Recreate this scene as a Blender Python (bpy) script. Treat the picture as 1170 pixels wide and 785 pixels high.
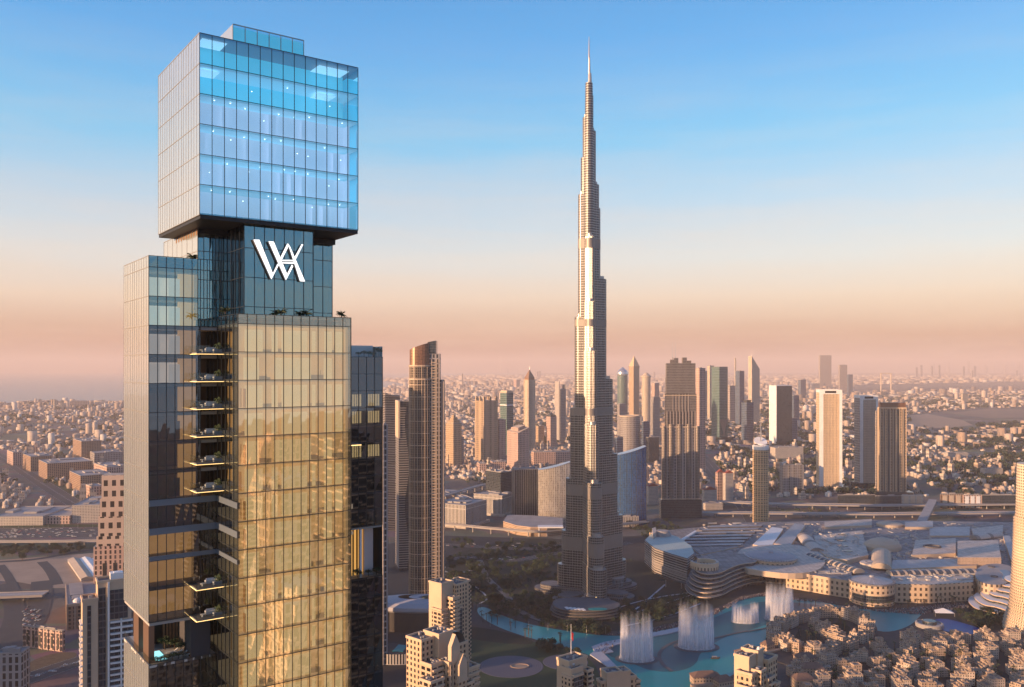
import bpy, math, random
from math import radians as R, sin, cos, pi, sqrt, atan2, hypot
from mathutils import Vector, Matrix, noise as mnoise
random.seed(7)
for o in list(bpy.data.objects): bpy.data.objects.remove(o)
SC = bpy.context.scene
COL = SC.collection
# ------------------------------------------------------------------ camera
F, H, CX, HY = 990.0, 337.0, 585.0, 420.0       # focal length (px of a 1170 px wide frame), eye height (m), principal column, horizon row
cam = bpy.data.cameras.new("camera"); camo = bpy.data.objects.new("camera", cam); COL.objects.link(camo)
camo.location = (0, 0, H); camo.rotation_euler = (R(90), 0, 0)
cam.sensor_width = 36; cam.lens = 36*F/1170; cam.shift_y = (HY-392.5)/1170
cam.clip_start = 1; cam.clip_end = 150000
SC.camera = camo
# ------------------------------------------------------------------ world, sun, exposure
SUN_AZ = (-0.88, -0.47); SUN_EL = 8.0
SC.view_settings.view_transform = 'Standard'; SC.view_settings.look = 'None'
SC.view_settings.exposure = 1.0; SC.view_settings.gamma = 1; SC.view_settings.use_curve_mapping = False
w = bpy.data.worlds.new("World"); SC.world = w; w.use_nodes = True
nt = w.node_tree; nt.nodes.clear()
def N(nt, t, **kw):
    n = nt.nodes.new(t)
    for k, v in kw.items():
        if k.startswith('i_'): n.inputs[k[2:]].default_value = v
        else: setattr(n, k, v)
    return n
def L(nt, a, b): nt.links.new(a, b)
def Mth(nt, op, a, b=None, c=None, clamp=False):
    n = nt.nodes.new('ShaderNodeMath'); n.operation = op; n.use_clamp = clamp
    for i, v in enumerate((a, b, c)):
        if v is None: continue
        if isinstance(v, (int, float)): n.inputs[i].default_value = v
        else: nt.links.new(v, n.inputs[i])
    return n.outputs[0]
def Mix(nt, fac, a, b, mode='MIX'):
    n = nt.nodes.new('ShaderNodeMix'); n.data_type = 'RGBA'; n.blend_type = mode
    for i, v in ((0, fac), (6, a), (7, b)):
        if isinstance(v, (int, float)): n.inputs[i].default_value = v
        elif isinstance(v, tuple): n.inputs[i].default_value = (*v[:3], 1)
        else: nt.links.new(v, n.inputs[i])
    return n.outputs[2]
def srgb(r, g, b):
    f = lambda c: (c/255/12.92 if c/255 <= .04045 else ((c/255+.055)/1.055)**2.4)
    return (f(r), f(g), f(b))
def Ramp(nt, fac, stops, interp='LINEAR'):
    n = nt.nodes.new('ShaderNodeValToRGB'); n.color_ramp.interpolation = interp
    e = n.color_ramp.elements
    while len(e) < len(stops): e.new(.5)
    for i, (p, c) in enumerate(stops): e[i].position = p; e[i].color = (*c, 1)
    nt.links.new(fac, n.inputs[0]); return n.outputs[0]
sky = N(nt, 'ShaderNodeTexSky', sky_type='NISHITA', sun_disc=False, sun_elevation=R(SUN_EL), sun_rotation=atan2(SUN_AZ[0], SUN_AZ[1]))
sky.air_density = 1.2; sky.dust_density = 2.5; sky.ozone_density = 2
tc = N(nt, 'ShaderNodeTexCoord'); sp = N(nt, 'ShaderNodeSeparateXYZ'); L(nt, tc.outputs['Generated'], sp.inputs[0])
el = Mth(nt, 'MULTIPLY', Mth(nt, 'ARCSINE', sp.outputs[2]), 180/pi)            # elevation in degrees
az = Mth(nt, 'ADD', Mth(nt, 'MULTIPLY', sp.outputs[0], SUN_AZ[0]), Mth(nt, 'MULTIPLY', sp.outputs[1], SUN_AZ[1]))  # +1 towards the sun
# warm band of the evening sky stands higher on the sun's side
lift = Mth(nt, 'MULTIPLY_ADD', az, 0.3, 0.0)
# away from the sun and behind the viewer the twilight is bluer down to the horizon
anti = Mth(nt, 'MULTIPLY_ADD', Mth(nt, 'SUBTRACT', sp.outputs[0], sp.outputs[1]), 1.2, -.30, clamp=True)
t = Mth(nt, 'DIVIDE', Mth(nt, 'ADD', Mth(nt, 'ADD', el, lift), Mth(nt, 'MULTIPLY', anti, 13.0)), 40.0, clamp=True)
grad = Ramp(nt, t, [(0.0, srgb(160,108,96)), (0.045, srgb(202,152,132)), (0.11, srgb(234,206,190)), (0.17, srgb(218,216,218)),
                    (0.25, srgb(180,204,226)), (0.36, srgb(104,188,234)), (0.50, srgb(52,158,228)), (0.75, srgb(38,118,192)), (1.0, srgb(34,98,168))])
mpp = N(nt, 'ShaderNodeMapping'); mpp.inputs['Scale'].default_value = (1.6,1.6,14); L(nt, tc.outputs['Generated'], mpp.inputs[0])
nz = N(nt, 'ShaderNodeTexNoise', i_Scale=2.2, i_Detail=5.0, i_Roughness=.6); L(nt, mpp.outputs[0], nz.inputs['Vector'])      # faint uneven haze streaks
lowf = Mth(nt, 'MULTIPLY_ADD', el, -.045, 1.0, clamp=True)
grad = Mix(nt, Mth(nt, 'MULTIPLY', lowf, Mth(nt, 'MULTIPLY_ADD', nz.outputs[0], 1.6, -.65, clamp=True)), grad, srgb(240,206,184))
b1 = N(nt, 'ShaderNodeBackground'); L(nt, sky.outputs[0], b1.inputs[0]); b1.inputs[1].default_value = 0.05
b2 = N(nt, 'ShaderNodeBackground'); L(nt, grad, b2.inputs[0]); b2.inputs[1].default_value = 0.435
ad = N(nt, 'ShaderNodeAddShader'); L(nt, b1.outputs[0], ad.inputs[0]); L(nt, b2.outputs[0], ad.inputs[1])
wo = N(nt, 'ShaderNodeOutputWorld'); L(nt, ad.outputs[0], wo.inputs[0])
sl = bpy.data.lights.new("sun", 'SUN'); sl.energy = 5; sl.color = (1.0, .60, .33); sl.angle = R(.5)
so = bpy.data.objects.new("sun", sl); COL.objects.link(so)
d = Vector((SUN_AZ[0]*cos(R(SUN_EL)), SUN_AZ[1]*cos(R(SUN_EL)), sin(R(SUN_EL))))
so.rotation_euler = d.to_track_quat('Z', 'Y').to_euler(); so.location = (-300, -200, 900)
cy = SC.cycles
cy.use_denoising = True; cy.max_bounces = 8; cy.diffuse_bounces = 2; cy.glossy_bounces = 3; cy.transmission_bounces = 4
cy.transparent_max_bounces = 16; cy.volume_bounces = 3; cy.caustics_reflective = False; cy.caustics_refractive = False
cy.sample_clamp_indirect = 4

# ------------------------------------------------------------------ pixel -> place helpers (feet on the ground)
def G(px, py, z=0.0):
    Y = F*(H-z)/(py-HY); return Vector(((px-CX)*Y/F, Y, z))
def ZA(py, Y): return H-(py-HY)*Y/F
def XA(px, Y): return (px-CX)*Y/F

# ------------------------------------------------------------------ objects
def tag(o, label=None, cat=None, group=None, kind=None):
    if label: o['label'] = label
    if cat: o['category'] = cat
    if group: o['group'] = group
    if kind: o['kind'] = kind
    return o
def thing(name, label, cat, loc=(0,0,0), rot=0, group=None):
    o = bpy.data.objects.new(name, None); COL.objects.link(o); o.location = loc; o.rotation_euler = (0,0,rot)
    o.empty_display_size = 1
    return tag(o, label, cat, group)
def tree_of(o):
    return [c for c in ALLKIDS.get(o.name, [])]
ALLKIDS = {}
def link(o, parent=None):
    COL.objects.link(o)
    if parent is not None:
        o.parent = parent; ALLKIDS.setdefault(parent.name, []).append(o)
    return o
def dup(o, loc=None, rot=None, sc=None, label=None, parent=None):
    c = o.copy(); link(c, parent)
    for k in ALLKIDS.get(o.name, []): dup(k, parent=c)
    if loc is not None: c.location = loc
    if rot is not None: c.rotation_euler = (0, 0, rot)
    if sc is not None: c.scale = sc if isinstance(sc, (tuple, list)) else (sc, sc, sc)
    if label: c['label'] = label
    return c
class MB:
    def __init__(s): s.v=[]; s.f=[]; s.m=[]; s.uv=[]; s.xf=None
    def av(s, pts):
        i = len(s.v)
        s.v += [tuple(s.xf @ Vector(p)) if s.xf else tuple(p) for p in pts]; return i
    def face(s, idx, m=0, uv=None):
        idx = list(idx)
        s.f.append(tuple(idx)); s.m.append(m); s.uv.append(uv or [(0,0)]*len(idx))
    def quad(s, a, b, c, d, m=0, uv=None):
        i = s.av((a,b,c,d)); s.face((i,i+1,i+2,i+3), m, uv or [(0,0),(1,0),(1,1),(0,1)])
    def prism(s, poly, z0, z1, mw=0, mt=1, bottom=False, u0=0, top=True, closed=True):
        n = len(poly); z1f = z1 if callable(z1) else (lambda x, y: z1); z0f = z0 if callable(z0) else (lambda x, y: z0)
        b = s.av([(x, y, z0f(x,y)) for x, y in poly]); t = s.av([(x, y, z1f(x,y)) for x, y in poly]); u = u0
        for i in range(n if closed else n-1):
            j = (i+1) % n; l = hypot(poly[j][0]-poly[i][0], poly[j][1]-poly[i][1])
            s.face((b+i, b+j, t+j, t+i), mw, [(u, z0f(*poly[i])), (u+l, z0f(*poly[j])), (u+l, z1f(*poly[j])), (u, z1f(*poly[i]))]); u += l
        if top: s.face(range(t, t+n), mt, [(x, y) for x, y in poly])
        if bottom: s.face(reversed(range(b, b+n)), mt, [(x, y) for x, y in reversed(poly)])
        return s
    def box(s, x0, x1, y0, y1, z0, z1, mw=0, mt=None, bottom=True):
        return s.prism([(x0,y0),(x1,y0),(x1,y1),(x0,y1)], z0, z1, mw, mw if mt is None else mt, bottom)
    def cone(s, c, r0, r1, z0, z1, n=12, mw=0, mt=None, top=True):
        pts0 = [(c[0]+r0*cos(2*pi*k/n), c[1]+r0*sin(2*pi*k/n), z0) for k in range(n)]
        pts1 = [(c[0]+r1*cos(2*pi*k/n), c[1]+r1*sin(2*pi*k/n), z1) for k in range(n)]
        a = s.av(pts0); b = s.av(pts1)
        for k in range(n):
            j = (k+1) % n; w = 2*pi*max(r0,r1)/n
            s.face((a+k, a+j, b+j, b+k), mw, [(k*w,z0),(k*w+w,z0),(k*w+w,z1),(k*w,z1)])
        if top: s.face(range(b, b+n), mw if mt is None else mt, [(p[0],p[1]) for p in pts1])
        return s
    def lathe(s, c, prof, n=24, m=0, sx=1, sy=1):
        for (r0,z0),(r1,z1) in zip(prof[:-1], prof[1:]):
            a = s.av([(c[0]+sx*r0*cos(2*pi*k/n), c[1]+sy*r0*sin(2*pi*k/n), z0) for k in range(n)])
            b = s.av([(c[0]+sx*r1*cos(2*pi*k/n), c[1]+sy*r1*sin(2*pi*k/n), z1) for k in range(n)])
            for k in range(n):
                j = (k+1) % n; w = 2*pi*max(r0,r1)/n
                s.face((a+k, a+j, b+j, b+k), m, [(k*w,z0),(k*w+w,z0),(k*w+w,z1),(k*w,z1)])
        return s
    def tube(s, a, b, r, n=6, m=0, r2=None):
        a = Vector(a); b = Vector(b); d = (b-a).normalized(); r2 = r if r2 is None else r2
        q = d.to_track_quat('Z', 'Y')
        i = s.av([a+q@Vector((r*cos(2*pi*k/n), r*sin(2*pi*k/n), 0)) for k in range(n)])
        j = s.av([b+q@Vector((r2*cos(2*pi*k/n), r2*sin(2*pi*k/n), 0)) for k in range(n)])
        for k in range(n):
            k2 = (k+1) % n; s.face((i+k, i+k2, j+k2, j+k), m)
        s.face(range(j, j+n), m); s.face(reversed(range(i, i+n)), m)
        return s
    def build(s, name, mats, parent=None, loc=(0,0,0), rot=0, smooth=False):
        me = bpy.data.meshes.new(name); me.from_pydata(s.v, [], s.f)
        uvl = me.uv_layers.new(name="UVMap"); flat = []
        for u in s.uv:
            for p in u: flat += (p[0], p[1])
        uvl.data.foreach_set('uv', flat)
        for m in (mats if isinstance(mats, (list, tuple)) else [mats]): me.materials.append(m)
        me.polygons.foreach_set('material_index', s.m)
        if smooth: me.polygons.foreach_set('use_smooth', [True]*len(s.f))
        me.update()
        o = bpy.data.objects.new(name, me); o.location = loc; o.rotation_euler = (0,0,rot)
        return link(o, parent)
def circ(cx, cy, r, n=32, ry=None, a0=0, a1=2*pi):
    ry = ry or r; full = abs(a1-a0) > 6.28
    return [(cx+r*cos(a0+(a1-a0)*k/(n if full else n-1)), cy+ry*sin(a0+(a1-a0)*k/(n if full else n-1))) for k in range(n)]

# ------------------------------------------------------------------ materials
def mat(name, col, rough=.75, metal=0, nvar=.15, nsc=.05, emis=None, es=0, coat=0, spec=.5, alpha=None):
    m = bpy.data.materials.new(name); m.use_nodes = True; nt = m.node_tree; p = nt.nodes['Principled BSDF']
    p.inputs['Roughness'].default_value = rough; p.inputs['Metallic'].default_value = metal
    p.inputs['Specular IOR Level'].default_value = spec; p.inputs['Coat Weight'].default_value = coat
    if nvar:
        tx = N(nt, 'ShaderNodeTexCoord'); no = N(nt, 'ShaderNodeTexNoise', i_Scale=nsc, i_Detail=6.0); L(nt, tx.outputs['Object'], no.inputs['Vector'])
        f = Mth(nt, 'MULTIPLY_ADD', no.outputs[0], nvar*2.5, 1-nvar*1.25)
        vm = N(nt, 'ShaderNodeVectorMath', operation='SCALE'); vm.inputs[0].default_value = col; L(nt, f, vm.inputs['Scale'])
        L(nt, vm.outputs[0], p.inputs['Base Color'])
    else: p.inputs['Base Color'].default_value = (*col, 1)
    if emis: p.inputs['Emission Color'].default_value = (*emis, 1); p.inputs['Emission Strength'].default_value = es
    return m
def facade(name, wall, glass, bay=3.0, flr=3.6, wx=.6, wz=.6, gr=.12, wr=.6, lit=0.0, metal=0, gvar=.6, big=None, wvar=.15, gm=0.0, litcol=(1,.62,.25), lits=1.2):
    """wall with a grid of window openings, laid out in metres along the wall (UV)"""
    m = bpy.data.materials.new(name); m.use_nodes = True; nt = m.node_tree; p = nt.nodes['Principled BSDF']
    uv = N(nt, 'ShaderNodeUVMap'); sp = N(nt, 'ShaderNodeSeparateXYZ'); L(nt, uv.outputs[0], sp.inputs[0])
    a = Mth(nt, 'DIVIDE', sp.outputs[0], bay); b = Mth(nt, 'DIVIDE', sp.outputs[1], flr)
    def inside(x, w):
        f = Mth(nt, 'FRACT', x); dd = Mth(nt, 'ABSOLUTE', Mth(nt, 'SUBTRACT', f, .5)); return Mth(nt, 'LESS_THAN', dd, w/2)
    mask = Mth(nt, 'MULTIPLY', inside(a, wx), inside(b, wz))
    if big:   # wide plain pier every few bays
        mask = Mth(nt, 'MULTIPLY', mask, inside(Mth(nt, 'DIVIDE', sp.outputs[0], bay*big[0]), big[1]))
    cv = N(nt, 'ShaderNodeCombineXYZ'); L(nt, Mth(nt, 'FLOOR', a), cv.inputs[0]); L(nt, Mth(nt, 'FLOOR', b), cv.inputs[1])
    wn = N(nt, 'ShaderNodeTexWhiteNoise', noise_dimensions='2D'); L(nt, cv.outputs[0], wn.inputs['Vector'])
    gf = Mth(nt, 'MULTIPLY_ADD', wn.outputs['Value'], gvar*2, 1-gvar)
    g = N(nt, 'ShaderNodeVectorMath', operation='SCALE'); g.inputs[0].default_value = glass; L(nt, gf, g.inputs['Scale'])
    tx = N(nt, 'ShaderNodeTexCoord'); no = N(nt, 'ShaderNodeTexNoise', i_Scale=.06, i_Detail=5.0); L(nt, tx.outputs['Object'], no.inputs['Vector'])
    wf = Mth(nt, 'MULTIPLY_ADD', no.outputs[0], wvar*2.5, 1-wvar*1.25)
    wl = N(nt, 'ShaderNodeVectorMath', operation='SCALE'); wl.inputs[0].default_value = wall; L(nt, wf, wl.inputs['Scale'])
    L(nt, Mix(nt, mask, wl.outputs[0], g.outputs[0]), p.inputs['Base Color'])
    L(nt, Mth(nt, 'MULTIPLY_ADD', mask, gr-wr, wr), p.inputs['Roughness'])
    L(nt, Mth(nt, 'MULTIPLY_ADD', mask, gm-metal, metal), p.inputs['Metallic'])
    if lit:
        on = Mth(nt, 'MULTIPLY', mask, Mth(nt, 'GREATER_THAN', wn.outputs['Value'], 1-lit))
        p.inputs['Emission Color'].default_value = (*litcol, 1); L(nt, Mth(nt, 'MULTIPLY', on, lits), p.inputs['Emission Strength'])
    return m
def glass(name, tint, gl, rough=.02, ior=1.5, base=.0, fmin=.0):
    """curtain-wall glass: see-through tinted + coated reflection"""
    m = bpy.data.materials.new(name); m.use_nodes = True; nt = m.node_tree; nt.nodes.clear()
    tr = N(nt, 'ShaderNodeBsdfTransparent'); tr.inputs[0].default_value = (*tint, 1)
    go = N(nt, 'ShaderNodeBsdfGlossy'); go.inputs['Color'].default_value = (*gl, 1); go.inputs['Roughness'].default_value = rough
    fr = N(nt, 'ShaderNodeFresnel'); fr.inputs[0].default_value = ior
    f = Mth(nt, 'MULTIPLY_ADD', fr.outputs[0], 1-fmin, fmin, clamp=True)
    mx = N(nt, 'ShaderNodeMixShader'); L(nt, f, mx.inputs[0]); L(nt, tr.outputs[0], mx.inputs[1]); L(nt, go.outputs[0], mx.inputs[2])
    out = N(nt, 'ShaderNodeOutputMaterial'); L(nt, mx.outputs[0], out.inputs[0]); return m
M = {}
M['white'] = mat('white_paint', (.75,.74,.72), .5); M['concrete'] = mat('concrete', (.42,.38,.35), .85)
M['roof'] = mat('roof_grey', (.33,.31,.30), .9, nvar=.3); M['roof_dark'] = mat('roof_dark', (.10,.10,.11), .8, nvar=.3)
M['dark_metal'] = mat('dark_metal', (.02,.02,.022), .4, .5); M['steel'] = mat('brushed_steel', (.62,.60,.58), .3, .8)
M['black'] = mat('soffit_black', (.012,.012,.013), .5)
M['leaf'] = mat('leaf', (.032,.056,.022), .7, nvar=.5, nsc=.6); M['leaf_dark'] = mat('leaf_dark', (.020,.038,.018), .7, nvar=.5, nsc=.4)
M['leaf_warm'] = mat('leaf_warm', (.10,.085,.03), .7, nvar=.4, nsc=.4)
M['bark'] = mat('bark', (.09,.06,.04), .9); M['grass'] = mat('lawn', (.018,.042,.014), .9, nvar=.35, nsc=.02)
M['beige'] = mat('beige_stone', (.50,.40,.30), .8); M['asphalt'] = mat('asphalt', (.055,.054,.056), .85, nvar=.2)
M['marking'] = mat('road_paint', (.7,.7,.68), .6); M['plain_conc'] = mat('pale_concrete', (.34,.31,.29), .8)
# ================================================================== the near glass tower
D2 = Vector((.81, .587, 0)).normalized(); D1 = Vector((-.587, .81, 0)).normalized(); TROT = atan2(D2.y, D2.x)
B0 = Vector((XA(228, 127), 127, 0))
def a_at(px, b):      # distance along the right-hand faces at which a wall standing b back crosses a column
    k = (px-CX)/F; P = B0+D1*b; return (k*P.y-P.x)/(D2.x-k*D2.y)
def b_at(px, a):
    k = (px-CX)/F; P = B0+D2*a; return (k*P.y-P.x)/(D1.x-k*D1.y)
T = thing('glass_skyscraper', 'tall stacked glass skyscraper with a blue cube top and gold lower block, nearest of all', 'skyscraper', B0, TROT)
M['g_blue'] = glass('glass_sky_blue', (.62,.90,.98), (.52,.90,1.0), fmin=.42)
M['g_teal'] = glass('glass_teal', (.42,.56,.58), (.54,.78,.78), fmin=.40)
M['g_dark'] = glass('glass_dark', (.26,.30,.34), (.62,.68,.75), fmin=.20)
M['g_gold'] = glass('glass_gold', (.92,.82,.62), (1.0,.90,.72), fmin=.36)
M['g_rail'] = glass('glass_railing', (.75,.80,.80), (.8,.85,.85), fmin=.03)
def cream_mat():
    m = mat('fritted_cream_glass', (.40,.43,.43), .14, .25, nvar=.06, nsc=.08, coat=1.0); return m
M['cream'] = cream_mat()
M['mull'] = mat('mullion', (.05,.06,.07), .4, .6, nvar=0); M['mull_l'] = mat('mullion_pale', (.34,.33,.31), .4, .5, nvar=0)
M['mull_g'] = mat('mullion_bronze', (.16,.12,.08), .4, .6, nvar=0)
M['curtain_b'] = mat('curtain_pale', (.76,.73,.80), .9, nvar=.14, nsc=.25, emis=(.66,.62,.78), es=.34)  # faint lavender glow put into the curtains in place of room light
M['curtain_w'] = mat('curtain_warm', (.70,.62,.46), .9, nvar=.15, nsc=.4, emis=(1,.76,.42), es=.34)  # warm room light put into these curtains as a glow
M['room_w'] = mat('room_wall_warm', (.62,.52,.38), .9, nvar=.2, nsc=.3, emis=(1,.66,.34), es=.16)  # wall glows by itself, standing in for lit rooms
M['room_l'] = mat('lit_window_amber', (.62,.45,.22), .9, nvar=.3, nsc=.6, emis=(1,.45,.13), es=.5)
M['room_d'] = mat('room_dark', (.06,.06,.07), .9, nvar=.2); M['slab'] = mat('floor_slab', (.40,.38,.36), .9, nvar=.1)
M['spandrel_b'] = mat('spandrel_blue', (.07,.10,.14), .3, .3, nvar=.1); M['wood'] = mat('timber_cladding', (.20,.11,.06), .6, nvar=.3, nsc=1.5)
M['lamp'] = mat('lamp_white', (1,1,1), .5, nvar=0, emis=(1,.93,.85), es=4)
M['led'] = mat('led_strip', (1,.8,.4), .5, nvar=0, emis=(1,.60,.20), es=1.3)

def rows_from(ztop, z0, h=4.45, first=None):
    z = [ztop]; 
    if first: z.append(ztop-first)
    while z[-1]-h > z0: z.append(z[-1]-h)
    z.append(z0); return z
def curtain_wall(name, axis, fixed, c0, c1, rows, ncol, gm, mm, mw=.09, parent=T, wob=.009, band=None, bm=None, cols=None):
    """a face of the tower: axis 'a' runs along D2 (faces the camera's right), 'b' runs along D1 (faces left)"""
    cols = cols or [c0+(c1-c0)*k/ncol for k in range(ncol+1)]
    g = MB(); q = MB(); rnd = random.Random(hash(name) & 7)
    def pt(c, off, z): return (c, fixed-off, z) if axis == 'a' else (fixed-off, c, z)
    for z1, z0 in zip(rows[:-1], rows[1:]):
        for x0, x1 in zip(cols[:-1], cols[1:]):
            e = [rnd.uniform(-wob, wob) for _ in range(4)]
            if axis == 'a': g.quad(pt(x0,e[0],z0), pt(x1,e[1],z0), pt(x1,e[2],z1), pt(x0,e[3],z1))
            else: g.quad(pt(x1,e[0],z0), pt(x0,e[1],z0), pt(x0,e[2],z1), pt(x1,e[3],z1))
    def bar(x0, x1, z0, z1, d=.07):
        if axis == 'a': q.box(x0, x1, fixed-d, fixed+.05, z0, z1)
        else: q.box(fixed-d, fixed+.05, x0, x1, z0, z1)
    for x in cols: bar(x-mw/2, x+mw/2, rows[-1], rows[0], .075)
    for z in rows: bar(c0, c1, z-mw*.55, z+mw*.55, .06)
    o = g.build(name, gm, parent); q.build('mullion_grid', mm, o)
    return o
def opaque_wall(name, axis, fixed, c0, c1, rows, ncol, m, mm, seams=None, mw=.035):
    g = MB(); q = MB()
    P0 = (lambda c, z: (c, fixed, z)) if axis == 'a' else (lambda c, z: (fixed, c, z))
    rnd = random.Random(5)
    cols = [c0]+sorted(c0+(c1-c0)*(k+rnd.uniform(-.12,.12))/ncol for k in range(1, ncol))+[c1]
    for z1, z0 in zip(rows[:-1], rows[1:]):
        for x0, x1 in zip(cols[:-1], cols[1:]):
            e = [rnd.uniform(-.006,.006) for _ in range(4)]
            if axis == 'b':
                A = [(fixed+e[0], x1, z0), (fixed+e[1], x0, z0), (fixed+e[2], x0, z1), (fixed+e[3], x1, z1)]
            else: A = [(x0, fixed+e[0], z0), (x1, fixed+e[1], z0), (x1, fixed+e[2], z1), (x0, fixed+e[3], z1)]
            g.quad(*A)
    for x in cols:
        if axis == 'b': q.box(fixed-.03, fixed+.06, x-mw/2, x+mw/2, rows[-1], rows[0])
        else: q.box(x-mw/2, x+mw/2, fixed-.03, fixed+.06, rows[-1], rows[0])
    for z in rows:
        if axis == 'b': q.box(fixed-.04, fixed+.06, c0, c1, z-.06, z+.06)
        else: q.box(c0, c1, fixed-.04, fixed+.06, z-.06, z+.06)
    o = g.build(name, m, parent=T); q.build('seam_grid', mm, o); return o

zt, zb = 386.1, 359.45
wA, wB = 25.4, 23.6
rows = [zt-(zt-zb)*k/6 for k in range(7)]
# --- blue cube
curtain_wall('blue_curtain_wall', 'a', 0, 0, wA, rows, 14, M['g_blue'], M['mull'], .07)
opaque_wall('cream_side_wall', 'b', 0, 0, wB, rows, 17, M['cream'], M['mull_l'])
s = MB(); s.box(.1, wA, .06, wB, zb-.55, zb+.25); s.build('cube_soffit', M['black'], T)
s = MB(); s.quad((wA,0,zb),(wA,wB,zb),(wA,wB,zt),(wA,0,zt)); s.quad((wA,wB,zb),(0,wB,zb),(0,wB,zt),(wA,wB,zt)); s.build('rear_wall', M['g_blue'], T)
s = MB(); s.box(.1, wA-.1, 5.2, wB-.1, zt-.3, zt-.02); s.box(.1, wA-.1, .1, 5.2, zt-.3, zt-.02, 0); s.build('cube_roof', M['roof'], T)
s = MB()
for z in rows[1:-1]: s.box(.15, wA-.15, .25, wB-.2, z-.28, z-.02)
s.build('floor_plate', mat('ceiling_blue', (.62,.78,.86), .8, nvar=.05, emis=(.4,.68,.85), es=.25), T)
M['blue_wall'] = mat('inner_wall_blue', (.20,.60,.74), .8, nvar=.1, nsc=.2, emis=(.08,.50,.66), es=.42)  # self-glowing wall, standing in for light inside the cube
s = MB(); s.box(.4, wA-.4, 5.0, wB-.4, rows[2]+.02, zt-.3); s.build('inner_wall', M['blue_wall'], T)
for r in range(2, 6):
    s = MB(); rnd = random.Random(r); s.box(.4, wA-1.2, 2.6, 2.8, rows[r+1]+.1, rows[r]-.55)
    for k in range(14):
        if rnd.random() < .35: x = .3+k*1.8; s.box(x, x+rnd.uniform(.5,1.6), 1.9, 1.96, rows[r+1]+.1, rows[r]-.7)
    s.box(wA-1.3, wA-1.1, .9, 3, rows[r+1]+.1, rows[r]-.6)
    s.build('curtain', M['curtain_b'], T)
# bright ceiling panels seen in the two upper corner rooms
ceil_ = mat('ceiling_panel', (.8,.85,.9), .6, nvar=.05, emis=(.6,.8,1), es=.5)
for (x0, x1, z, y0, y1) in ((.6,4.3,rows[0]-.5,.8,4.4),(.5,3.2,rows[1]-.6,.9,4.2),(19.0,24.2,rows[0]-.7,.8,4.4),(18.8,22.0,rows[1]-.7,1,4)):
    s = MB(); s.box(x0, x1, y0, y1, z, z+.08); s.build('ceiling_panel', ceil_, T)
s = MB(); rnd = random.Random(3)
for k in range(22):
    x = 20.5+rnd.uniform(0,4.3); s.tube((x, 2.2, rows[1]+rnd.uniform(-.6,-.1)), (x, 2.2, rows[1]-rnd.uniform(1.0,2.6)), .02, 4)
s.build('chandelier_cord', M['white'], T)
lampm = MB(); lampm.lathe((0,0), [(0,-.07),(.07,-.05),(.09,0),(.0,.02)], 8)
L0 = None; rnd = random.Random(11)
for r in range(1, 6):
    for k in range(3 if r == 1 else 9):
        x = .9+(k+.5)*(wA-2)/9+rnd.uniform(-.6,.6); y = rnd.choice((.7,1.3,2.1)); z = rows[r]-.45-rnd.choice((0,.0,.9,1.6))
        if r == 1: x = (8.5, 14.2, 21.4)[k]
        if L0 is None: L0 = lampm.build('ceiling_lamp', M['lamp'], T, (x,y,z))
        else: dup(L0, (x,y,z), parent=T)
# --- roof blob
a1, a2 = a_at(266, 5), a_at(347, 5)
zr = H+(HY-27.5)*(B0+D2*a1+D1*5).y/F
s = MB(); n = 6
g = MB()
g.quad((a1,5,zt-.02),(a2,5,zt-.02),(a2,5,zr),(a1,5,zr)); g.quad((a2,5,zt),(a2,13,zt),(a2,13,zr),(a2,5,zr)); g.quad((a2,13,zt),(a1,13,zt),(a1,13,zr),(a2,13,zr))
o = g.build('rooftop_screen', M['g_blue'], T)
s = MB()
for k in range(7): x = a1+(a2-a1)*k/6; s.box(x-.05, x+.05, 4.93, 5.05, zt, zr)
s.box(a1, a2, 4.92, 5.05, zr-.08, zr+.06); s.build('screen_frame', M['mull_l'], o)
s = MB(); s.quad((a1,13,zt),(a1,5,zt),(a1,5,zr),(a1,13,zr)); s.build('rooftop_side', M['cream'], T)
s = MB(); s.box(a1+.2, a2-.2, 5.3, 12.8, zt, zr-.3); s.build('plant_room', M['blue_wall'], T)
# --- neck under the cube
zA = 354.07; zG = 345.06; aA = a_at(170, 9.6); bP = 9.6
aG = a_at(272, -.6); aJ = a_at(229, bP); aGr = a_at(401, -.6); zmid = 285
aN = a_at(226, bP); aP0 = a_at(279, 1.5); aP1 = a_at(357.7, 1.5); aN1 = 25.2
bk = 30.0
nr = [zb-.4, zb-4.1, zb-8.6, zb-13.1, zG-.5]
curtain_wall('neck_curtain_wall', 'a', bP, aN, aP0, nr, 5, M['g_teal'], M['mull'])
s = MB(); s.box(aN+.3, aN1-.3, bP+1.2, bk-.5, zG, zb-.5); s.build('neck_core', mat('core_wall', (.12,.18,.22), .8), T)
curtain_wall('neck_curtain_wall', 'a', bP, aP1-.01, aN1, [z for z in nr], 4, M['g_teal'], M['mull'])
opaque_wall('neck_side_wall', 'b', aN, bP, bk, nr, 7, M['cream'], M['mull_l'])
s = MB(); s.quad((aN1,bP,zG),(aN1,bk,zG),(aN1,bk,zb),(aN1,bP,zb)); s.build('neck_end_wall', M['g_teal'], T)
s = MB(); s.box(aN+.1, aP0, bP-.1, bP+6, zb-1.3, zb-.5); s.box(aP1, aN1, bP-1.3, bP+6, zb-1.4, zb-.5)
s.build('soffit_beam', M['black'], T)
s = MB()
for k in range(9): s.box(aN-.02, aN+.3, bP+.3+k*1.45, bP+1.0+k*1.45, zb-1.5, zb-.55)
s.build('soffit_louvre', M['wood'], T)
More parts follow.
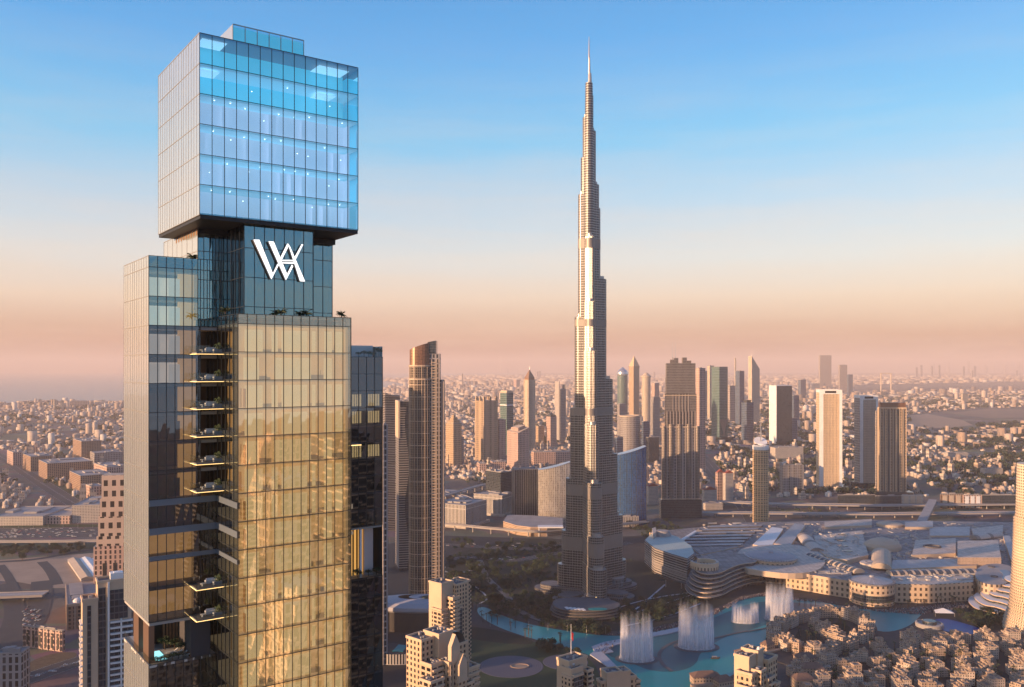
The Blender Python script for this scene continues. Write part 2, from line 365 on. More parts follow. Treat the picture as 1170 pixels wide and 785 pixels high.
# sign panel
curtain_wall('sign_bay', 'a', 1.5, aP0, aP1, nr, 7, M['g_teal'], M['mull'])
curtain_wall('sign_bay_side', 'b', aP0, 1.5, bP, nr, 4, M['g_dark'], M['mull'])
s = MB(); s.box(aP0+.2, aP1-.2, 2.2, bP+1, zG, zb-.6); s.build('sign_bay_core', M['spandrel_b'], T)
s = MB(); s.quad((aP1,1.5,zG),(aP1,bP,zG),(aP1,bP,zb),(aP1,1.5,zb)); s.build('sign_bay_end', M['g_teal'], T)
# the white interlocked letters W and A
def lp(x, y):        # zoomed-crop point -> (a, z) on the sign plane b = 1.2
    px, py = 275+x*90/883, 255+y*80/785; a = a_at(px, 1.2); Y = (B0+D2*a+D1*1.2).y; return (a, H-(py-HY)*Y/F)
strokes_thick = [[(140,185),(205,187),(362,580),(340,630)], [(308,205),(366,208),(523,590),(503,640)], [(525,228),(548,262),(717,655),(662,652)]]
strokes_thin = [[(340,630),(352,575),(410,455),(423,470)], [(440,390),(520,228),(532,262),(456,412)], [(503,640),(522,560),(570,465),(584,485)], [(600,385),(680,236),(697,240),(616,402)],
                [(458,412),(585,413),(590,428),(464,426)], [(468,438),(590,440),(596,456),(476,452)]]
def extr(poly, d0, d1, s):
    P = [lp(*p) for p in poly]
    A = sum(P[i][0]*P[(i+1)%4][1]-P[(i+1)%4][0]*P[i][1] for i in range(4))
    if A < 0: P.reverse()
    i = s.av([(a, d1, z) for a, z in P]); j = s.av([(a, d0, z) for a, z in P]); n = len(P)
    s.face(range(j, j+n)); s.face(reversed(range(i, i+n)))
    for k in range(n): k2 = (k+1) % n; s.face((j+k, i+k, i+k2, j+k2))
M['sign_white'] = mat('sign_white', (.85,.84,.82), .35, nvar=0, emis=(1,.97,.93), es=.75); M['sign_edge'] = mat('sign_edge', (.22,.19,.17), .4, .5, nvar=0)
s = MB(); s2 = MB()
for P in strokes_thick: extr(P, 1.0, 1.06, s); extr([(x-11,y+2) if k in (0,3) else (x-4,y+4) for k,(x,y) in enumerate(P)], 1.07, 1.45, s2)
for P in strokes_thin: extr(P, 1.02, 1.08, s); extr([(x-5,y+2) for x,y in P], 1.09, 1.4, s2)
sg = thing('tower_letters', 'white interlocking W and A letters mounted high on the glass skyscraper', 'sign', B0, TROT)
s.build('letter_face', M['sign_white'], sg); s2.build('letter_edge', M['sign_edge'], sg)
s = MB()
for (x,y) in ((170,260),(330,260),(300,520),(480,520),(640,560),(560,330)): a,z = lp(x,y); s.box(a-.05,a+.05,1.3,1.56,z-.05,z+.05)
s.build('fixing', M['sign_edge'], sg)
# --- left block (A)
bA1 = bP+16.9; zv1, zv0 = 298.07, 291.6
rA = [zA, zA-1.7]
while rA[-1]-4.45 > zv1+1: rA.append(rA[-1]-4.45)
rA.append(zv1)
rLow = [zv0]; 
while rLow[-1]-4.45 > zmid-30: rLow.append(rLow[-1]-4.45)
rLow.append(zmid-30)
colsA = [aA+(aJ-aA)*k/6 for k in range(7)]; colsA_up = colsA+[aJ+(aP0-aJ)*k/4 for k in range(1,5)]
iz = next(i for i, z in enumerate(rA) if z < zG+.2)
curtain_wall('teal_curtain_wall', 'a', bP, aA, a_at(278.6, bP), rA[:iz+1], 10, M['g_teal'], M['mull'], cols=colsA_up)
curtain_wall('dark_curtain_wall', 'a', bP, aA, aJ, rA[iz:], 6, M['g_dark'], M['mull'], cols=colsA)
opaque_wall('cream_side_wall', 'b', aA, bP, bA1, rA, 11, M['cream'], M['mull_l'])
opaque_wall('cream_side_wall', 'b', aA, bP, bA1, rLow, 11, M['cream'], M['mull_l'])
curtain_wall('dark_curtain_wall', 'a', bP, aA, aJ+2.6, rLow, 8, M['g_dark'], M['mull'])
s = MB()
for z in rA[1:]: s.box(aA+.1, aJ+10, bP+.15, bA1, z-.55, z-.03)
for z in rLow: s.box(aA+.1, aJ+2.4, bP+.15, bA1, z-.5, z-.03)
s.build('floor_plate', M['slab'], T)
s = MB()
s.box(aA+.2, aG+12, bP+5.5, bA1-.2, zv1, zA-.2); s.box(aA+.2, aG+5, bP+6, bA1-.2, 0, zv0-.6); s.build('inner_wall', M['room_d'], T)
s = MB(); s2 = MB(); s3 = MB(); rnd = random.Random(21)
for i in range(1, len(rA)-1):
    z1, z0 = rA[i]-.6, rA[i+1]
    warm = i in (1,2,3,4); 
    if i < 9:
        for x0, x1, y in ((.25,1.9,1.2),(3.3,5.0,1.6),(.2,6.0,3.8)):
            (s2 if warm else s3).box(aA+x0, aA+x1, bP+y, bP+y+.1, z0+.05, z1-(.9 if y < 2 else .6)) if (warm or rnd.random() < .5) else None
        s.box(aA+5.0, aJ-.1, bP+2.2, bP+3.0, z0, z1)
    if i >= len(rA)-4:
        s.box(aA+.3, aJ-.1, bP+3.5, bP+3.7, z0, z1)
s2.build('curtain', mat('curtain_pinkish', (.62,.54,.48), .9, nvar=.15, nsc=.4, emis=(1,.76,.58), es=.50), T)  # room light put into the pinkish curtains as emission
s3.build('curtain', mat('curtain_dim', (.30,.24,.20), .9, nvar=.3, nsc=.4), T); s.build('lit_room', M['room_l'], T)
# slate spandrel bands of the plant floors
def zc(py, Y=132.0): return H-(py-HY)*Y/F
s = MB()
for y0, y1 in ((572,579),(604.5,612),(636.5,641.5)):
    s.box(aA+.05, aJ+2.55, bP-.18, bP+.25, zc(y1), zc(y0)); s.box(aG-.12, aG+.3, -.5, bP, zc(y1), zc(y0))
s.build('spandrel_band', mat('slate_panel', (.16,.20,.25), .35, .3, nvar=.1), T)
zfill = zc(579)
curtain_wall('dark_curtain_wall', 'a', bP, aJ, aJ+2.6, rows_from(zfill, zv1-.5), 2, M['g_dark'], M['mull'])
# --- pool terrace in the open corner
aV = a_at(218, bP)
s = MB(); s.box(aA, aV+3, bP, bA1, zv0-.45, zv0); s.build('pool_deck', mat('deck_stone', (.62,.57,.52), .7, nvar=.2, nsc=.4), T)
s = MB(); s.box(aA+.02, aV+3, bP+.02, bA1, zv1, zv1+.35); s.build('terrace_soffit', M['black'], T)
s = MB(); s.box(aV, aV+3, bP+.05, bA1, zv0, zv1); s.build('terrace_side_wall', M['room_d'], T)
s = MB(); s.box(aA+1.6, aV, bP+10.5, bP+10.9, zv0, zv1)
s.build('terrace_rear_wall', M['black'], T)
s = MB()
for k in range(5): s.box(aV-2.4+k*.5, aV-2.1+k*.5, bP+7.0, bP+7.25, zv0, zv1)
s.build('timber_fin', M['wood'], T)
for (y0) in (.8, 7.2):
    s = MB(); s.box(aA+.15, aA+1.0, bP+y0, bP+y0+3.4, zv0, zv1); s.build('pier', mat('bronze_pier', (.25,.16,.11), .3, .4), T)
s = MB(); s.quad((aA+.06,bP+.06,zv0),(aV,bP+.06,zv0),(aV,bP+.06,zv0+1.15),(aA+.06,bP+.06,zv0+1.15)); s.quad((aA+.06,bA1,zv0),(aA+.06,bP+.06,zv0),(aA+.06,bP+.06,zv0+1.15),(aA+.06,bA1,zv0+1.15))
s.build('glass_railing', M['g_rail'], T)
M['pool'] = mat('pool_water', (.25,.62,.66), .05, nvar=.2, nsc=1, emis=(.35,.9,.95), es=.6)  # water glows by itself, brightness put into the material
s = MB(); s.box(aA+1.4, aA+3.1, bP+1.6, bP+6.4, zv0-.1, zv0+.03); s.build('pool_water', M['pool'], T)
# --- gold block
rG = [zG, zG-1.45]
while rG[-1]-4.25 > zmid-30: rG.append(rG[-1]-4.25)
curtain_wall('gold_curtain_wall', 'a', -.6, aG, aGr, rG, 13, M['g_gold'], M['mull_g'])
curtain_wall('dark_balcony_wall', 'b', aG, -.6, 17, rG, 9, M['g_dark'], M['mull'])
curtain_wall('gold_end_wall', 'b', aGr, -.6, bP, rG, 5, M['g_dark'], M['mull'])
s = MB()
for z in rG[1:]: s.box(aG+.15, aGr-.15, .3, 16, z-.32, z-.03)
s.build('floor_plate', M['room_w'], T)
s = MB(); s.box(aG+.2, aGr-.2, -.3, 17, zG-.3, zG-.05); s.build('gold_block_roof', M['roof'], T)
s = MB(); s2 = MB(); s3 = MB(); s4 = MB(); rnd = random.Random(8)
s3.box(aG+3.2, aGr-1, 3.4, 12, 0, zG-.5)
for i in range(1, len(rG)-1):
    z1, z0 = rG[i]-.32, rG[i+1]
    if i in (2, 5, 8, 9, 13): segs = [(1.2,3.6),(6.0,12.0),(14.2,15.6)]
    else: segs = [(1.4,4.2),(5.6,6.6),(7.2,11.4),(12.2,12.8),(14.3,15.6),(16.2,17.6)]
    for x0, x1 in segs: s.box(aG+x0, aG+x1, .55, .6, z0+.05, z1-.5)
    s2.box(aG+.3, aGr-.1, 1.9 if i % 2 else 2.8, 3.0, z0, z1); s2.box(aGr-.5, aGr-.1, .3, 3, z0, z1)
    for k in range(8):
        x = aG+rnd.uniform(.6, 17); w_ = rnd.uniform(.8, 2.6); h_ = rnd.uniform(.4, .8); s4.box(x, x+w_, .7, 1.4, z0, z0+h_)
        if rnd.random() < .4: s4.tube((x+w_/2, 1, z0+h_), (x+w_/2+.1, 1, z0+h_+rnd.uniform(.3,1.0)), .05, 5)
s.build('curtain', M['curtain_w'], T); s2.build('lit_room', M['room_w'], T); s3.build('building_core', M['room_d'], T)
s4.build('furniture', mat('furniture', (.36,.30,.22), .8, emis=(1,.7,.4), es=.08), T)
s = MB(); rnd = random.Random(2)
for i in range(1, len(rG)-1):
    for k in range(5):
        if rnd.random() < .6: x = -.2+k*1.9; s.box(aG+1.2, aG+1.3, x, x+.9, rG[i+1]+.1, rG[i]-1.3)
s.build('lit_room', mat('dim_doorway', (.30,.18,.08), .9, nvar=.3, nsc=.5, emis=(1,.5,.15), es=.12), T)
# --- right wing, stepped back
aW = a_at(437, bP); aV2 = a_at(402.5, bP); zW = H+(HY-408)*155/F
rW = [zW-k*3.0 for k in range(11)]; rW2 = [300-k*3.0 for k in range(1, 30)]
zg1 = rW[-1]; zg0 = zg1-9.0
curtain_wall('wing_curtain_wall', 'a', bP, aGr, aW, rW, 7, M['g_dark'], M['mull'], .07)
rW3 = [zg0-k*3.4 for k in range(14)]
curtain_wall('wing_curtain_wall', 'a', bP, aGr, aW, rW3, 7, M['g_dark'], M['mull'], .07)
s = MB()
for z in rW+rW3: s.box(aGr, aW-.1, bP+.15, 28, z-.4, z-.03)
s.build('floor_plate', M['slab'], T)
s = MB(); s.box(aGr+.1, aW-.3, bP+3, 28, zg1, zW-.3); s.box(aGr+.1, aW-.3, bP+3, 28, 0, zg0); s.box(aGr+.1, aW-3, bP+5, 28, zg0, zg1); s.build('building_core', mat('wing_core', (.05,.09,.13), .8), T)
s = MB()
for i in (2, 3, 5):
    for x in (.04,.12,.20,.28,.56,.64,.72,.80,.88): s.box(aV2+x*(aW-aV2), aV2+x*(aW-aV2)+.32, bP+.5, bP+.55, rW[i+1]+.3, rW[i]-.6)
s.build('lit_window', mat('wing_lit_window', (.6,.5,.25), .9, nvar=.2, emis=(1,.62,.25), es=.7), T)
s = MB(); s.quad((aGr,bP,zW),(aW,bP,zW),(aW,bP,zW+1.9),(aGr,bP,zW+1.9)); s.quad((aW,bP,zW),(aW,28,zW),(aW,28,zW+1.9),(aW,bP,zW+1.9)); s.build('glass_railing', M['g_rail'], T); s = MB(); s.box(aV2-1, aW-.3, bP+3.2, bP+3.3, zW, zW+2.1); s.build('white_screen', mat('white_screen', (.8,.8,.8), .3), T)
s = MB(); s.quad((aW,bP,0),(aW,28,0),(aW,28,zW),(aW,bP,zW)); s.build('wing_end_wall', mat('wing_end', (.10,.11,.12), .4, .3), T)
s = MB(); s.box(aV2+1.6, aV2+2.0, bP+.3, bP+.8, zg0, zg1); s.build('pier', M['sign_white'] if False else M['white'], T)
s = MB(); s.box(aV2+.52*(aW-aV2), aV2+.82*(aW-aV2), bP+1.6, bP+2.2, zg0, zg1); s.build('stone_panel', mat('pale_pink_panel', (.62,.52,.48), .5), T)
s = MB()
for k in range(5): s.box(aV2+.2+k*.75, aV2+.5+k*.75, bP+2.6, bP+2.9, zg0, zg1)
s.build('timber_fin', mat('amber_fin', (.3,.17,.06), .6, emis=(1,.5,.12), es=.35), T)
s = MB(); s.quad((aGr,bP-.1,zg0),(aW,bP-.1,zg0),(aW,bP-.1,zg0+1.2),(aGr,bP-.1,zg0+1.2)); s.build('glass_railing', M['g_rail'], T)
# rear and lower shaft so the tower stands on the ground
s = MB(); s.box(aA+6, aA+6.3, bA1, 30, 0, zA); s.box(aA+6, aW-.2, 27, 30, 0, zG-1); s.box(aA+.2, aW-.3, bP+.6, bA1, 0, zmid-31); s.box(aA+6.5, aW-.3, bA1, 28, 0, zmid-31); s.box(aG+.2, aGr-.2, -.3, bP+1, 0, zmid-31)
s.build('lower_shaft', facade('shaft_facade', (.10,.11,.12), (.05,.07,.09), 1.8, 4.4, .9, .9), T)
s = MB(); s.box(aA+.1, aN, bP+.1, bA1, zA-.4, zA-.1); s.box(aN, aP0, bP+.1, bP+2, zA-.4, zA-.1); s.build('left_block_roof', M['roof'], T)
# --- balconies with their terrace furniture
def balcony(z, a0, a1, y0, y1, ext=None):
    o = MB(); o.box(a0, a1, y0, y1, z-.28, z)
    if ext: o.box(*ext, z-.28, z)
    ob = o.build('balcony', mat_bal, T)
    e = MB(); e.box(a0-.05, a1, y0-.05, y0+.06, z-.32, z-.25); e.box(a0-.05, a0+.06, y0, y1, z-.32, z-.25); e.build('light_strip', M['led'], ob)
    r = MB(); r.quad((a0,y0+.03,z),(a1,y0+.03,z),(a1,y0+.03,z+1.05),(a0,y0+.03,z+1.05)); r.quad((a0+.03,y1,z),(a0+.03,y0,z),(a0+.03,y0,z+1.05),(a0+.03,y1,z+1.05)); r.build('glass_railing', M['g_rail'], ob)
mat_bal = mat('balcony_stone', (.14,.15,.17), .6)
a0b = a_at(217, bP); bz = [rG[k] for k in (2,3,4,5,6,7)]
bz2 = [zc(650)-3.2, zc(650)-8.0]
M['sofa'] = mat('outdoor_fabric', (.60,.60,.62), .8); M['pot'] = mat('planter_grey', (.45,.46,.48), .7); M['shrub'] = mat('terrace_plant', (.10,.14,.06), .7, nvar=.5, nsc=6)
def local(a, b, z): return B0+D2*a+D1*b+Vector((0,0,z))
def leafball(s, c, r, n, size, rnd, m=0, squash=.8):
    for _ in range(n):
        d = Vector((rnd.gauss(0,1), rnd.gauss(0,1), rnd.gauss(0,1))).normalized()*r*rnd.uniform(.45,1)**.6; d.z *= squash
        p = Vector(c)+d; u = Vector((rnd.uniform(-1,1), rnd.uniform(-1,1), rnd.uniform(-1,1))).normalized()
        v = u.orthogonal().normalized(); u = u*size*rnd.uniform(.6,1.3); v = v*size*rnd.uniform(.5,1)
        s.quad(p-u-v*.3, p+v*.8-u*.1, p+u+v*.3, p-v*.8+u*.1, m)
def mk_sofa():
    t = thing('garden_sofa', 'x', 'sofa'); s = MB(); s.box(0,2.0,0,.85,.12,.42); s.box(0,.22,0,.85,.12,.62); s.box(1.78,2.0,0,.85,.12,.62); s.build('sofa_frame', M['sofa'], t)
    s = MB(); s.box(.22,1.78,.62,.85,.42,.82); s.build('backrest', M['sofa'], t); s = MB(); s.box(.24,.98,.03,.62,.42,.55); s.box(1.02,1.76,.03,.62,.42,.55); s.build('seat_cushion', M['white'], t)
    s = MB()
    for x in (.1,1.9):
        for y in (.1,.75): s.box(x-.04,x+.04,y-.04,y+.04,0,.12)
    s.build('feet', M['dark_metal'], t); return t
def mk_table():
    t = thing('coffee_table', 'x', 'table'); s = MB(); s.cone((0,0),.40,.40,.34,.40,16); s.build('table_top', M['white'], t); s = MB(); s.cone((0,0),.2,.08,0,.34,10); s.build('table_base', M['pot'], t); return t
def mk_planter(seed):
    t = thing('potted_shrub', 'x', 'plant'); s = MB(); s.prism([(-.65,-.3),(.65,-.3),(.7,.3),(-.7,.3)],0,.5,0,0); s.build('planter_box', M['pot'], t)
    s = MB(); rnd = random.Random(seed)
    leafball(s,(0,0,.95),.6,130,.11,rnd); leafball(s,(.15,0,1.3),.35,60,.1,rnd)
    for k in range(3): s.tube((rnd.uniform(-.2,.2),0,.45),(rnd.uniform(-.3,.3),0,1.0),.03,4)
    s.build('foliage', M['shrub'], t); return t
sofa0, tab0, pl0 = mk_sofa(), mk_table(), mk_planter(4)
first = True
names = ['topmost', 'second', 'third', 'fourth', 'fifth', 'sixth', 'second lowest', 'lowest']
for k, z in enumerate(bz+bz2):
    balcony(z, a0b, aG-.06, bP-3.6, bP-.08, (aJ+.1, aG-.06, bP-.08, bP+8.5) if k < 6 else None)
    nm = names[k]
    S = [sofa0, tab0, pl0] if k == 0 else [dup(sofa0), dup(tab0), dup(pl0)]
    for o, a, b, txt in zip(S, (a0b+1.9, a0b+1.3, a0b+3.5), (bP-1.9, bP-2.3, bP-2.6), ('pale garden sofa', 'small round white table', 'bushy plant in grey box')):
        o.location = local(a, b, z); o.rotation_euler = (0,0,TROT); o['label'] = f'{txt} on the {nm} balcony of the glass skyscraper'
        o['group'] = {'s':'garden sofas on the tower balconies','c':'tables on the tower balconies','p':'planters on the tower balconies'}[o.name[0] if o.name[0] != 'g' else 's']
# right-wing balconies (only their lit edges show beyond the gold block)
for z in [rW[5]]+[rW3[k] for k in (6,7,9,10,11,12)]:
    o = MB(); o.box(aGr+.1, aV2+.6, bP-2.2, bP-.1, z-.25, z); ob = o.build('balcony', mat_bal, T)
    e = MB(); e.box(aGr+.1, aV2+.65, bP-2.26, bP-2.16, z-.36, z-.24); e.box(aV2+.55, aV2+.66, bP-2.2, bP-.1, z-.36, z-.24); e.build('light_strip', M['led'], ob)
    r = MB(); r.quad((aGr+.1,bP-2.18,z),(aV2+.6,bP-2.18,z),(aV2+.6,bP-2.18,z+1),(aGr+.1,bP-2.18,z+1)); r.build('glass_railing', M['g_rail'], ob)
# terrace palms
def mk_palm(h, r, nf, seed, trunk=True, name='potted_palm', lab='x', cat='palm', mat_=None):
    t = thing(name, lab, cat); rnd = random.Random(seed); s = MB(); tr = MB()
    tr.tube((0,0,0),(0,0,h),.12*max(1,h/3),6,r2=.09*max(1,h/3)); tr.build('trunk', M['bark'], t)
    for k in range(nf):
        az = 2*pi*k/nf+rnd.uniform(-.2,.2); up = rnd.uniform(.1,1.1); l = r*rnd.uniform(.8,1.1); prev = Vector((0,0,h)); dr = Vector((cos(az)*cos(up), sin(az)*cos(up), sin(up)))
        side = Vector((-sin(az), cos(az), 0))
        for q in range(5):
            nx = prev+dr*l/5; wd = r*.13*(1-q*.16)
            s.quad(prev-side*wd*(.4 if q==0 else 1), prev+side*wd*(.4 if q==0 else 1), nx+side*wd*.75, nx-side*wd*.75)
            s.quad(prev+Vector((0,0,wd)), prev-Vector((0,0,wd*.6)), nx-Vector((0,0,wd*.5)), nx+Vector((0,0,wd*.6)))
            prev = nx; dr = (dr+Vector((0,0,-.28))).normalized()
    s.build('crown', mat_ or M['leaf'], t); return t
pm = mk_palm(.35, 1.25, 26, 1)
spots = [(a_at(220.5,bP+1.2), bP+1.2, zA-.1, 'spiky dark palm on the left roof below the blue cube'), (a_at(257.5,.6), .6, zG, 'spiky palm at the left corner of the gold block roof'),
         (a_at(321,.4), .4, zG, 'spiky palm on the gold roof under the white letters'), (a_at(350,.4), .4, zG, 'spiky palm on the gold roof right of the white letters'),
         (a_at(390,.6), .6, zG, 'rounder bush-like palm at the right end of the gold roof'), ]
for k, (a, b, z, lb) in enumerate(spots):
    o = pm if k == 0 else dup(pm); o.location = local(a, b, z); o.rotation_euler = (0,0,k*1.3); o['label'] = lb; o['group'] = 'palms on the tower roofs'
    if 'rounder' in lb: o.scale = (.8,.8,1.1)
# roof-terrace trees on the right wing, small trees on its open floor, and pool-terrace planting
def mk_tree(name, h, r, n, size, seed, label, cat, leaf, parts=True, clumps=5):
    t = thing(name, label, cat); rnd = random.Random(seed)
    tr = MB(); tr.tube((0,0,0),(0,0,h*.55),h*.03,6,r2=h*.02)
    for k in range(3): a_ = k*2.1+rnd.random(); tr.tube((0,0,h*.42),(cos(a_)*r*.5, sin(a_)*r*.5, h*.68),h*.015,4,r2=h*.008)
    tr.build('trunk', M['bark'], t)
    s = MB()
    for c in range(clumps):
        a_ = c*2.4+rnd.random(); rr = r*.5 if c else 0
        leafball(s, (cos(a_)*rr, sin(a_)*rr, h*.68+rnd.uniform(-.12,.14)*h), r*rnd.uniform(.5,.68), n//clumps, size, rnd, squash=.75)
    s.build('crown', leaf, t); return t
tt = mk_tree('terrace_tree', 1.9, .8, 220, .12, 5, 'round potted tree at the right end of the wing roof terrace', 'tree', M['leaf'])
tt.location = local(a_at(433,bP+1), bP+1, zW)
for k, (px, sc, lb) in enumerate(((410,.5,'low shrub at the left end of the wing roof terrace'),(416,.65,'small bushy tree on the wing roof terrace beside the low shrub'),(421,.6,'small bushy tree in the middle of the wing roof terrace'),(426,.5,'low shrub next to the round tree on the wing roof terrace'))):
    o = dup(tt, local(a_at(px,bP+1), bP+1, zW), k*1.1, (sc*1.5, sc*1.5, sc), lb)
for k, (px, sc, lb) in enumerate(((409,.9,'small tree left on the open middle floor of the right wing'),(421,.7,'shrub centre on the open middle floor of the right wing'),(430,.8,'shrub right on the open middle floor of the right wing'))):
    dup(tt, local(a_at(px,bP+.6), bP+.6, zg0), k*1.1, (sc*1.3, sc*1.3, sc), lb)
pv = [(aA+1.0,.5,.7),(aA+1.9,.5,.6),(aA+2.7,.45,.75),(aA+3.6,.5,.85),(aA+4.5,.5,.8),(aA+5.2,.5,.7)]
for k, (a, b, sc) in enumerate(pv):
    dup(tt, local(a, bP+b, zv0), k*.9, (sc*1.3,sc*1.3,sc*.8), ['shrub at the left corner of the pool terrace railing','second shrub from the left along the pool terrace railing','third shrub along the pool terrace railing by the pool','fourth shrub along the pool terrace railing','fifth shrub along the pool terrace railing','shrub at the right end of the pool terrace railing'][k])
for k, (a, b, sc) in enumerate(((aV-2.3,6.3,1.2),(aV-1.1,5.0,1.15),(aV-.6,3.4,1.0))):
    dup(tt, local(a, bP+b, zv0), k*.9, (sc*1.1,sc*1.1,sc), ['leafy tree at the back of the pool terrace','leafy tree behind the loungers of the pool terrace','leafy tree nearest the front of the pool terrace wall'][k])
def mk_lounger():
    t = thing('sun_lounger', 'x', 'sun lounger'); s = MB(); s.box(0,.6,0,1.3,.25,.34); s.build('mattress', M['white'], t)
    s = MB(); s.xf = Matrix.Translation((0,1.3,.27)) @ Matrix.Rotation(R(35),4,'X'); s.box(0,.6,0,.7,0,.08); s.build('backrest', M['white'], t)
    s = MB()
    for x in (.04,.5):
        for y in (.1,1.2): s.box(x,x+.06,y,y+.06,0,.25)
    s.build('legs', M['white'], t); return t
lo = mk_lounger()
for k in range(4):
    o = lo if k == 0 else dup(lo); o.location = local(aV-2.6+.15*k+.3*k, bP+4.6-k*1.0, zv0); o.rotation_euler = (0,0,TROT-1.9)
    o['label'] = ['white sun lounger farthest back by the rooftop pool','second white sun lounger from the back by the rooftop pool','third white sun lounger from the back by the rooftop pool','white sun lounger nearest the terrace railing'][k]; o['group'] = 'sun loungers by the rooftop pool'
# ================================================================== ground, water, haze
def ground_mat():
    m = bpy.data.materials.new('city_ground'); m.use_nodes = True; nt = m.node_tree; p = nt.nodes['Principled BSDF']; p.inputs['Roughness'].default_value = .95
    tx = N(nt, 'ShaderNodeTexCoord')
    n1 = N(nt, 'ShaderNodeTexNoise', i_Scale=.0035, i_Detail=8.0, i_Roughness=.65); n2 = N(nt, 'ShaderNodeTexNoise', i_Scale=.03, i_Detail=6.0); v = N(nt, 'ShaderNodeTexVoronoi', i_Scale=.012, feature='F1', distance='CHEBYCHEV')
    for n in (n1, n2, v): L(nt, tx.outputs['Object'], n.inputs['Vector'])
    c = Ramp(nt, n1.outputs[0], [(.35,(.04,.04,.038)),(.47,(.09,.078,.068)),(.58,(.17,.14,.115)),(.70,(.30,.24,.19))])
    c2 = Mix(nt, .45, c, v.outputs['Color'], 'SOFT_LIGHT')
    c3 = Mix(nt, Mth(nt, 'MULTIPLY', n2.outputs[0], .8), c2, (.12,.11,.10)); L(nt, c3, p.inputs['Base Color']); return m
def sheet(name, poly, z, m, label=None, kind='structure', px=True, thick=None):
    P = [tuple(G(*q))[:2] for q in poly] if px else poly
    A = sum(P[i][0]*P[(i+1)%len(P)][1]-P[(i+1)%len(P)][0]*P[i][1] for i in range(len(P)))
    if A < 0: P = P[::-1]
    s = MB()
    if thick: s.prism(P, z-thick, z, 0, 0)
    else:
        s.av([(x,y,z) for x, y in P]); s.face(range(len(P)), 0, [(x,y) for x, y in P])
    o = s.build(name, m); tag(o, label, None, None, kind); return o
def smooth_poly(P, it=2):
    for _ in range(it):
        Q = []
        for i in range(len(P)):
            a, b = P[i], P[(i+1)%len(P)]; Q += [(a[0]*.75+b[0]*.25, a[1]*.75+b[1]*.25), (a[0]*.25+b[0]*.75, a[1]*.25+b[1]*.75)]
        P = Q
    return P
def smooth_line(P, it=2):
    for _ in range(it):
        Q = [P[0]]
        for a, b in zip(P[:-1], P[1:]): Q += [(a[0]*.75+b[0]*.25, a[1]*.75+b[1]*.25), (a[0]*.25+b[0]*.75, a[1]*.25+b[1]*.75)]
        P = Q+[P[-1]]
    return P
s = MB(); s.av([(-44000,-3000,0),(44000,-3000,0),(44000,56000,0),(-44000,56000,0)]); s.face(range(4)); gr = s.build('ground', ground_mat()); tag(gr, kind='structure')
hz = MB(); hz.box(-44500, 44500, -3500, 56500, -1.0, 870); hzo = hz.build('haze', None); hm = bpy.data.materials.new('haze'); hm.use_nodes = True; nt = hm.node_tree; nt.nodes.clear()
pv_ = N(nt, 'ShaderNodeVolumePrincipled'); pv_.inputs['Color'].default_value = (.88,.76,.71,1); pv_.inputs['Density'].default_value = 4.7e-5; pv_.inputs['Anisotropy'].default_value = 0
out = N(nt, 'ShaderNodeOutputMaterial'); L(nt, pv_.outputs[0], out.inputs['Volume']); hzo.data.materials.clear(); hzo.data.materials.append(hm); tag(hzo, kind='stuff'); hzo['label'] = 'pale evening haze over the city'
# sea beyond the coast on the left
M['sea'] = mat('sea', (.05,.075,.09), .25, nvar=.1, nsc=.002)
SEA = [(-44000,56000-200),(-44000,6000),(-12000,7000),tuple(G(-60,461))[:2],tuple(G(0,461))[:2],tuple(G(60,458))[:2],tuple(G(140,459))[:2],tuple(G(230,456))[:2],tuple(G(330,452))[:2],tuple(G(420,446))[:2],tuple(G(470,440))[:2],tuple(G(452,437))[:2],tuple(G(430,434))[:2],tuple(G(520,430))[:2],tuple(G(600,427.5))[:2],(1500,55800)]
sheet('sea', SEA, .5, M['sea'], px=False)
def water_mat(name, col, em=0.0):
    m = mat(name, col, .3, nvar=.18, nsc=.02, spec=.1); nt = m.node_tree; p = nt.nodes['Principled BSDF']
    tx = N(nt, 'ShaderNodeTexCoord'); no = N(nt, 'ShaderNodeTexNoise', i_Scale=.35, i_Detail=3.0); L(nt, tx.outputs['Object'], no.inputs['Vector'])
    b = N(nt, 'ShaderNodeBump'); b.inputs['Strength'].default_value = .25; b.inputs['Distance'].default_value = .4; L(nt, no.outputs[0], b.inputs['Height']); L(nt, b.outputs[0], p.inputs['Normal']); return m
M['water'] = water_mat('lake_turquoise', (.006,.24,.26)); M['water_deep'] = water_mat('lake_deep_teal', (.004,.09,.125)); M['water_blue'] = water_mat('pool_blue', (.005,.045,.25))
M['paving'] = mat('promenade_paving', (.035,.033,.036), .8, nvar=.5, nsc=.12); M['paving_l'] = mat('pale_paving', (.42,.42,.46), .7, nvar=.1)
M['sand'] = mat('sandy_ground', (.36,.26,.19), .95, nvar=.3, nsc=.02); M['park'] = mat('park_soil', (.012,.018,.012), .95, nvar=.5, nsc=.03)
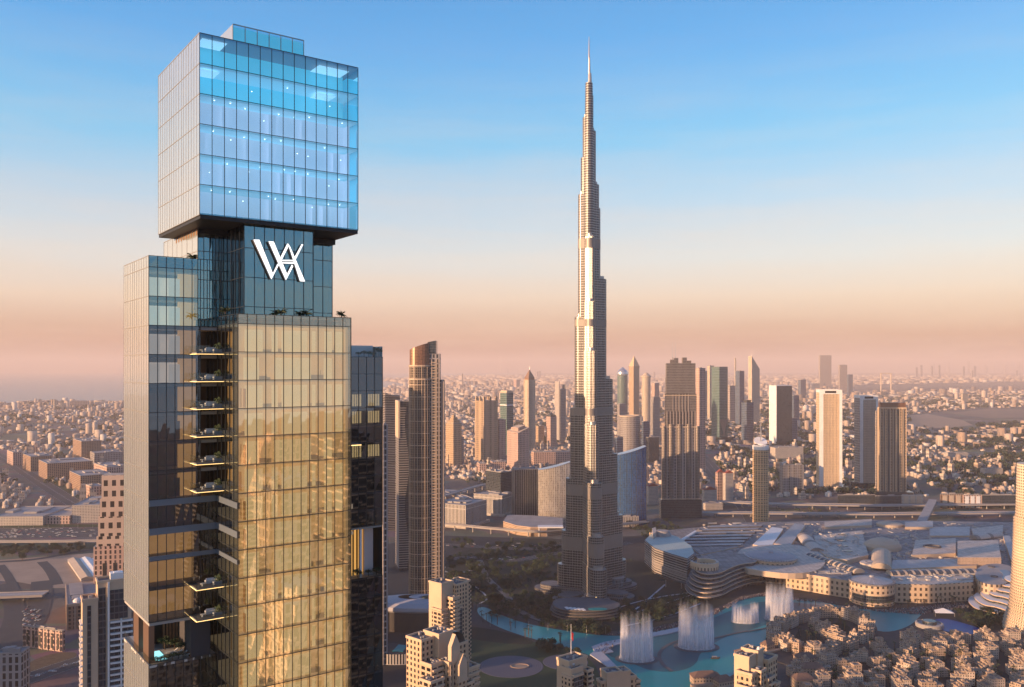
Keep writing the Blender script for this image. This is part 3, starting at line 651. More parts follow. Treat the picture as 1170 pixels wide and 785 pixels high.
# dark downtown ground: gardens, promenade
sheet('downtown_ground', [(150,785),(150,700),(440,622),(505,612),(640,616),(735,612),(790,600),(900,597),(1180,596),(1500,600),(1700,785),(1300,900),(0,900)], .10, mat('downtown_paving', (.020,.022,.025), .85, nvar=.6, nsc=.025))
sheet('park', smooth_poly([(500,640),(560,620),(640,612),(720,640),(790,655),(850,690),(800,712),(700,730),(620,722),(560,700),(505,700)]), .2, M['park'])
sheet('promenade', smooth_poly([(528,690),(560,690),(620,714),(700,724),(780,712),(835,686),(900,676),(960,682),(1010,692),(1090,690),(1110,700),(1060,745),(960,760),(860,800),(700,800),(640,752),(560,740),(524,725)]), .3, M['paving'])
lake = smooth_poly([(545,694),(556,694),(572,703),(600,713),(650,722),(700,728),(738,724),(790,714),(826,698),(842,686),(872,681),(905,684),(940,688),(975,696),(1003,697),(1035,695),(1066,692),(1052,703),(1040,716),(1012,724),(988,716),(984,706),(965,700),(945,699),(922,703),(900,712),(884,722),(873,735),(862,744),(846,748),(840,756),(846,765),(828,778),(800,786),(760,800),(726,792),(712,772),(694,760),(672,748),(640,738),(600,728),(566,716),(546,703)], 2)
sheet('lake_water', lake, .42, M['water'])
sheet('deep_water', smooth_poly([(690,738),(722,731),(768,722),(812,708),(848,692),(880,686),(930,691),(975,698),(930,699),(905,703),(880,713),(850,722),(828,728),(800,745),(796,760),(776,768),(745,768),(716,756),(694,750)], 2), .50, M['water_deep'])
sheet('lagoon_water', smooth_poly([(1066,708),(1080,707),(1100,712),(1122,719),(1118,726),(1085,724),(1068,716)], 2), .55, M['water_blue'])
sheet('lagoon_garden', smooth_poly([(1088,700),(1110,694),(1150,700),(1165,716),(1130,722),(1095,712)], 2), .5, M['park'])
# white zig-zag walkway over the lake
wk = [(676,740),(690,735),(712,731),(742,725),(775,718),(790,719),(760,726),(728,731),(694,741),(701,746),(690,748),(712,770),(704,770),(674,749),(679,745)]
sheet('lake_walkway', wk, 1.6, M['paving_l'], thick=1.1)
def ribbon(name, line, wdt, z, m, thick=None, mark=None, px=True, kind='structure', parent=None, rail=None, n_mark=None, mz=.01):
    P = smooth_line([tuple(G(*q))[:2] for q in line] if px else line, 2)
    n = len(P); nm = []
    for i in range(n):
        a, b = P[max(0,i-1)], P[min(n-1,i+1)]; d = hypot(b[0]-a[0], b[1]-a[1]); nm.append((-(b[1]-a[1])/d, (b[0]-a[0])/d))
    def strip(o0, o1, zz):
        s_ = MB(); i0 = s_.av([(P[i][0]+nm[i][0]*o0, P[i][1]+nm[i][1]*o0, zz) for i in range(n)]); i1 = s_.av([(P[i][0]+nm[i][0]*o1, P[i][1]+nm[i][1]*o1, zz) for i in range(n)])
        for i in range(n-1): s_.face((i0+i, i1+i, i1+i+1, i0+i+1) if o1 < o0 else (i0+i, i0+i+1, i1+i+1, i1+i))
        return s_
    s_ = strip(-wdt/2, wdt/2, z)
    if thick:
        lo = strip(-wdt/2, wdt/2, z-thick); k = s_.av(lo.v)
        for f in lo.f: s_.face([q+k for q in reversed(f)])
        for side in (0, n):
            for i in range(n-1): a, b = side+i, side+i+1; s_.face((k+a, k+b, b, a))
        for o0 in (-wdt/2, wdt/2-.4):      # parapets
            for i in range(n-1):
                q = [(P[j][0]+nm[j][0]*oo, P[j][1]+nm[j][1]*oo) for j, oo in ((i,o0),(i+1,o0),(i+1,o0+.4),(i,o0+.4))]
                s_.prism(q, z, z+1.1, 0, 0)
    o = s_.build(name, m, parent); 
    if kind: tag(o, kind=kind)
    if mark:
        mm = MB()
        for off in mark:
            q = strip(off-.14, off+.14, z+mz); k = mm.av(q.v)
            for i, f in enumerate(q.f):
                mm.face([x+k for x in f])
        mo = mm.build('road_marking', M['marking'], o if not parent else parent)
    return o, P, nm
# roads and highway, left side
hwy = [(-60,597),(60,595),(160,592)]
ribbon('highway', [(-400,613),(-60,610),(60,609),(200,607),(330,604)], 104, .30, M['asphalt'], mark=(-50,-38,-28,-14,-5,5,14,28,38,50))
sheet('highway_verge', [(-200,600),(120,599),(200,598),(200,602),(-200,604)], .2, M['grass']); sheet('canal_verge', [(-200,630),(0,629),(140,627),(200,626),(200,620),(0,621),(-200,622)], .2, mat('canal_grass', (.03,.05,.018), .9))
ribbon('avenue', [(-60,496),(0,520),(35,544),(70,566),(96,582),(110,592)], 46, .25, M['asphalt'], mark=(-21,-1.5,1.5,21))
sheet('avenue_garden', [(40,525),(60,536),(100,572),(86,574),(50,548)], .2, M['grass'])
sheet('sandy_lot', [(-80,640),(0,640),(130,630),(150,640),(130,672),(60,672),(20,665),(-80,660)], .15, M['sand'])
ribbon('side_road', [(-60,646),(0,642),(40,640),(90,630),(140,624)], 14, .28, M['asphalt']); ribbon('side_road', [(48,642),(58,652),(66,668)], 16, .30, M['asphalt']); ribbon('side_road', [(0,646),(12,662),(22,690)], 14, .31, M['asphalt'])
ribbon('ramp_road', [(-30,752),(0,736),(14,718),(18,700),(14,682),(0,668)], 26, .33, M['asphalt']); ribbon('ramp_road', [(48,664),(46,690),(36,715),(14,740),(-30,762)], 30, .35, M['asphalt'])
ribbon('boulevard', [(-40,800),(20,780),(70,762),(110,750),(180,738),(300,728)], 34, .40, M['asphalt'], mark=(-16,-1.5,1.5,16))
sheet('dry_scrub', smooth_poly([(22,772),(30,758),(60,746),(92,745),(80,756),(50,766)], 2), .3, mat('dry_scrub', (.12,.085,.05), .95, nvar=.5, nsc=.2))
# downtown roads
ribbon('boulevard', [(505,640),(540,636),(590,642),(620,634),(660,630),(720,620)], 20, .36, M['asphalt'], mark=(-9,0,9)); ribbon('boulevard', [(505,622),(560,626),(620,628),(650,622)], 22, .34, M['asphalt'], mark=(-10,0,10))
ribbon('boulevard', [(548,640),(556,662),(580,680),(592,700),(640,716)], 10, .38, mat('park_path', (.16,.15,.15), .8)); 
for k, pts in enumerate(([(730,612),(770,622),(800,640)],[(735,605),(775,606),(830,590),(860,578),(930,574)],[(680,706),(720,706),(765,694),(800,684)],[(700,712),(740,712),(790,700)])):
    ribbon('garden_road', pts, (12,18,7,6)[k], .36+.02*k, M['asphalt'])
ribbon('city_road', [(817,545),(830,558),(850,580),(862,600)], 34, .32, M['asphalt'], mark=(-15,0,15)); ribbon('city_road', [(770,500),(800,520),(822,548)], 60, .30, M['asphalt'], mark=(-28,-10,10,28)); ribbon('city_road', [(915,560),(930,572),(942,586)], 24, .32, M['asphalt'])
ribbon('interchange_road', [(500,560),(540,562),(580,557),(640,545)], 40, .30, M['plain_conc']); ribbon('city_road', [(470,590),(520,572),(570,548),(640,520)], 46, .34, M['asphalt'], mark=(-20,0,20))
sheet('sandy_field', [(1036,474),(1060,473),(1100,480),(1112,486),(1080,489),(1036,490)], .2, mat('field_tan', (.36,.25,.17), .95, nvar=.2, nsc=.004)); sheet('sandy_field', [(1085,472),(1130,467),(1200,468),(1200,476),(1130,478)], .22, mat('field_brown', (.22,.16,.12), .95, nvar=.2, nsc=.004))
sheet('sandy_field', [(0,497),(40,497),(36,502),(0,503)], .2, mat('field_green', (.14,.14,.08), .95, nvar=.2)); 
def viaduct(label, line, wdt, z, px=True, step=38, mark=None, cat='viaduct', name='viaduct'):
    t = thing(name, label, cat)
    o, P, nm = ribbon('deck', line, wdt, z, M['plain_conc'], thick=2.2, mark=mark, parent=t, kind=None, px=px)
    acc = 0; s = None
    for i in range(1, len(P)):
        acc += hypot(P[i][0]-P[i-1][0], P[i][1]-P[i-1][1])
        if acc > step:
            acc = 0; q = MB(); x, y = P[i]; q.cone((0,0), 1.5, 1.3, 0, z-3.4, 10); q.prism([(-wdt*.3,-1.4),(wdt*.3,-1.4),(wdt*.3,1.4),(-wdt*.3,1.4)], z-3.4, z-2.2, 0, 0, True)
            if s is None: s = q.build('pier', M['plain_conc'], t, (x,y,0), atan2(nm[i][1], nm[i][0]))
            else: dup(s, (x,y,0), atan2(nm[i][1], nm[i][0]), parent=t)
    return t
def dens(line, n):      # resample so piers fall at even steps
    return [tuple(Vector(line[i]).lerp(Vector(line[i+1]), k/n)) for i in range(len(line)-1) for k in range(n)]+[line[-1]]
viaduct('long pale elevated rail track on pillars beside the left highway', dens([(-60,626),(60,625.5),(160,624),(300,622)],14), 10, 12, step=30)
viaduct('dark road overpass with two lanes above the left ramp roads', dens([(-60,688),(0,687),(52,685)],5), 26, 9, mark=(-12,-1,1,12), step=34)
viaduct('curved elevated road in front of the dark glass offices left of the tallest tower', dens([(500,604),(560,610),(610,614),(650,611),(700,606),(740,602)],5), 11, 12)
viaduct('farther of the two elevated roads crossing beyond the shopping mall', dens([(770,576),(880,581),(1000,583),(1180,581)],9), 24, 12, mark=(-10,0,10))
viaduct('nearer of the two elevated roads crossing beyond the shopping mall', dens([(775,590),(880,591),(1000,592),(1180,590)],9), 22, 10, mark=(-9,0,9))
for k, ln in enumerate(([(500,582),(540,580),(575,576)],[(498,566),(530,572),(560,586)],[(500,575),(550,560),(600,552)])):
    viaduct(['lower flyover of the tangled junction behind the curved brown tower','middle flyover of the tangled junction behind the curved brown tower','upper flyover of the tangled junction behind the curved brown tower'][k], dens(ln,6), 14, 9+3*k)

# ================================================================== the tallest tower
def capsule(L_, r, n=9):
    return [(-2,-r),(L_,-r)]+[(L_+r*cos(-pi/2+pi*k/n), r*sin(-pi/2+pi*k/n)) for k in range(1,n)]+[(L_,r),(-2,r)]
BY = 1285.0; BX = XA(673, BY)
BT = thing('supertall_tower', 'tallest needle-like stepped silver tower with a spire, centre of the city', 'skyscraper', (BX,BY,0))
M['burj'] = facade('fluted_steel_facade', (.31,.295,.28), (.02,.022,.026), 1.6, 3.7, .80, .66, .25, .42, metal=.6, gvar=.4, gm=.1)
M['burj_band'] = mat('louvre_band', (.26,.23,.205), .5, .3, nvar=.1); M['burj_top'] = mat('steel_cap', (.40,.38,.36), .35, .6)
def zb_(py): return ZA(py, BY)
pxm = BY/F
wings = {'front': (-82, [(193,4),(271,8),(345,11),(401,15),(484,21),(548,29),(606,37),(640,44)], 0),
         'right': (38, [(109,5),(149,8),(210,12),(237,13.5),(318,21),(433,29),(520,35),(592,41.5),(645,46)], 1),
         'left': (158, [(134,7),(180,9),(222,12),(362,16),(466,21),(547,26),(607,30.5),(646,35)], 1)}
def rad(z): return 3.6+8.6*(1-z/760)
for wn_, (ang, tiers, sided) in wings.items():
    wobj = None
    for k, (py, ext) in enumerate(tiers):
        z = zb_(py); r = rad(z)+.35*(k % 2)
        Lg = max(.5, (ext*pxm-r)/(abs(cos(R(ang))) if sided else .8))
        s = MB(); s.prism(capsule(Lg, r), 0, z, 0, 1)
        o = s.build('wing_tier', [M['burj'], M['burj_top']], BT, rot=R(ang))
        # parapet frame and roof box on top of each setback
        s = MB(); s.prism(capsule(Lg, r*.55), z, z+4.5, 0, 0); s.build('terrace_parapet', M['burj_top'], o)
        # mechanical bands
        for b0, b1 in ((284,273),(373,365),(474,466),(566,553),(628,613)):
            if zb_(b0) < z-2: bm = MB(); bm.prism(capsule(Lg+.25, r+.3), zb_(b0), zb_(b1) if zb_(b1) < z else z-.01, 0, 0, top=True); bm.build('louvre_band', M['burj_band'], o)
        # vertical fins on the rounded nose
        fm = MB()
        for q in range(0, 13):
            a_ = -pi/2+pi*q/12; x = Lg+r*cos(a_); y = r*sin(a_)
            fm.tube((x,y,0),(x,y,z),.28,4)
        nside = int(Lg/4)
        for q in range(nside):
            for sg_ in (-1,1): fm.tube((2+q*4, sg_*r, 0),(2+q*4, sg_*r, z),.28,4)
        fm.build('vertical_fin', M['burj_top'], o)
s = MB(); s.cone((0,0), 11, 6.8, 0, zb_(149), 20, 0); s.cone((0,0), 6.4, 5.4, zb_(149), zb_(95), 20, 0); s.build('core', [M['burj']], BT)
s = MB(); s.cone((1.2,0), 3.2, 2.4, zb_(97), zb_(84), 12); s.cone((.4,0), 1.9, 1.3, zb_(84), zb_(66), 10); s.cone((0,0), 1.2, .35, zb_(66), zb_(42), 8); s.build('spire', M['burj_top'], BT)
# podium pavilions and low terraces at the foot
s = MB()
for ang, l, r, z in ((-82,62,16,9),(38,66,17,12),(158,60,16,12),(-82,70,12,5),(-20,45,14,8),(98,45,16,9),(-140,44,14,8)):
    p = [(x*cos(R(ang))-y*sin(R(ang)), x*sin(R(ang))+y*cos(R(ang))) for x, y in capsule(l, r)]
    s.prism(p, 0, z, 0, 1)
    p = [(x*cos(R(ang))-y*sin(R(ang)), x*sin(R(ang))+y*cos(R(ang))) for x, y in capsule(l+4, r+5)]; s.prism(p, 0, z*.5, 0, 1)
s.build('podium', [facade('podium_stone', (.17,.15,.14), (.05,.06,.07), 3, 3.4, .7, .5), mat('podium_roof', (.16,.15,.15), .8, nvar=.4, nsc=.1)], BT)
for k, (px, py, r, h, lb) in enumerate(((655,672,15,22,'round glass entrance pavilion left of the tallest tower foot'),(701,674,16,20,'round glass entrance pavilion right of the tallest tower foot'))):
    g = G(px, py); t = thing('pavilion', lb, 'pavilion', g); s = MB(); s.cone((0,0), r, r*.96, 0, h, 28); s.build('glass_drum', facade('pavilion_glass', (.22,.24,.25), (.10,.14,.16), 2.4, 4.5, .85, .85), t)
    s = MB(); s.cone((0,0), r*1.05, r*1.02, h, h+1.2, 28); s.cone((0,0), r*.5, r*.5, h+1.2, h+2.6, 20); s.build('roof', M['roof'], t)
g = G(678, 695); t = thing('entrance_building', 'stepped round entrance building between the pavilions under the tallest tower', 'building', g)
for k in range(4):
    s = MB(); s.cone((0, k*4), 26-k*5, 25-k*5, k*4, k*4+3.6, 30); s.build('storey', [facade('entr', (.2,.17,.15), (.06,.05,.04), 2.5, 4, .8, .6, lit=.1)], t)
    s = MB(); s.cone((0, k*4), 27-k*5, 27-k*5, k*4+3.6, k*4+4, 30); s.build('roof_rim', M['burj_top'], t)
# ================================================================== towers of the city
fa = lambda *a, **k: facade(*a, **k)
M['f_tan'] = fa('tan_tower_facade', (.54,.38,.24), (.07,.055,.05), 6.0, 7.2, .46, .78, .2, .7)
M['f_pink'] = fa('pink_tower_facade', (.52,.36,.30), (.07,.06,.065), 6.4, 7.2, .42, .72, .2, .7)
M['f_green'] = fa('green_glass_facade', (.20,.25,.24), (.035,.09,.09), 5.0, 7.2, .82, .8, .1, .4, gvar=.4)
M['f_dark'] = fa('dark_glass_facade', (.08,.085,.095), (.025,.035,.045), 2.4, 3.8, .85, .8, .08, .4, gvar=.6)
M['f_blue'] = fa('blue_glass_facade', (.18,.22,.28), (.02,.045,.09), 5.0, 8.0, .8, .84, .06, .4, gvar=.5)
M['f_cream'] = fa('cream_fin_facade', (.62,.52,.40), (.09,.08,.07), 5.2, 7, .45, .85, .15, .6)
M['f_grey'] = fa('grey_tower_facade', (.34,.31,.30), (.045,.045,.05), 5.2, 7, .5, .75, .15, .6)
M['f_lou'] = fa('louvre_facade', (.40,.33,.28), (.03,.03,.035), 60, 3.6, .98, .62, .2, .6)
M['f_white'] = fa('white_block_facade', (.52,.46,.40), (.07,.07,.08), 3.2, 3.4, .5, .5, .15, .6)
M['f_brown'] = fa('brown_block_facade', (.34,.22,.15), (.05,.045,.045), 5.5, 5.0, .55, .62, .2, .7)
M['f_stripe'] = fa('striped_midrise_facade', (.50,.46,.42), (.035,.04,.05), 3.4, 40, .5, .97, .15, .6)
M['f_far'] = fa('far_tower_facade', (.38,.32,.29), (.08,.08,.09), 12, 14, .5, .7, .2, .6)
def dims(xl, xc, xr, ytop, ybase, th, lbmax=80, lamax=200):
    C = G(xc, ybase); da = Vector((cos(R(th)), sin(R(th)))); db = Vector((-da.y, da.x))
    def solve(px, dr):
        k = (px-CX)/F; q = dr.x-k*dr.y; return (k*C.y-C.x)/q if abs(q) > 1e-4 else 0
    la = solve(xr, da); lb = solve(xl, db)
    if not (0 < la < lamax): la = min(lamax, max(4, abs(la)) if la > 0 else (xr-xc)*C.y/F)
    if not (0 < lb < lbmax): lb = lbmax if lb <= 0 or lb > lbmax else lb
    return C, la, lb, ZA(ytop, C.y)
def ribs(s, la, lb, z0, z1, sp, w, d, both=True):
    n = max(1, round(la/sp))
    for k in range(n+1): x = la*k/n; s.box(x-w/2, x+w/2, -d, .1, z0, z1)
    if both:
        n = max(1, round(lb/sp))
        for k in range(n+1): y = lb*k/n; s.box(-d, .1, y-w/2, y+w/2, z0, z1)
def slabs(s, la, lb, z0, z1, sp, h, d):
    z = z0+sp
    while z < z1-1: s.box(-d, la+d, -d, lb+d, z-h/2, z+h/2); z += sp
def roofkit(t, la, lb, h, m='roof', seed=0, n=4):
    rnd = random.Random(seed); s = MB()
    for q in ((0,la,0,.6),(0,la,lb-.6,lb),(0,.6,.6,lb-.6),(la-.6,la,.6,lb-.6)): s.box(*q, h, h+1.4)
    s.build('parapet', M['plain_conc'], t)
    for k in range(n):
        w_, d_ = rnd.uniform(.15,.3)*la, rnd.uniform(.15,.35)*lb; x, y = rnd.uniform(1, la-w_-1), rnd.uniform(1, lb-d_-1)
        s = MB(); s.box(x, x+w_, y, y+d_, h+.02*k, h+rnd.uniform(1.5,4.5)); s.build('roof_unit', M[m], t)
def tower(name, label, spec, fm, th=36, cat='tower', rib=None, slab=None, podium=None, roof=True, lbmax=80, top='roof', ribm='plain_conc', group=None):
    C, la, lb, h = dims(*spec, th, lbmax); t = thing(name, label, cat, C, R(th), group)
    s = MB(); s.box(0, la, 0, lb, 0, h, 0, 1, False); s.build('tower_body', [M[fm], M[top]], t)
    if rib: s = MB(); ribs(s, la, lb, 0, h+.3, *rib); s.build('vertical_fin', M[ribm], t)
    if slab: s = MB(); slabs(s, la, lb, 0, h, *slab); s.build('floor_slab', M[ribm], t)
    if podium: s = MB(); s.box(-podium[0], la+podium[0], -podium[0], lb+podium[0], 0, podium[1]); s.build('podium', [M['f_white']], t)
    if roof: roofkit(t, la, lb, h, seed=int(C.x) % 97)
    return t, la, lb, h
# --- far left of centre
tower('office_tower', 'very slim grey tower edge close beside the glass skyscraper right wing', (436.5,438,443,486,760), 'f_grey', 36)
t, la, lb, h = tower('sail_tower', 'striped brown tower with a sloping curved roof, behind the slim grey tower', (437,440,457,452,606), 'f_lou', 20, roof=False, slab=(3.6,.9,.7))
s = MB(); n = 14
P = [(la*k/n, h+ (1-k/n)**.6*18-12) for k in range(n+1)]
for k in range(n):
    (x0,z0),(x1,z1) = P[k], P[k+1]; s.prism([(x0,0),(x1,0),(x1,lb),(x0,lb)], h-20, (z0+z1)/2 if z0 > h-20 else h-19, 0, 0)
s.build('curved_crown', M['f_lou'], t)
t, la, lb, h = tower('balcony_tower', 'dark tower with wavy pale balcony bands and a bright left edge', (452.5,456,468,459,652), 'f_dark', 14, roof=True)
s = MB(); z = 4
k = 0
while z < h-10:
    o_ = 1.2+1.0*sin(z*.05); s.box(-1.0, la*(.75+.2*sin(z*.045)), -o_, 0.1, z, z+1.3); s.box(-1.1, .1, -.8, lb, z, z+1.3); z += 3.9
s.build('balcony_band', M['plain_conc'], t); s = MB(); s.box(-1.4, 1.6, -1.2, lb, h-60, h+1.5); s.build('pale_edge_fin', M['beige'], t)
# --- curved brown landmark with rounded crown
g = G(486, 686); t = thing('curved_brown_tower', 'tall brown gridded tower with a rounded slanting copper crown', 'tower', g)
Y = g.y; mp = Y/F; zz = lambda py: ZA(py, Y)
M['f_bou'] = facade('brown_grid_facade', (.15,.115,.09), (.025,.022,.022), 3.0, 3.55, .66, .7, .12, .5, gvar=.5, metal=.2)
M['frame_tan'] = mat('tan_frame', (.50,.39,.29), .6); M['copper'] = facade('copper_crown', (.28,.15,.09), (.12,.06,.04), 1.2, 2.2, .8, .7, .3, .4, metal=.5)
def sup(cx_, cy_, rx, ry, n=26, e=2.6): return [(cx_+rx*abs(cos(a))**(2/e)*(1 if cos(a) > 0 else -1), cy_+ry*abs(sin(a))**(2/e)*(1 if sin(a) > 0 else -1)) for a in [2*pi*k/n for k in range(n)]]
pm_ = sup(-8, 14, 17, 17)
s = MB(); s.prism(pm_, 0, zz(434), 0, 1); s.prism([(a*.97-.2, b*.97+.4) for a, b in pm_], zz(434), zz(418), 0, 1); s.build('tower_body', [M['f_bou'], M['roof_dark']], t)
s = MB(); s.prism([(4,3),(20,5),(20,30),(4,30)], 0, zz(404), 0, 1); s.prism([(14,4),(26,7),(26,30),(14,30)], 0, zz(434), 0, 1); s.build('side_shaft', [M['f_grey'], M['roof_dark']], t)
s = MB(); slp = lambda x, y: zz(399)+(x+26)*.32*mp*.75-((x+4)**2)*.004
s.prism([(a*.95-.4, b*.95+.6) for a, b in pm_], zz(418), slp, 0, 1); s.prism([(3,2),(15,3),(15,28),(3,28)], zz(404), lambda x,y: zz(389.5)+(x-12)*.2, 2, 1); s.build('crown', [M['copper'], M['roof_dark'], M['f_dark']], t)
s = MB()
for (x, y) in pm_[::1]: s.tube((x, y, 0), (x, y, zz(434)), .42, 4); 
for (x, y) in pm_[::2]: s.tube((x*.97-.2, y*.97+.4, zz(434)), (x*.97-.2, y*.97+.4, zz(418)), .4, 4)
s.build('vertical_fin', M['frame_tan'], t)
s = MB()
z = 14
while z < zz(434): 
    s.prism([(-8+(a+8)*1.025, 14+(b-14)*1.025) for a, b in pm_], z, z+.9, 0, 0, True); z += 17.5
s.prism([(-8+(a+8)*1.03, 14+(b-14)*1.03) for a, b in pm_], zz(434), zz(434)+2, 0, 0, True); s.prism([(-8+(a+8)*1.03, 14+(b-14)*1.03) for a, b in pm_], zz(418)-1, zz(418)+1, 0, 0, True)
s.build('frame_ring', M['frame_tan'], t)
s = MB()
for z in range(8, int(zz(412)), 4): s.box(9, 15.5, 1.8, 3.4, z, z+1.1)
for x in (4.2, 8.8, 16.2, 19.8): s.box(x-.4, x+.4, 2.2, 3.2, 0, zz(410))
for x in (22.5, 25.6): s.box(x-.4, x+.4, 4.5, 6.2, 0, zz(436))
s.build('balcony_stack', M['frame_tan'], t)
# --- the business district behind
t, la, lb, h = tower('tan_tower', 'golden tan tower with a stepped pointed top, just right of the curved brown tower', (509,518,527.5,484,534), 'f_tan', 42)
s = MB()
for k, (f0, dz) in enumerate(((.12,10),(.26,18),(.38,27))): s.box(la*f0, la*(1-f0), lb*f0, lb*(1-f0), h, h+dz)
s.cone((la/2, lb/2), 2.2, .3, h+27, h+36, 8); s.build('stepped_crown', M['f_tan'], t)
t, la, lb, h = tower('crowned_tower', 'broad golden tower with notched corner turrets on top, left of the green glass tower', (543,553,568.5,458,530), 'f_tan', 36, rib=(5,1.2,.8), ribm='beige', roof=False)
for k, (x, y) in enumerate(((0,0),(la-7,0),(0,lb-7),(la-7,lb-7),(la/2-4,0),(0,lb/2-4))):
    s = MB(); s.box(x, x+7, y, y+7, h, h+12); s.box(x+1.5, x+5.5, y+1.5, y+5.5, h+12, h+15); s.build('corner_turret', M['f_tan'], t)
t, la, lb, h = tower('green_glass_tower', 'slim green glass tower with a pale cap behind the broad golden tower', (571.5,579,586.5,449,522), 'f_green', 36, roof=False)
s = MB(); s.box(-.6, la+.6, -.6, lb+.6, h, h+5); s.box(2, la-2, 2, lb-2, h+5, h+9); s.build('pale_cap', M['beige'], t); s = MB(); s.box(-.5, la*.95, -.6, lb+.5, h-48, h-44); s.build('pale_band', M['white'], t)
t, la, lb, h = tower('pink_tower', 'low pink tower wedged between the broad golden tower and the stepped tower', (567,570,578,480,528), 'f_pink', 36)
t, la, lb, h = tower('stepped_tower', 'pink stone tower with sloped stepped shoulders in front of the needle-topped tower', (579.5,592,604.5,497,537), 'f_pink', 40, roof=False, rib=(6,.8,.4))
s = MB(); s.prism([(0,0),(la,0),(la,lb),(0,lb)], h, lambda x,y: h+6+x*.35+y*.1, 0, 1); s.prism([(la*.2,lb*.2),(la*.85,lb*.2),(la*.85,lb*.85),(la*.2,lb*.85)], h, lambda x,y: h+20+x*.25, 0, 1); s.build('sloped_shoulder', [M['f_pink'], M['beige']], t)
t, la, lb, h = tower('needle_tower', 'slender cream tower with a bronze pyramid spire, tallest left of the supertall tower', (598.5,604,611.5,434,516), 'f_cream', 36, roof=False, rib=(4.5,1.1,.6), ribm='beige')
def pyr(s, x0, x1, y0, y1, z0, z1, m=0):
    i = s.av([(x0,y0,z0),(x1,y0,z0),(x1,y1,z0),(x0,y1,z0),((x0+x1)/2,(y0+y1)/2,z1)])
    for k in range(4): s.face((i+k, i+(k+1)%4, i+4), m)
s = MB(); s.box(2, la-2, 2, lb-2, h, h+6); pyr(s, 1, la-1, 1, lb-1, h+6, h+42); s.build('pyramid_roof', mat('bronze_roof', (.34,.20,.12), .4, .4), t); s = MB(); s.tube((la/2,lb/2,h+38),(la/2,lb/2,h+56), .9, 6, r2=.3); s.build('spire', M['steel'], t)
t, la, lb, h = tower('domed_tower', 'pink tower with a small dark dome and narrow windows right of the needle-topped tower', (624,629,636,476,510), 'f_pink', 36, roof=False)
s = MB(); s.box(2,la-2,2,lb-2,h,h+6); s.lathe((la/2,lb/2), [(8,h+6),(7.5,h+10),(5,h+14),(.1,h+17)], 14); s.build('dome', M['f_dark'], t)
t, la, lb, h = tower('blade_tower', 'grey tower with two tall blade walls, just left of the supertall tower', (634,640,646,445,506), 'f_grey', 30, slab=(7,.8,.5))
s = MB(); s.box(-3,0,lb*.1,lb*.9,0,h+36); s.box(la,la+3,0,lb*.6,0,h+22); s.build('blade_wall', M['plain_conc'], t)
tower('brown_tower', 'small brown block between the needle-topped tower and the domed pink tower', (612,615,622,487,510), 'f_tan', 36)
tower('grey_block', 'grey block standing right behind the golden stepped tower', (516,518,530,500,532), 'f_grey', 36)
for k, (x0, x1, y0, yb, lb_) in enumerate(((607,655,517,532,'long low tan block with many bays left of the supertall tower'),(560,578,528,540,'low tan block beside the pink stone tower foot'),(545,556,530,541,'low white block under the broad golden tower'))):
    tower('low_block', lb_, (x0,x0+3,x1,y0,yb), 'f_pink', 12, cat='building')
tower('telecom_tower', 'very thin pale mast tower far on the hazy horizon above the needle-topped tower', (571.3,572,573.3,407,425), 'f_cream', 36, roof=False)
tower('telecom_tower', 'thin pale mast tower on the far city left of the golden tower', (527.7,528,529,427,443), 'f_cream', 36, roof=False)
tower('far_block', 'broad pinkish block far behind the green glass tower', (586,590,594,434,444), 'f_pink', 36)
# --- dark and bright offices around the foot of the supertall tower
tower('dark_office', 'dark glass office block left of the second dark glass office block', (555,572,585,540,585), 'f_dark', 40, cat='office building', slab=(12,.5,.2), ribm='dark_metal')
tower('dark_office', 'tallest dark glass office block right beside the bright curved glass building', (585,588,618,537,592), 'f_dark', 14, cat='office building', rib=(5,.5,.4), ribm='steel')
tower('midrise_block', 'pale striped midrise with two dark glass bays nearest the curved road, left one', (490,532,556,578,604), 'f_stripe', 62, cat='office building', podium=(5,5))
t, la, lb, h = tower('midrise_block', 'pale striped midrise with dark glass bays, right behind its twin', (541,574,588,567,590), 'f_stripe', 62, cat='office building', podium=(5,5))
def curve_glass(name, label, xl, xr, ytl, ytr, ybase, m, bow, fin='steel'):
    Yb = F*H/(ybase-HY); x0, x1 = XA(xl,Yb), XA(xr,Yb); wd = x1-x0; n = 18; t = thing(name, label, 'office building', (x0, Yb, 0))
    front = [(wd*k/n, -bow*sin(pi*k/n)) for k in range(n+1)]; back = [(wd*k/n, 26+bow*.3*sin(pi*k/n)) for k in range(n,-1,-1)]
    z0, z1 = ZA(ytl,Yb), ZA(ytr,Yb); top = lambda x, y: z0+(z1-z0)*max(0,min(1,x/wd))**1.3
    s = MB(); s.prism(front+back, 0, top, 0, 1); s.build('glass_shell', [m, M['steel']], t)
    s = MB()
    for k, (x, y) in enumerate(front): s.tube((x,y,0),(x,y,top(x,y)+.5), .28 if k % 3 else .5, 4)
    s.build('vertical_fin', M[fin], t)
    s = MB(); rim = [(x, y-.3, top(x,y)) for x, y in front]
    for a, b in zip(rim[:-1], rim[1:]): s.tube(a, b, .5, 4)
    s.build('roof_rim', M['steel'], t); return t
M['g_bright'] = facade('bright_mirror_facade', (.55,.50,.44), (.62,.55,.46), 2.2, 3.8, .86, .88, .16, .35, metal=.4, gm=.6, gvar=.4)
M['g_mirrorblue'] = facade('blue_mirror_facade', (.10,.16,.24), (.025,.13,.36), 2.2, 3.8, .86, .9, .06, .35, metal=.3, gm=.4, gvar=.45)
curve_glass('curved_glass_building', 'bright mirrored curved glass building with a sloping top, left of the supertall tower', 615, 652, 537, 528, 597, M['g_bright'], 8)
curve_glass('curved_glass_building', 'blue mirrored curved glass building with a sloping top, right of the supertall tower', 703, 738.5, 520, 510, 600, M['g_mirrorblue'], 9, 'mull')
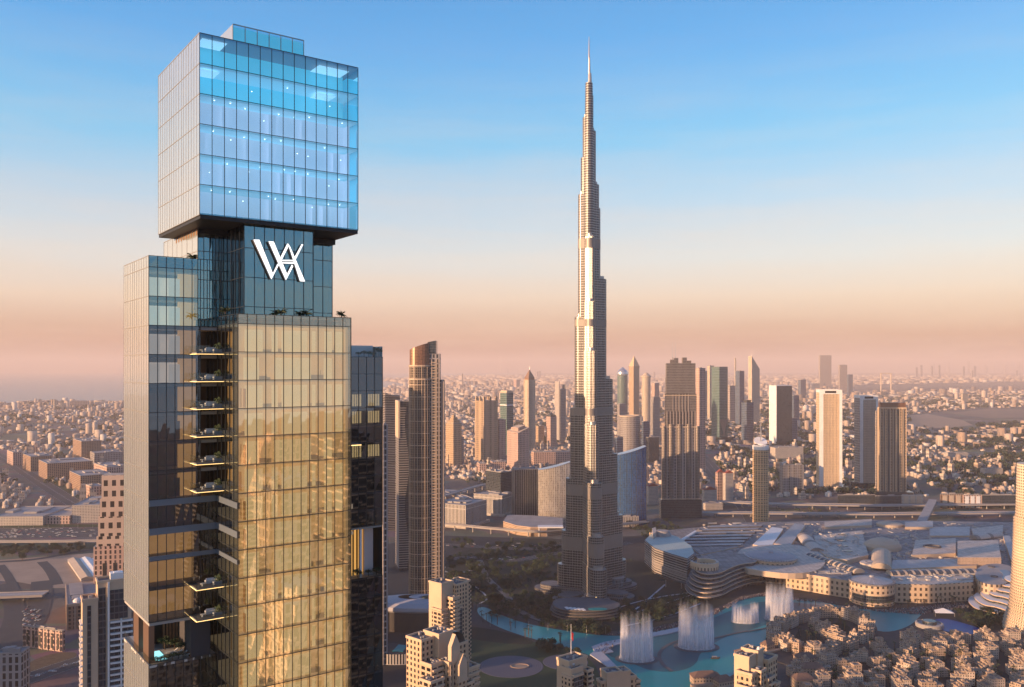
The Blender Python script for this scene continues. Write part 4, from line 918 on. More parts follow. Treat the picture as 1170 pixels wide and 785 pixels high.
# curved tan podium
t = thing('retail_podium', 'low curved tan podium with white arcade in front of the bright curved glass building', 'building', G(575,606))
Yp = G(575,606).y; pts = [(XA(px, F*H/(py-HY))-G(575,606).x, F*H/(py-HY)-Yp) for px, py in ((575,606),(590,611),(606,613),(625,613),(643,611),(643,602),(610,599),(580,598))]
s = MB(); s.prism(pts, 0, 19, 0, 1); s.build('podium_wall', [facade('podium_louvre', (.50,.36,.26), (.16,.11,.08), 40, 3.0, .98, .4, .4, .7), M['roof']], t)
s = MB()
for k in range(8):
    a = Vector(pts[3])*(1-k/7)+Vector(pts[4])*(k/7); s.box(a.x-17, a.x-15, a.y-1.2, a.y, 0, 17)
s.box(pts[3][0]-18, pts[4][0], pts[3][1]-1.4, pts[4][1]+1.4, 16.8, 19.4); s.build('white_arcade', M['white'], t)
tower('white_arcade_block', 'low white arcade block right of the supertall tower under the blue curved glass', (709,711,730,591,602), 'f_stripe', 6, cat='building')
# --- right of the supertall tower: far group
def rotunda(name, label, px, r_px, ytop, ybase, fm, capm, cap, cat='tower'):
    g = G(px, ybase); r = r_px*g.y/F; g.y += r; h = ZA(ytop, g.y); t = thing(name, label, cat, g); s = MB(); s.cone((0,0), r, r, 0, h, 28, 0, 1); s.build('round_shaft', [M[fm], M['roof']], t)
    s = MB(); s.lathe((0,0), [(a*r, h+b) for a, b in cap], 28); s.build('cap', M[capm], t); return t, r, h
rotunda('dome_tower', 'round silver tower with a pointed shell dome, left of the pyramid-topped tower', 712, 6, 429, 482, 'f_green', 'steel', [(1.02,0),(1.08,8),(1.0,22),(.72,34),(.35,44),(.30,47),(.05,52)])
t, la, lb, h = tower('pyramid_tower', 'golden tower with a tall pointed lattice pyramid top right of the shell-domed tower', (718.5,724,730.5,419,480), 'f_tan', 36, roof=False)
s = MB(); s.box(-2,la+2,-2,lb+2,h-4,h+3); pyr(s, -1, la+1, -1, lb+1, h+3, h+72); s.build('pyramid_top', M['f_tan'], t)
t, r, h = rotunda('round_cap_tower', 'pale tower with a small round dome cap right of the pyramid-topped tower', 739, 5, 430, 484, 'f_cream', 'beige', [(1.15,-4),(1.15,2),(.8,8),(.5,16),(.05,24)])
tower('pink_slab', 'pink slab tower directly left of the big crowned tower', (744.5,748,753,438,486), 'f_pink', 30); tower('pale_slab', 'pale tower with dark base left of the big crowned tower', (743,747,754,454,500), 'f_grey', 30)
t, r, h = rotunda('drum_tower', 'fat round glass drum tower with a flat pink disc roof right of the supertall tower', 721.5, 12, 476, 524, 'f_grey', 'beige', [(1.0,0),(1.03,2),(1.03,5),(.9,5.5),(.88,3),(.02,3)])
tower('dark_slab', 'dark slab right behind the fat round drum tower', (733,735,742,482,524), 'f_blue', 36); tower('dark_block', 'dark low block between the drum tower and the big crowned tower', (738,741,753,500,528), 'f_dark', 25)
tower('grey_block', 'grey block standing between the supertall tower and the round drum tower', (703,705,712,500,530), 'f_blue', 25); tower('grey_slab', 'pale grey slab half hidden behind the blue curved glass building', (705,708,716,462,500), 'f_grey', 36)
tower('far_slab', 'hazy pink slab directly behind the big crowned tower on its right', (795,799,806,421,540), 'f_pink', 30)
tower('far_slab', 'pale hazy tower behind and left of the dark tapered tower', (808,811,816,418,480), 'f_cream', 36); tower('far_slab', 'low hazy tower left of the pale hazy tower', (800,803,808,424,478), 'f_far', 36)
t, la, lb, h = tower('faceted_tower', 'dark faceted glass tower with a bright triangle near its foot', (813,822,831.5,419,505), 'f_green', 32, roof=False)
s = MB(); i = s.av([(-.3,-.6,h*.30),(la*.95,-.6,h*.30),(la*.55,-.6,h*.08)]); s.face((i+2,i+1,i)) ; s.face((i,i+1,i+2)); s.build('bright_triangle', M['plain_conc'], t)
s = MB(); s.box(-18, la+20, -14, lb+20, 0, 16); s.box(-8,la+28,-20,lb,16,22); s.build('podium', M['f_dark'], t)
tower('far_slab', 'grey slab right of the dark faceted tower', (831,834,841,441,482), 'f_far', 36); tower('blue_slab', 'bluish tower left of the twin triangular-topped tower', (840,845,850.5,424,488), 'f_blue', 36); tower('spire_tower', 'thin spire rising left of the bluish slab', (839.3,840,841,409,470), 'f_cream', 36, roof=False)
t, la, lb, h = tower('triangle_top_tower', 'pale tower with a sharp sloping triangular top and spire', (855,859,868,422,484), 'f_cream', 30, roof=False)
s = MB(); s.prism([(0,0),(la,0),(la,lb),(0,lb)], h, lambda x,y: h+78*(1-x/la)**1.15+2, 0, 0); s.build('triangle_top', M['f_cream'], t); s = MB(); s.tube((1,1,h+60),(1,1,h+120), 1.2, 6, r2=.4); s.build('spire', M['steel'], t)
t, la, lb, h = tower('flat_top_tower', 'dark tower with a small crown drum in front of the triangular-topped tower', (847,853,861,460,506), 'f_blue', 36, roof=False); s = MB(); s.box(la*.2,la*.8,lb*.2,lb*.8,h,h+9); s.box(la*.1,la*.9,lb*.1,lb*.9,h+9,h+11); s.build('roof_crown', M['f_dark'], t)
t, la, lb, h = tower('two_tone_tower', 'tall tower with a bright cream left side and a dark glass face', (879,887,905,441,509), 'f_dark', 20, roof=False)
s = MB(); s.box(-1, -.05, 0, lb, 0, h+2); s.box(-1, 2, -1, 0-.05, 0, h+2); s.box(-1,la+.5,-1,lb,h,h+3); s.build('cream_side', M['white'], t)
tower('glass_annex', 'short dark glass block joined at the right of the two-tone tower', (896,900,911,478,508), 'f_blue', 20); tower('far_slab', 'dark slab behind the right edge of the two-tone tower', (905,907,913,452,488), 'f_blue', 30); tower('far_slab', 'hazy blue tower far right of the two-tone tower', (912,915,921,434,458), 'f_blue', 36)
tower('twin_slab', 'tallest of the three hazy blue slab towers far behind the right trio', (935.5,937,950,406,446), 'f_far', 12); tower('twin_slab', 'second hazy blue slab tower far behind the right trio', (958,959.5,968,417,450), 'f_far', 12); tower('twin_slab', 'shortest hazy blue slab tower, right end of the far blue group', (968,969.5,974.5,428,454), 'f_blue', 12)
tower('link_block', 'long dark horizontal slab linking the hazy blue slab towers', (927,928,962,438,446), 'f_blue', 4, roof=False)
g = G(1006.5,447); t = thing('picture_frame_tower', 'giant thin rectangular frame standing far away at right', 'landmark', g); mp = g.y/F; hh = ZA(426,g.y)
s = MB(); s.box(-.5*mp,.5*mp,-12,12,0,hh); s.build('frame_leg', M['beige'], t); s = MB(); s.box(11*mp,12*mp,-12,12,0,hh); s.build('frame_leg', M['beige'], t); s = MB(); s.box(.5*mp,11*mp,-12,12,hh-14,hh); s.build('frame_bridge', M['beige'], t)
# hazy high-rises along the horizon at right
rnd = random.Random(17)
for k in range(46):
    px = 1040+rnd.uniform(0,126); 
    if k > 30: px = 470+rnd.uniform(0,160) if k % 2 else 700+rnd.uniform(0,330)
    yb = rnd.choice((426,427.5,432)); yt = {426:rnd.uniform(407,417),427.5:rnd.uniform(410,419),432:rnd.uniform(417,424)}[yb] if k <= 30 else yb-rnd.uniform(5,9); w_ = rnd.uniform(1.2,2.6)
    tower('horizon_tower', 'hazy pale high-rise in the faint skyline at the horizon', (px-.6,px,px+w_,yt,yb), 'f_far', 30, roof=False, group='faint high-rises along the horizon')
# --- the big crowned tower
t, la, lb, h = tower('big_crowned_tower', 'broad stepped grey-brown tower with a cut crown and twin masts', (756,757,799,487,592), 'f_grey', 4, roof=False, lbmax=60)
Y = G(757,592).y; mp = Y/F; zz = lambda py: ZA(py, Y)
M['frame_grey'] = mat('silver_brown_fin', (.42,.35,.30), .4, .35); M['f_crown'] = facade('big_tower_facade', (.30,.26,.23), (.03,.03,.035), 2.6, 3.6, .62, .74, .12, .5, metal=.25)
s = MB(); s.box(6,la-6,2,lb-4,h,zz(450),0,1); cw = (la-16)/7
for k, (py_, dy_) in enumerate(((432,7),(411,3.5),(409,6),(416,2.5),(408.5,5.5),(412,3),(431,7))): s.box(8+k*cw+.01*k, 8+(k+1)*cw-1.1, dy_, lb-8-.1*k, zz(450), zz(py_), 0, 1)
s.box(9, la-9, 9, lb-9, zz(450), zz(415), 0, 1); s.build('upper_shaft', [M['f_crown'], M['roof_dark']], t)
s = MB()
for k in range(12):
    x = 3+k*(la-6)/11; top_ = zz(487) if k in (0,11) else zz(455+4*(k%2)) if k in (1,2,9,10) else zz(408.5+3*(k%3)); s.box(x-.9,x+.9,-1.2,.1,0,min(top_,zz(470))); 
    if top_ > zz(450): s.box(x-.8,x+.8,1.0,4.0,zz(470),top_)
for k in range(5): y = 3+k*(lb-6)/4; s.box(-1,.1,y-.8,y+.8,0,h+2)
s.build('vertical_fin', M['frame_grey'], t)
for k, (x0, x1) in enumerate(((-1.5,9),(14,26),(33,46),(54,66),(la-9,la+1.5))):
    s = MB(); n = 9; s.prism([(x0,.2)]+[(x0+(x1-x0)*q/n, -3.6*sin(pi*q/n)) for q in range(1,n)]+[(x1,.2)], 0, zz(487)+(4 if k in (1,2,3) else 0), 0, 1); s.build('bay', [M['f_crown'], M['roof']], t)
s = MB(); s.box(-4,la+4,-6,lb+6,0,zz(571)); s.build('podium', M['f_dark'], t); s = MB(); s.box(-1,la+1,-4.4,lb,zz(570)-1,zz(570)+1); s.box(-1,la+1,-1.6,lb,zz(488)-1,zz(488)+1.2); s.box(5,la-5,.6,lb,zz(452)-1,zz(452)+1); s.build('cornice', M['frame_tan'], t)
for x in (26, 33): s = MB(); s.tube((x,14,zz(409)),(x,14,zz(390)), .8, 6, r2=.3); s.build('mast', M['steel'], t)
# --- trio at right
M['f_gold_fin'] = facade('golden_fin_facade', (.70,.54,.36), (.14,.10,.07), 3.8, 7, .42, .85, .15, .6)
M['f_sand_fin'] = facade('sand_fin_facade', (.54,.46,.39), (.055,.055,.06), 3.8, 7, .5, .82, .15, .6)
for (spec, fm, lab, notch) in (((932.5,936.5,962,446,561),'f_gold_fin','golden glowing tower with a dark notch in its white cap, leftmost of the right trio',1), ((976,983,1003,452.5,557),'f_sand_fin','tall greyer cream tower with a dark notch in its cap, middle of the right trio',1), ((1003,1006,1035.5,466,567),'f_tan','tower with shadowed glass bays and a copper-coloured crown, rightmost of the right trio',0)):
    t, la, lb, h = tower('residential_tower', lab, spec, fm, -8 if spec[0] != 976 else 4, roof=False, lbmax=50, cat='tower')
    Y = G(spec[1], spec[4]).y
    if notch:
        s = MB(); s.box(-.8,la+.8,-.8,.8,h-10,h+2); s.box(-.8,.8,.8,lb,h-6,h+2); s.box(-.8,la*.18,-.7,.6,0,h-10); s.box(la*.88,la+.8,-.7,.6,0,h-10); s.box(-.8,la+.8,lb-1,lb,h-6,h+2); s.build('white_frame', M['white'], t)
        s = MB(); s.box(la*.24,la*.74,-.95,-.85,h-7.5,h-1.5); s.build('notch', M['black'], t)
        s = MB(); ribs(s, la*.7, 1, 0, h-11, 3.8, .7, 1.0, False); 
        s.v = [(x+la*.17, y, z) for x, y, z in s.v]; s.build('vertical_fin', M['beige'], t)
    else:
        s = MB(); s.box(1,la-1,1,lb-1,h,h+14); s.build('copper_crown', M['copper'], t); s = MB(); ribs(s, la, lb, 0, h+1, 8.2, 1.4, 1.2); s.box(-1,la+1,-1.3,lb+.5,h-1,h+1.4); s.build('vertical_fin', M['beige'], t)
        s = MB()
        for k in range(5): s.box(la*(.08+.19*k), la*(.18+.19*k), -.5, 0, 0, h-3)
        s.build('glass_bay', M['f_dark'], t)
    s = MB(); s.box(-8,la+16,-10,lb+4,0,13); s.build('podium', [M['f_dark']], t)
tower('annex_tower', 'narrow cream tower tucked between the middle and right towers of the trio', (1000,1001,1006,470,560), 'f_sand_fin', 12)
# --- slim golden oval tower with disc roof and mast
t, r, h = rotunda('oval_hotel_tower', 'slim golden rounded tower with a white slanted disc roof and mast, behind the mall', 871.5, 8.7, 513, 600, 'f_tan', 'roof_dark', [(.9,0),(.9,5),(.3,5)], cat='hotel tower')
s = MB()
for z in range(4, int(h)-4, 4): s.lathe((0,0), [(r+.1,z),(r+.9,z+.1),(r+.9,z+1.2),(r+.1,z+1.3)], 28)
s.build('balcony_ring', mat('golden_balcony', (.72,.48,.25), .7), t)
s = MB(); s.lathe((0,0), [(r*.98,h-2),(r*1.05,h),(r*1.05,h+8),(r*.9,h+9)], 24); s.build('white_drum', M['white'], t)
s = MB(); i = s.av([(r*.85*cos(2*pi*k/24), r*.85*sin(2*pi*k/24), h+17+r*.5*sin(2*pi*k/24)) for k in range(24)]); j = s.av([(r*.8*cos(2*pi*k/24), r*.8*sin(2*pi*k/24), h+12) for k in range(24)])
s.face(range(i,i+24)); [s.face((j+k, j+(k+1)%24, i+(k+1)%24, i+k)) for k in range(24)]; s.build('slanted_disc', M['white'], t)
s = MB(); s.tube((0,0,h+14),(0,0,h+72), 1.1, 6, r2=.35); s.tube((3,0,h+14),(0,0,h+52),.5,4); s.build('mast', M['steel'], t)
tower('grey_midrise', 'blocky grey midrise with vertical ribs behind the golden oval tower', (891,895,918,532,564), 'f_grey', 12, rib=(4,1,.6), cat='building')
for k, (a, b, c, d_, fm, lb_) in enumerate(((802,819,560,579,'f_white','cream apartment house with a red roof beside the big crowned tower'),(817,827,540,572,'f_pink','taller cream house with red roofs behind the flyover'),(826,838,541,574,'f_white','white twin-gabled apartment house behind the flyover'),(738,752,556,577,'f_white','cream house with red roof left of the big crowned tower'))):
    t, la, lb, h = tower('apartment_house', lb_, (a,a+3,b,c,d_), fm, 16, cat='apartment house', roof=False)
    s = MB(); s.prism([(0,0),(la,0),(la,lb),(0,lb)], h, lambda x,y: h+1, 0, 0); i = s.av([(0,-.6,h+1),(la,-.6,h+1),(la,lb*.6,h+1),(0,lb*.6,h+1),(la/2,-.6,h+8),(la/2,lb*.6,h+8)])
    s.face((i,i+1,i+4)); s.face((i+1,i+2,i+5,i+4)); s.face((i+3,i,i+4,i+5)); s.face((i+2,i+3,i+5)); s.build('red_roof', mat('red_roof', (.30,.08,.05), .7), t)
# --- line of dark retail halls beyond the elevated roads
for k, (a, b, yt, yb, fm, lb_) in enumerate(((957,1000,566,580,'f_dark','dark flat hall under the golden tower of the trio'),(1000,1030,567,581,'f_dark','dark hall with square bays under the right tower of the trio'),(1030,1055,566,581,'f_white','pale hall with tall bays beside the footbridge'),(1074,1100,565,581,'f_brown','brown hall with three tall bays right of the footbridge'),(1100,1122,566,581,'f_pink','hall with a bright white poster wall'),(1122,1160,566,581,'f_dark','long dark hall at the right end beside the curved hotel'),(1160,1200,566,581,'f_dark','dark hall cut off at the right edge'))):
    t, la, lb, h = tower('retail_hall', lb_, (a,a+.5,b,yt,yb), fm, 2, cat='hall', lbmax=60)
    if k in (2,3,4):
        s = MB(); [s.box(la*(.1+.3*q), la*(.3+.3*q), -.8, -.1, 2, h-2) for q in range(3)]; s.build('bay_panel', M['white'] if k == 4 else M['beige'], t)
t = thing('footbridge', 'covered white footbridge running from the mall over the elevated roads', 'footbridge', (0,0,0)); a, b = G(1053,597,20), G(1066,572,20); 
s = MB(); dr = (b-a).normalized(); sd = Vector((-dr.y, dr.x, 0))*9; q = [a-sd, a+sd, b+sd, b-sd]; s.prism([(p.x,p.y) for p in q][::-1], 15, 23, 0, 1, True); s.build('bridge_tube', [M['f_grey'], M['roof']], t)
s = MB(); 
for f_ in (.05,.5,.95): p = a.lerp(b, f_); s.cone((p.x,p.y), 2.5,2.5,0,15,10)
s.build('bridge_pier', M['plain_conc'], t)

# ================================================================== near residence towers (lit stone)
M['r_stone'] = facade('residence_stone', (.54,.38,.24), (.03,.03,.035), 3.4, 3.5, .46, .56, .15, .7, gvar=.4)
M['r_stone_p'] = mat('residence_plain_stone', (.56,.41,.28), .75, nvar=.12, nsc=.1); M['r_bal'] = facade('residence_balcony', (.52,.37,.24), (.03,.03,.035), 5.0, 3.5, .72, .60, .2, .7)
M['r_glass'] = facade('residence_glass', (.20,.20,.20), (.03,.045,.05), 1.6, 3.5, .85, .85, .08, .4)
def residence(name, label, px, py, Y, th, vols, extra=None, cat='apartment tower', group=None):
    """vols: (x0,x1,y0,y1,height_below_top_m, material); local metres, top of the tower at the pixel row py"""
    zt_ = ZA(py, Y); t = thing(name, label, cat, (XA(px,Y), Y, 0), R(th), group)
    for k, (x0,x1,y0,y1,dz,m) in enumerate(vols):
        h = zt_-dz; s = MB(); s.box(x0,x1,y0,y1,0,h,0,1,False); o = s.build('tower_wing', [M[m], M['roof_dark']], t)
        s = MB(); e = .35
        s.box(x0-e,x1+e,y0-e,y0+.5,h-.6,h+1.1); s.box(x0-e,x1+e,y1-.5,y1+e,h-.6,h+1.1); s.box(x0-e,x0+.5,y0+.5,y1-.5,h-.6,h+1.1); s.box(x1-.5,x1+e,y0+.5,y1-.5,h-.6,h+1.1); s.build('parapet', M['r_stone_p'], o)
        if m in ('r_bal',):
            s = MB(); z = h-3.5
            while z > max(20, h-120): s.box(x0+.6,x1-.6,y0-1.4,y0,z-.2,z+.9); z -= 3.5
            s.build('balcony_stack', M['r_stone_p'], o)
        if x1-x0 > 6 and y1-y0 > 6:
            rnd = random.Random(k+int(px)); s = MB()
            for q in range(4): w_ = rnd.uniform(1,2.2); x = rnd.uniform(x0+1,x1-3); y = rnd.uniform(y0+1,y1-3); s.box(x,x+w_,y,y+w_*.8,h,h+rnd.uniform(.8,2))
            s.build('roof_unit', M['roof'], o)
    return t, zt_
t, z = residence('apartment_tower', 'cream apartment tower with a plain block top, behind the gabled cream tower', 527, 664, 760, 48, [(-20,-6,4,20,0,'r_stone_p'),(-6,8,0,16,2.5,'r_stone'),(8,14,3,18,2.5,'r_stone'),(-14,-6,-4,5,12,'r_bal'),(-22,-14,2,14,22,'r_bal'),(-6,-1,-2.5,1,22,'r_glass'),(8,17,5,16,9,'r_bal')])
t, z = residence('apartment_tower', 'broad golden cream apartment tower with curved gables', 516, 716, 545, 48, [(-9,3,2,16,4,'r_stone_p'),(-20,-8,6,20,6,'r_stone'),(-20,-10,-3,7,19,'r_bal'),(-25,-14,-8,2,27,'r_bal'),(-10,-1,-8,3,19,'r_stone'),(-1,9,-6,6,22,'r_glass'),(3,14,0,14,13,'r_stone'),(9,21,-4,9,29,'r_bal'),(-5,3,-11,-3,31,'r_stone'),(3,10,-10,-4,35,'r_bal'),(14,24,4,16,36,'r_stone')])
s = MB(); n = 12
i0 = s.av([(3+9*sin(pi/2*k/n), 0, z-4-9*(1-cos(pi/2*k/n))) for k in range(n+1)]); i1 = s.av([(3+9*sin(pi/2*k/n), 13, z-4-9*(1-cos(pi/2*k/n))) for k in range(n+1)])
for k in range(n): s.face((i0+k, i0+k+1, i1+k+1, i1+k))
s.build('curved_roof', mat('grey_curved_roof', (.16,.17,.18), .4, .3), t)
s = MB()
for x0, x1, zt2, y in ((-8.5,-1,z-5,-8.6),(-4.5,2.5,z-17,-11.6)):
    i = s.av([(x0,y,zt2-14),(x1,y,zt2-14),(x1,y,zt2-4),((x0+x1)/2,y,zt2+3),(x0,y,zt2-4),(x0,y+3,zt2-14),(x1,y+3,zt2-14),(x1,y+3,zt2-4),((x0+x1)/2,y+3,zt2+3),(x0,y+3,zt2-4)])
    s.face((i,i+1,i+2,i+3,i+4)); s.face((i+2,i+7,i+8,i+3)); s.face((i+3,i+8,i+9,i+4)); s.face((i+1,i+6,i+7,i+2)); s.face((i+5,i,i+4,i+9))
s.build('gable', M['r_stone_p'], t)
s = MB()
for x in (-9,-6.7,-4.4,-1.2,1.5,3.6,6,8.6): s.box(x-.35,x+.35,-8.6 if x < -1 else -6.7,-6,z-120,z-20)
s.build('pilaster', M['r_stone_p'], t)
t, z = residence('apartment_tower', 'golden cream apartment tower with an open dark roof pit, below the lake', 876, 744, 545, 48, [(-16,-6,4,14,1.5,'r_stone_p'),(-6,2,3,14,0,'r_stone_p'),(2,15,0,13,7,'r_stone'),(-20,-14,0,10,10,'r_stone'),(-8,1,-5,4,15,'r_bal'),(-14,-7,-3,5,9,'r_stone'),(0,6,-6,1,20,'r_bal'),(-24,-19,-2,8,17,'r_bal'),(13,18,2,12,22,'r_stone')])
s = MB(); s.box(2.2,14.6,.2,12.8,z-8.6,z-7.05); s.build('roof_pit', M['roof_dark'], t); s = MB(); s.lathe((-3,4), [(1.2,z+1),(1.0,z+2),(.1,z+3)], 10); s.lathe((8,10), [(.2,z-7),(1.1,z-5.4),(.05,z-5.2)], 10); s.build('satellite_dish', M['white'], t)
t, z = residence('apartment_tower', 'cream apartment tower top with a small satellite dish, under the flagpole', 663, 753, 600, 42, [(-9,9,2,14,1,'r_stone_p'),(-11,1,-2,8,5,'r_stone_p'),(-10,-1,-4,-1.9,9,'r_glass'),(4,10,-3,6,9,'r_bal'),(-12,-9,-3,6,10,'r_stone')])
s = MB(); s.lathe((-5,2), [(.2,z-4),(1.2,z-2.6),(.05,z-2.4)], 10); s.build('satellite_dish', M['white'], t)
fp = thing('flagpole', 'tall thin flagpole with a furled red and green flag above the cream tower top', 'flagpole', (XA(652.5,612), 612, 0)); zb0 = z+1; 
s = MB(); s.tube((0,0,zb0-4),(0,0,ZA(713,612)), .28, 6, r2=.12); s.build('pole', M['white'], fp)
s = MB(); i = s.av([(0,0,ZA(721,612)),(1.8,.3,ZA(724,612)),(1.5,-.2,ZA(733,612)),(.1,0,ZA(729,612))]); s.face((i,i+1,i+2,i+3)); s.build('flag', mat('flag_red', (.45,.02,.03), .8, nvar=0), fp)
t, z = residence('apartment_tower', 'low cream apartment tower top with two dark roof pits, right of the flagpole', 712, 769, 620, 20, [(-12,0,2,12,0,'r_stone_p'),(0,7,2,12,.5,'r_stone_p'),(7,12,3,11,5,'r_stone'),(12,16,4,11,9,'r_bal'),(-16,-12,3,10,6,'r_stone')])
s = MB(); s.box(-11.4,-.6,2.6,11.4,z+.02,z+.2); s.box(.8,6.2,2.8,11.2,z-.45,z-.3); s.build('roof_pit', M['roof_dark'], t)
# --- left edge
t, z = residence('office_tower', 'white and black striped tower with a lit golden edge, left foreground beside the skyscraper', 121, 667, 500, 30, [(-4,14,4,16,0,'r_stone_p'),(-12,-4,2,14,9,'r_stone_p')])
z2 = z-9
s = MB(); s.box(-9.6,-7.6,1.7,2.1,0,z2-3); s.box(-3.6,.2,3.6,4.1,0,z-3); s.box(2.4,12,3.6,4.1,z-22,z-5); s.build('dark_glass_strip', M['f_dark'], t)
s = MB()
q = z-24
while q > 20: s.box(2.6,14.6,2.2,4.0,q,q+.9); s.box(-13.1,-12.0,2,14,q+1,q+1.8); q -= 3.4
s.build('balcony_stack', M['white'], t); s = MB(); s.box(1.2,2.2,2.6,4.05,0,z); s.box(8.0,8.8,2.0,4.05,0,z-22); s.build('white_fin', M['white'], t)
s = MB(); s.box(2.3,14,3.8,4.02,0,z-23); s.build('recessed_glass', M['f_dark'], t); s = MB(); s.box(3,10,7,13,z,z+4); s.box(5,8,8,11,z+4,z+4.5); s.build('roof_box', M['white'], t)
t = thing('pink_hotel_tower', 'pink concrete tower with big square openings stepping in towards the top, left edge', 'tower', (XA(129,1235), 1235, 0), R(12)); zt_ = ZA(543,1235)
M['f_bigwin'] = facade('pink_big_windows', (.54,.42,.35), (.04,.035,.035), 11, 15, .50, .56, .2, .8, gvar=.3)
for k, (w_, py) in enumerate(((15,543),(17,570),(19,590),(21,612))): s = MB(); s.box(-w_,w_*1.3,-k*1.2,26,0,ZA(py,1235),0,1); s.build('tower_tier', [M['f_bigwin'], M['beige']], t)
s = MB(); s.box(-24,30,-7,26,0,ZA(623,1235)); s.build('stone_base', M['f_pink'], t); s = MB()
for x in (-12,2,15): s.box(x,x+5,-7.3,-7,12,ZA(642,1235))
s.build('tall_opening', M['black'], t)
t, la, lb, h = tower('vault_roof_building', 'brown stone block with a white scalloped tent roof, left side behind the striped tower', (53,77,128,692,720), 'f_brown', 28, cat='building', lbmax=120, roof=False, top='roof')
s = MB(); ribs(s, la, lb, 0, h+1.5, 9, 1.6, .8); s.box(-.9,la,-.9,.3,h-1.5,h+1.5); s.box(-.9,.3,0,lb,h-1.5,h+1.5); s.build('stone_frame', M['frame_tan'], t)
s = MB()
for k in range(5): s.lathe((12+k*10.5, 14), [(6,h),(5.4,h+2.5),(3.4,h+4.6),(.2,h+5.4)], 14)
s.build('tent_roof', M['white'], t); s = MB(); s.box(6,la-3,22,40,h,h+3); s.box(4,20,45,lb-4,h,h+2.5); s.build('roof_block', M['roof'], t)
t, la, lb, h = tower('arched_building', 'small pink building with a row of tall narrow arched openings, lower left', (26,71,74,722,745), 'f_pink', 70, cat='building', lbmax=90, roof=True)
s = MB()
for k in range(6): y = lb*(.08+.155*k); s.box(-.35,0,y,y+3.0,3,h-7); s.box(-.35,0,y+.4,y+2.6,h-5.5,h-3.2)
s.build('tall_opening', M['black'], t); s = MB(); [s.box(-.8,-.02,lb*(.03+.155*k),lb*(.03+.155*k)+1.3,0,h+.6) for k in range(7)]; s.build('pilaster', M['f_pink'], t)
tower('grey_office', 'grey block with a white roof frame cut off at the bottom left corner', (-25,-6,25,748,860), 'f_grey', 6, cat='building', lbmax=16)
# unseen towers added behind and left of the skyscraper to shade the town
HT = [(-218,1046,40,36,345,'f_tan'),(-283,1085,44,40,352,'f_tan'),(-246,1000,42,36,338,'f_grey'),(-200,905,40,36,282,'f_cream'),(-330,1165,44,36,330,'f_pink'),(-205,790,36,34,172,'f_white'),(-226,655,36,34,128,'f_tan'),(-166,610,30,30,96,'f_grey'),(-176,505,30,30,84,'f_cream'),(-372,1010,38,34,262,'f_grey'),(-140,455,26,26,80,'f_white'),
      (-640,880,46,36,230,'f_tan'),(-700,780,44,40,190,'f_pink'),(-600,690,44,40,170,'f_cream'),(-660,560,46,36,150,'f_white'),(-520,450,44,40,140,'f_grey'),(-600,330,46,40,150,'f_tan'),(-480,210,44,40,130,'f_pink'),(-620,90,44,40,160,'f_cream'),(-420,40,44,40,120,'f_white'),(-760,960,44,40,200,'f_grey')]
for k, (x, y, w_, d_, h_, fm) in enumerate(HT):
    vis = k < 11; t = thing('neighbour_tower', 'residential tower hidden behind the glass skyscraper' if vis else 'residential tower out of sight to the left of the picture', 'tower', (x,y,0), R(30), 'residential towers hidden behind the glass skyscraper' if vis else 'residential towers out of sight on the left'); s = MB(); s.box(-w_/2,w_/2,-d_/2,d_/2,0,h_,0,1); s.build('tower_body', [M[fm], M['roof']], t)
    s = MB(); s.box(-w_*.3,w_*.3,-d_*.3,d_*.3,h_,h_+5,0,1); s.build('roof_block', [M[fm], M['roof']], t)

# unseen towers added behind the viewer to be mirrored in the skyscraper glass
for k, (x, y, w_, d_, h_, fm) in enumerate(((235,-30,30,26,222,'f_cream'),(330,-100,36,30,262,'f_grey'),(400,-200,34,32,240,'f_lou'),(270,-140,26,26,190,'f_grey'),(470,-130,40,34,285,'f_dark'),(560,-260,46,38,270,'f_pink'),(420,-330,40,40,220,'f_tan'),(360,60,34,30,205,'f_stripe'))):
    t = thing('neighbour_tower', 'residential tower behind the viewer, mirrored in the glass skyscraper', 'tower', (x,y,0), R(35), 'residential towers behind the viewer'); s = MB(); s.box(-w_/2,w_/2,-d_/2,d_/2,0,h_,0,1); s.build('tower_body', [M[fm], M['roof']], t)
    s = MB(); s.box(-w_*.3,w_*.3,-d_*.3,d_*.3,h_,h_+6,0,1); s.build('roof_block', [M[fm], M['roof']], t)
    s = MB(); z = 7
    while z < h_-3: s.box(-w_/2-1.2,w_/2+1.2,-d_/2-1.2,d_/2+1.2,z,z+1.1); z += 7.2
    s.build('balcony_band', M['beige'], t)

for k, (a, b, w_, m, lb) in enumerate((((84,642),(100,664),9,'beige','long tan shed, left one of the sheds on the sandy lot'),((97,641),(118,668),8,'white','long white shed, middle one of the sheds on the sandy lot'),((110,641),(126,662),6,'white','shorter white shed, right one of the sheds on the sandy lot'))):
    A, B_ = G(*a), G(*b); d_ = B_-A; l = d_.length; t = thing('storage_shed', lb, 'shed', A, atan2(d_.y, d_.x)); s = MB(); s.box(0,l,-w_,w_,0,5); s.build('walls', M['concrete'], t)
    s = MB(); i = s.av([(-1,-w_-1,5),(l+1,-w_-1,5),(l+1,0,8),(-1,0,8),(-1,w_+1,5),(l+1,w_+1,5)]); s.face((i,i+1,i+2,i+3)); s.face((i+3,i+2,i+5,i+4)); s.face((i,i+3,i+4)); s.face((i+1,i+5,i+2)); s.build('gable_roof', M[m], t)
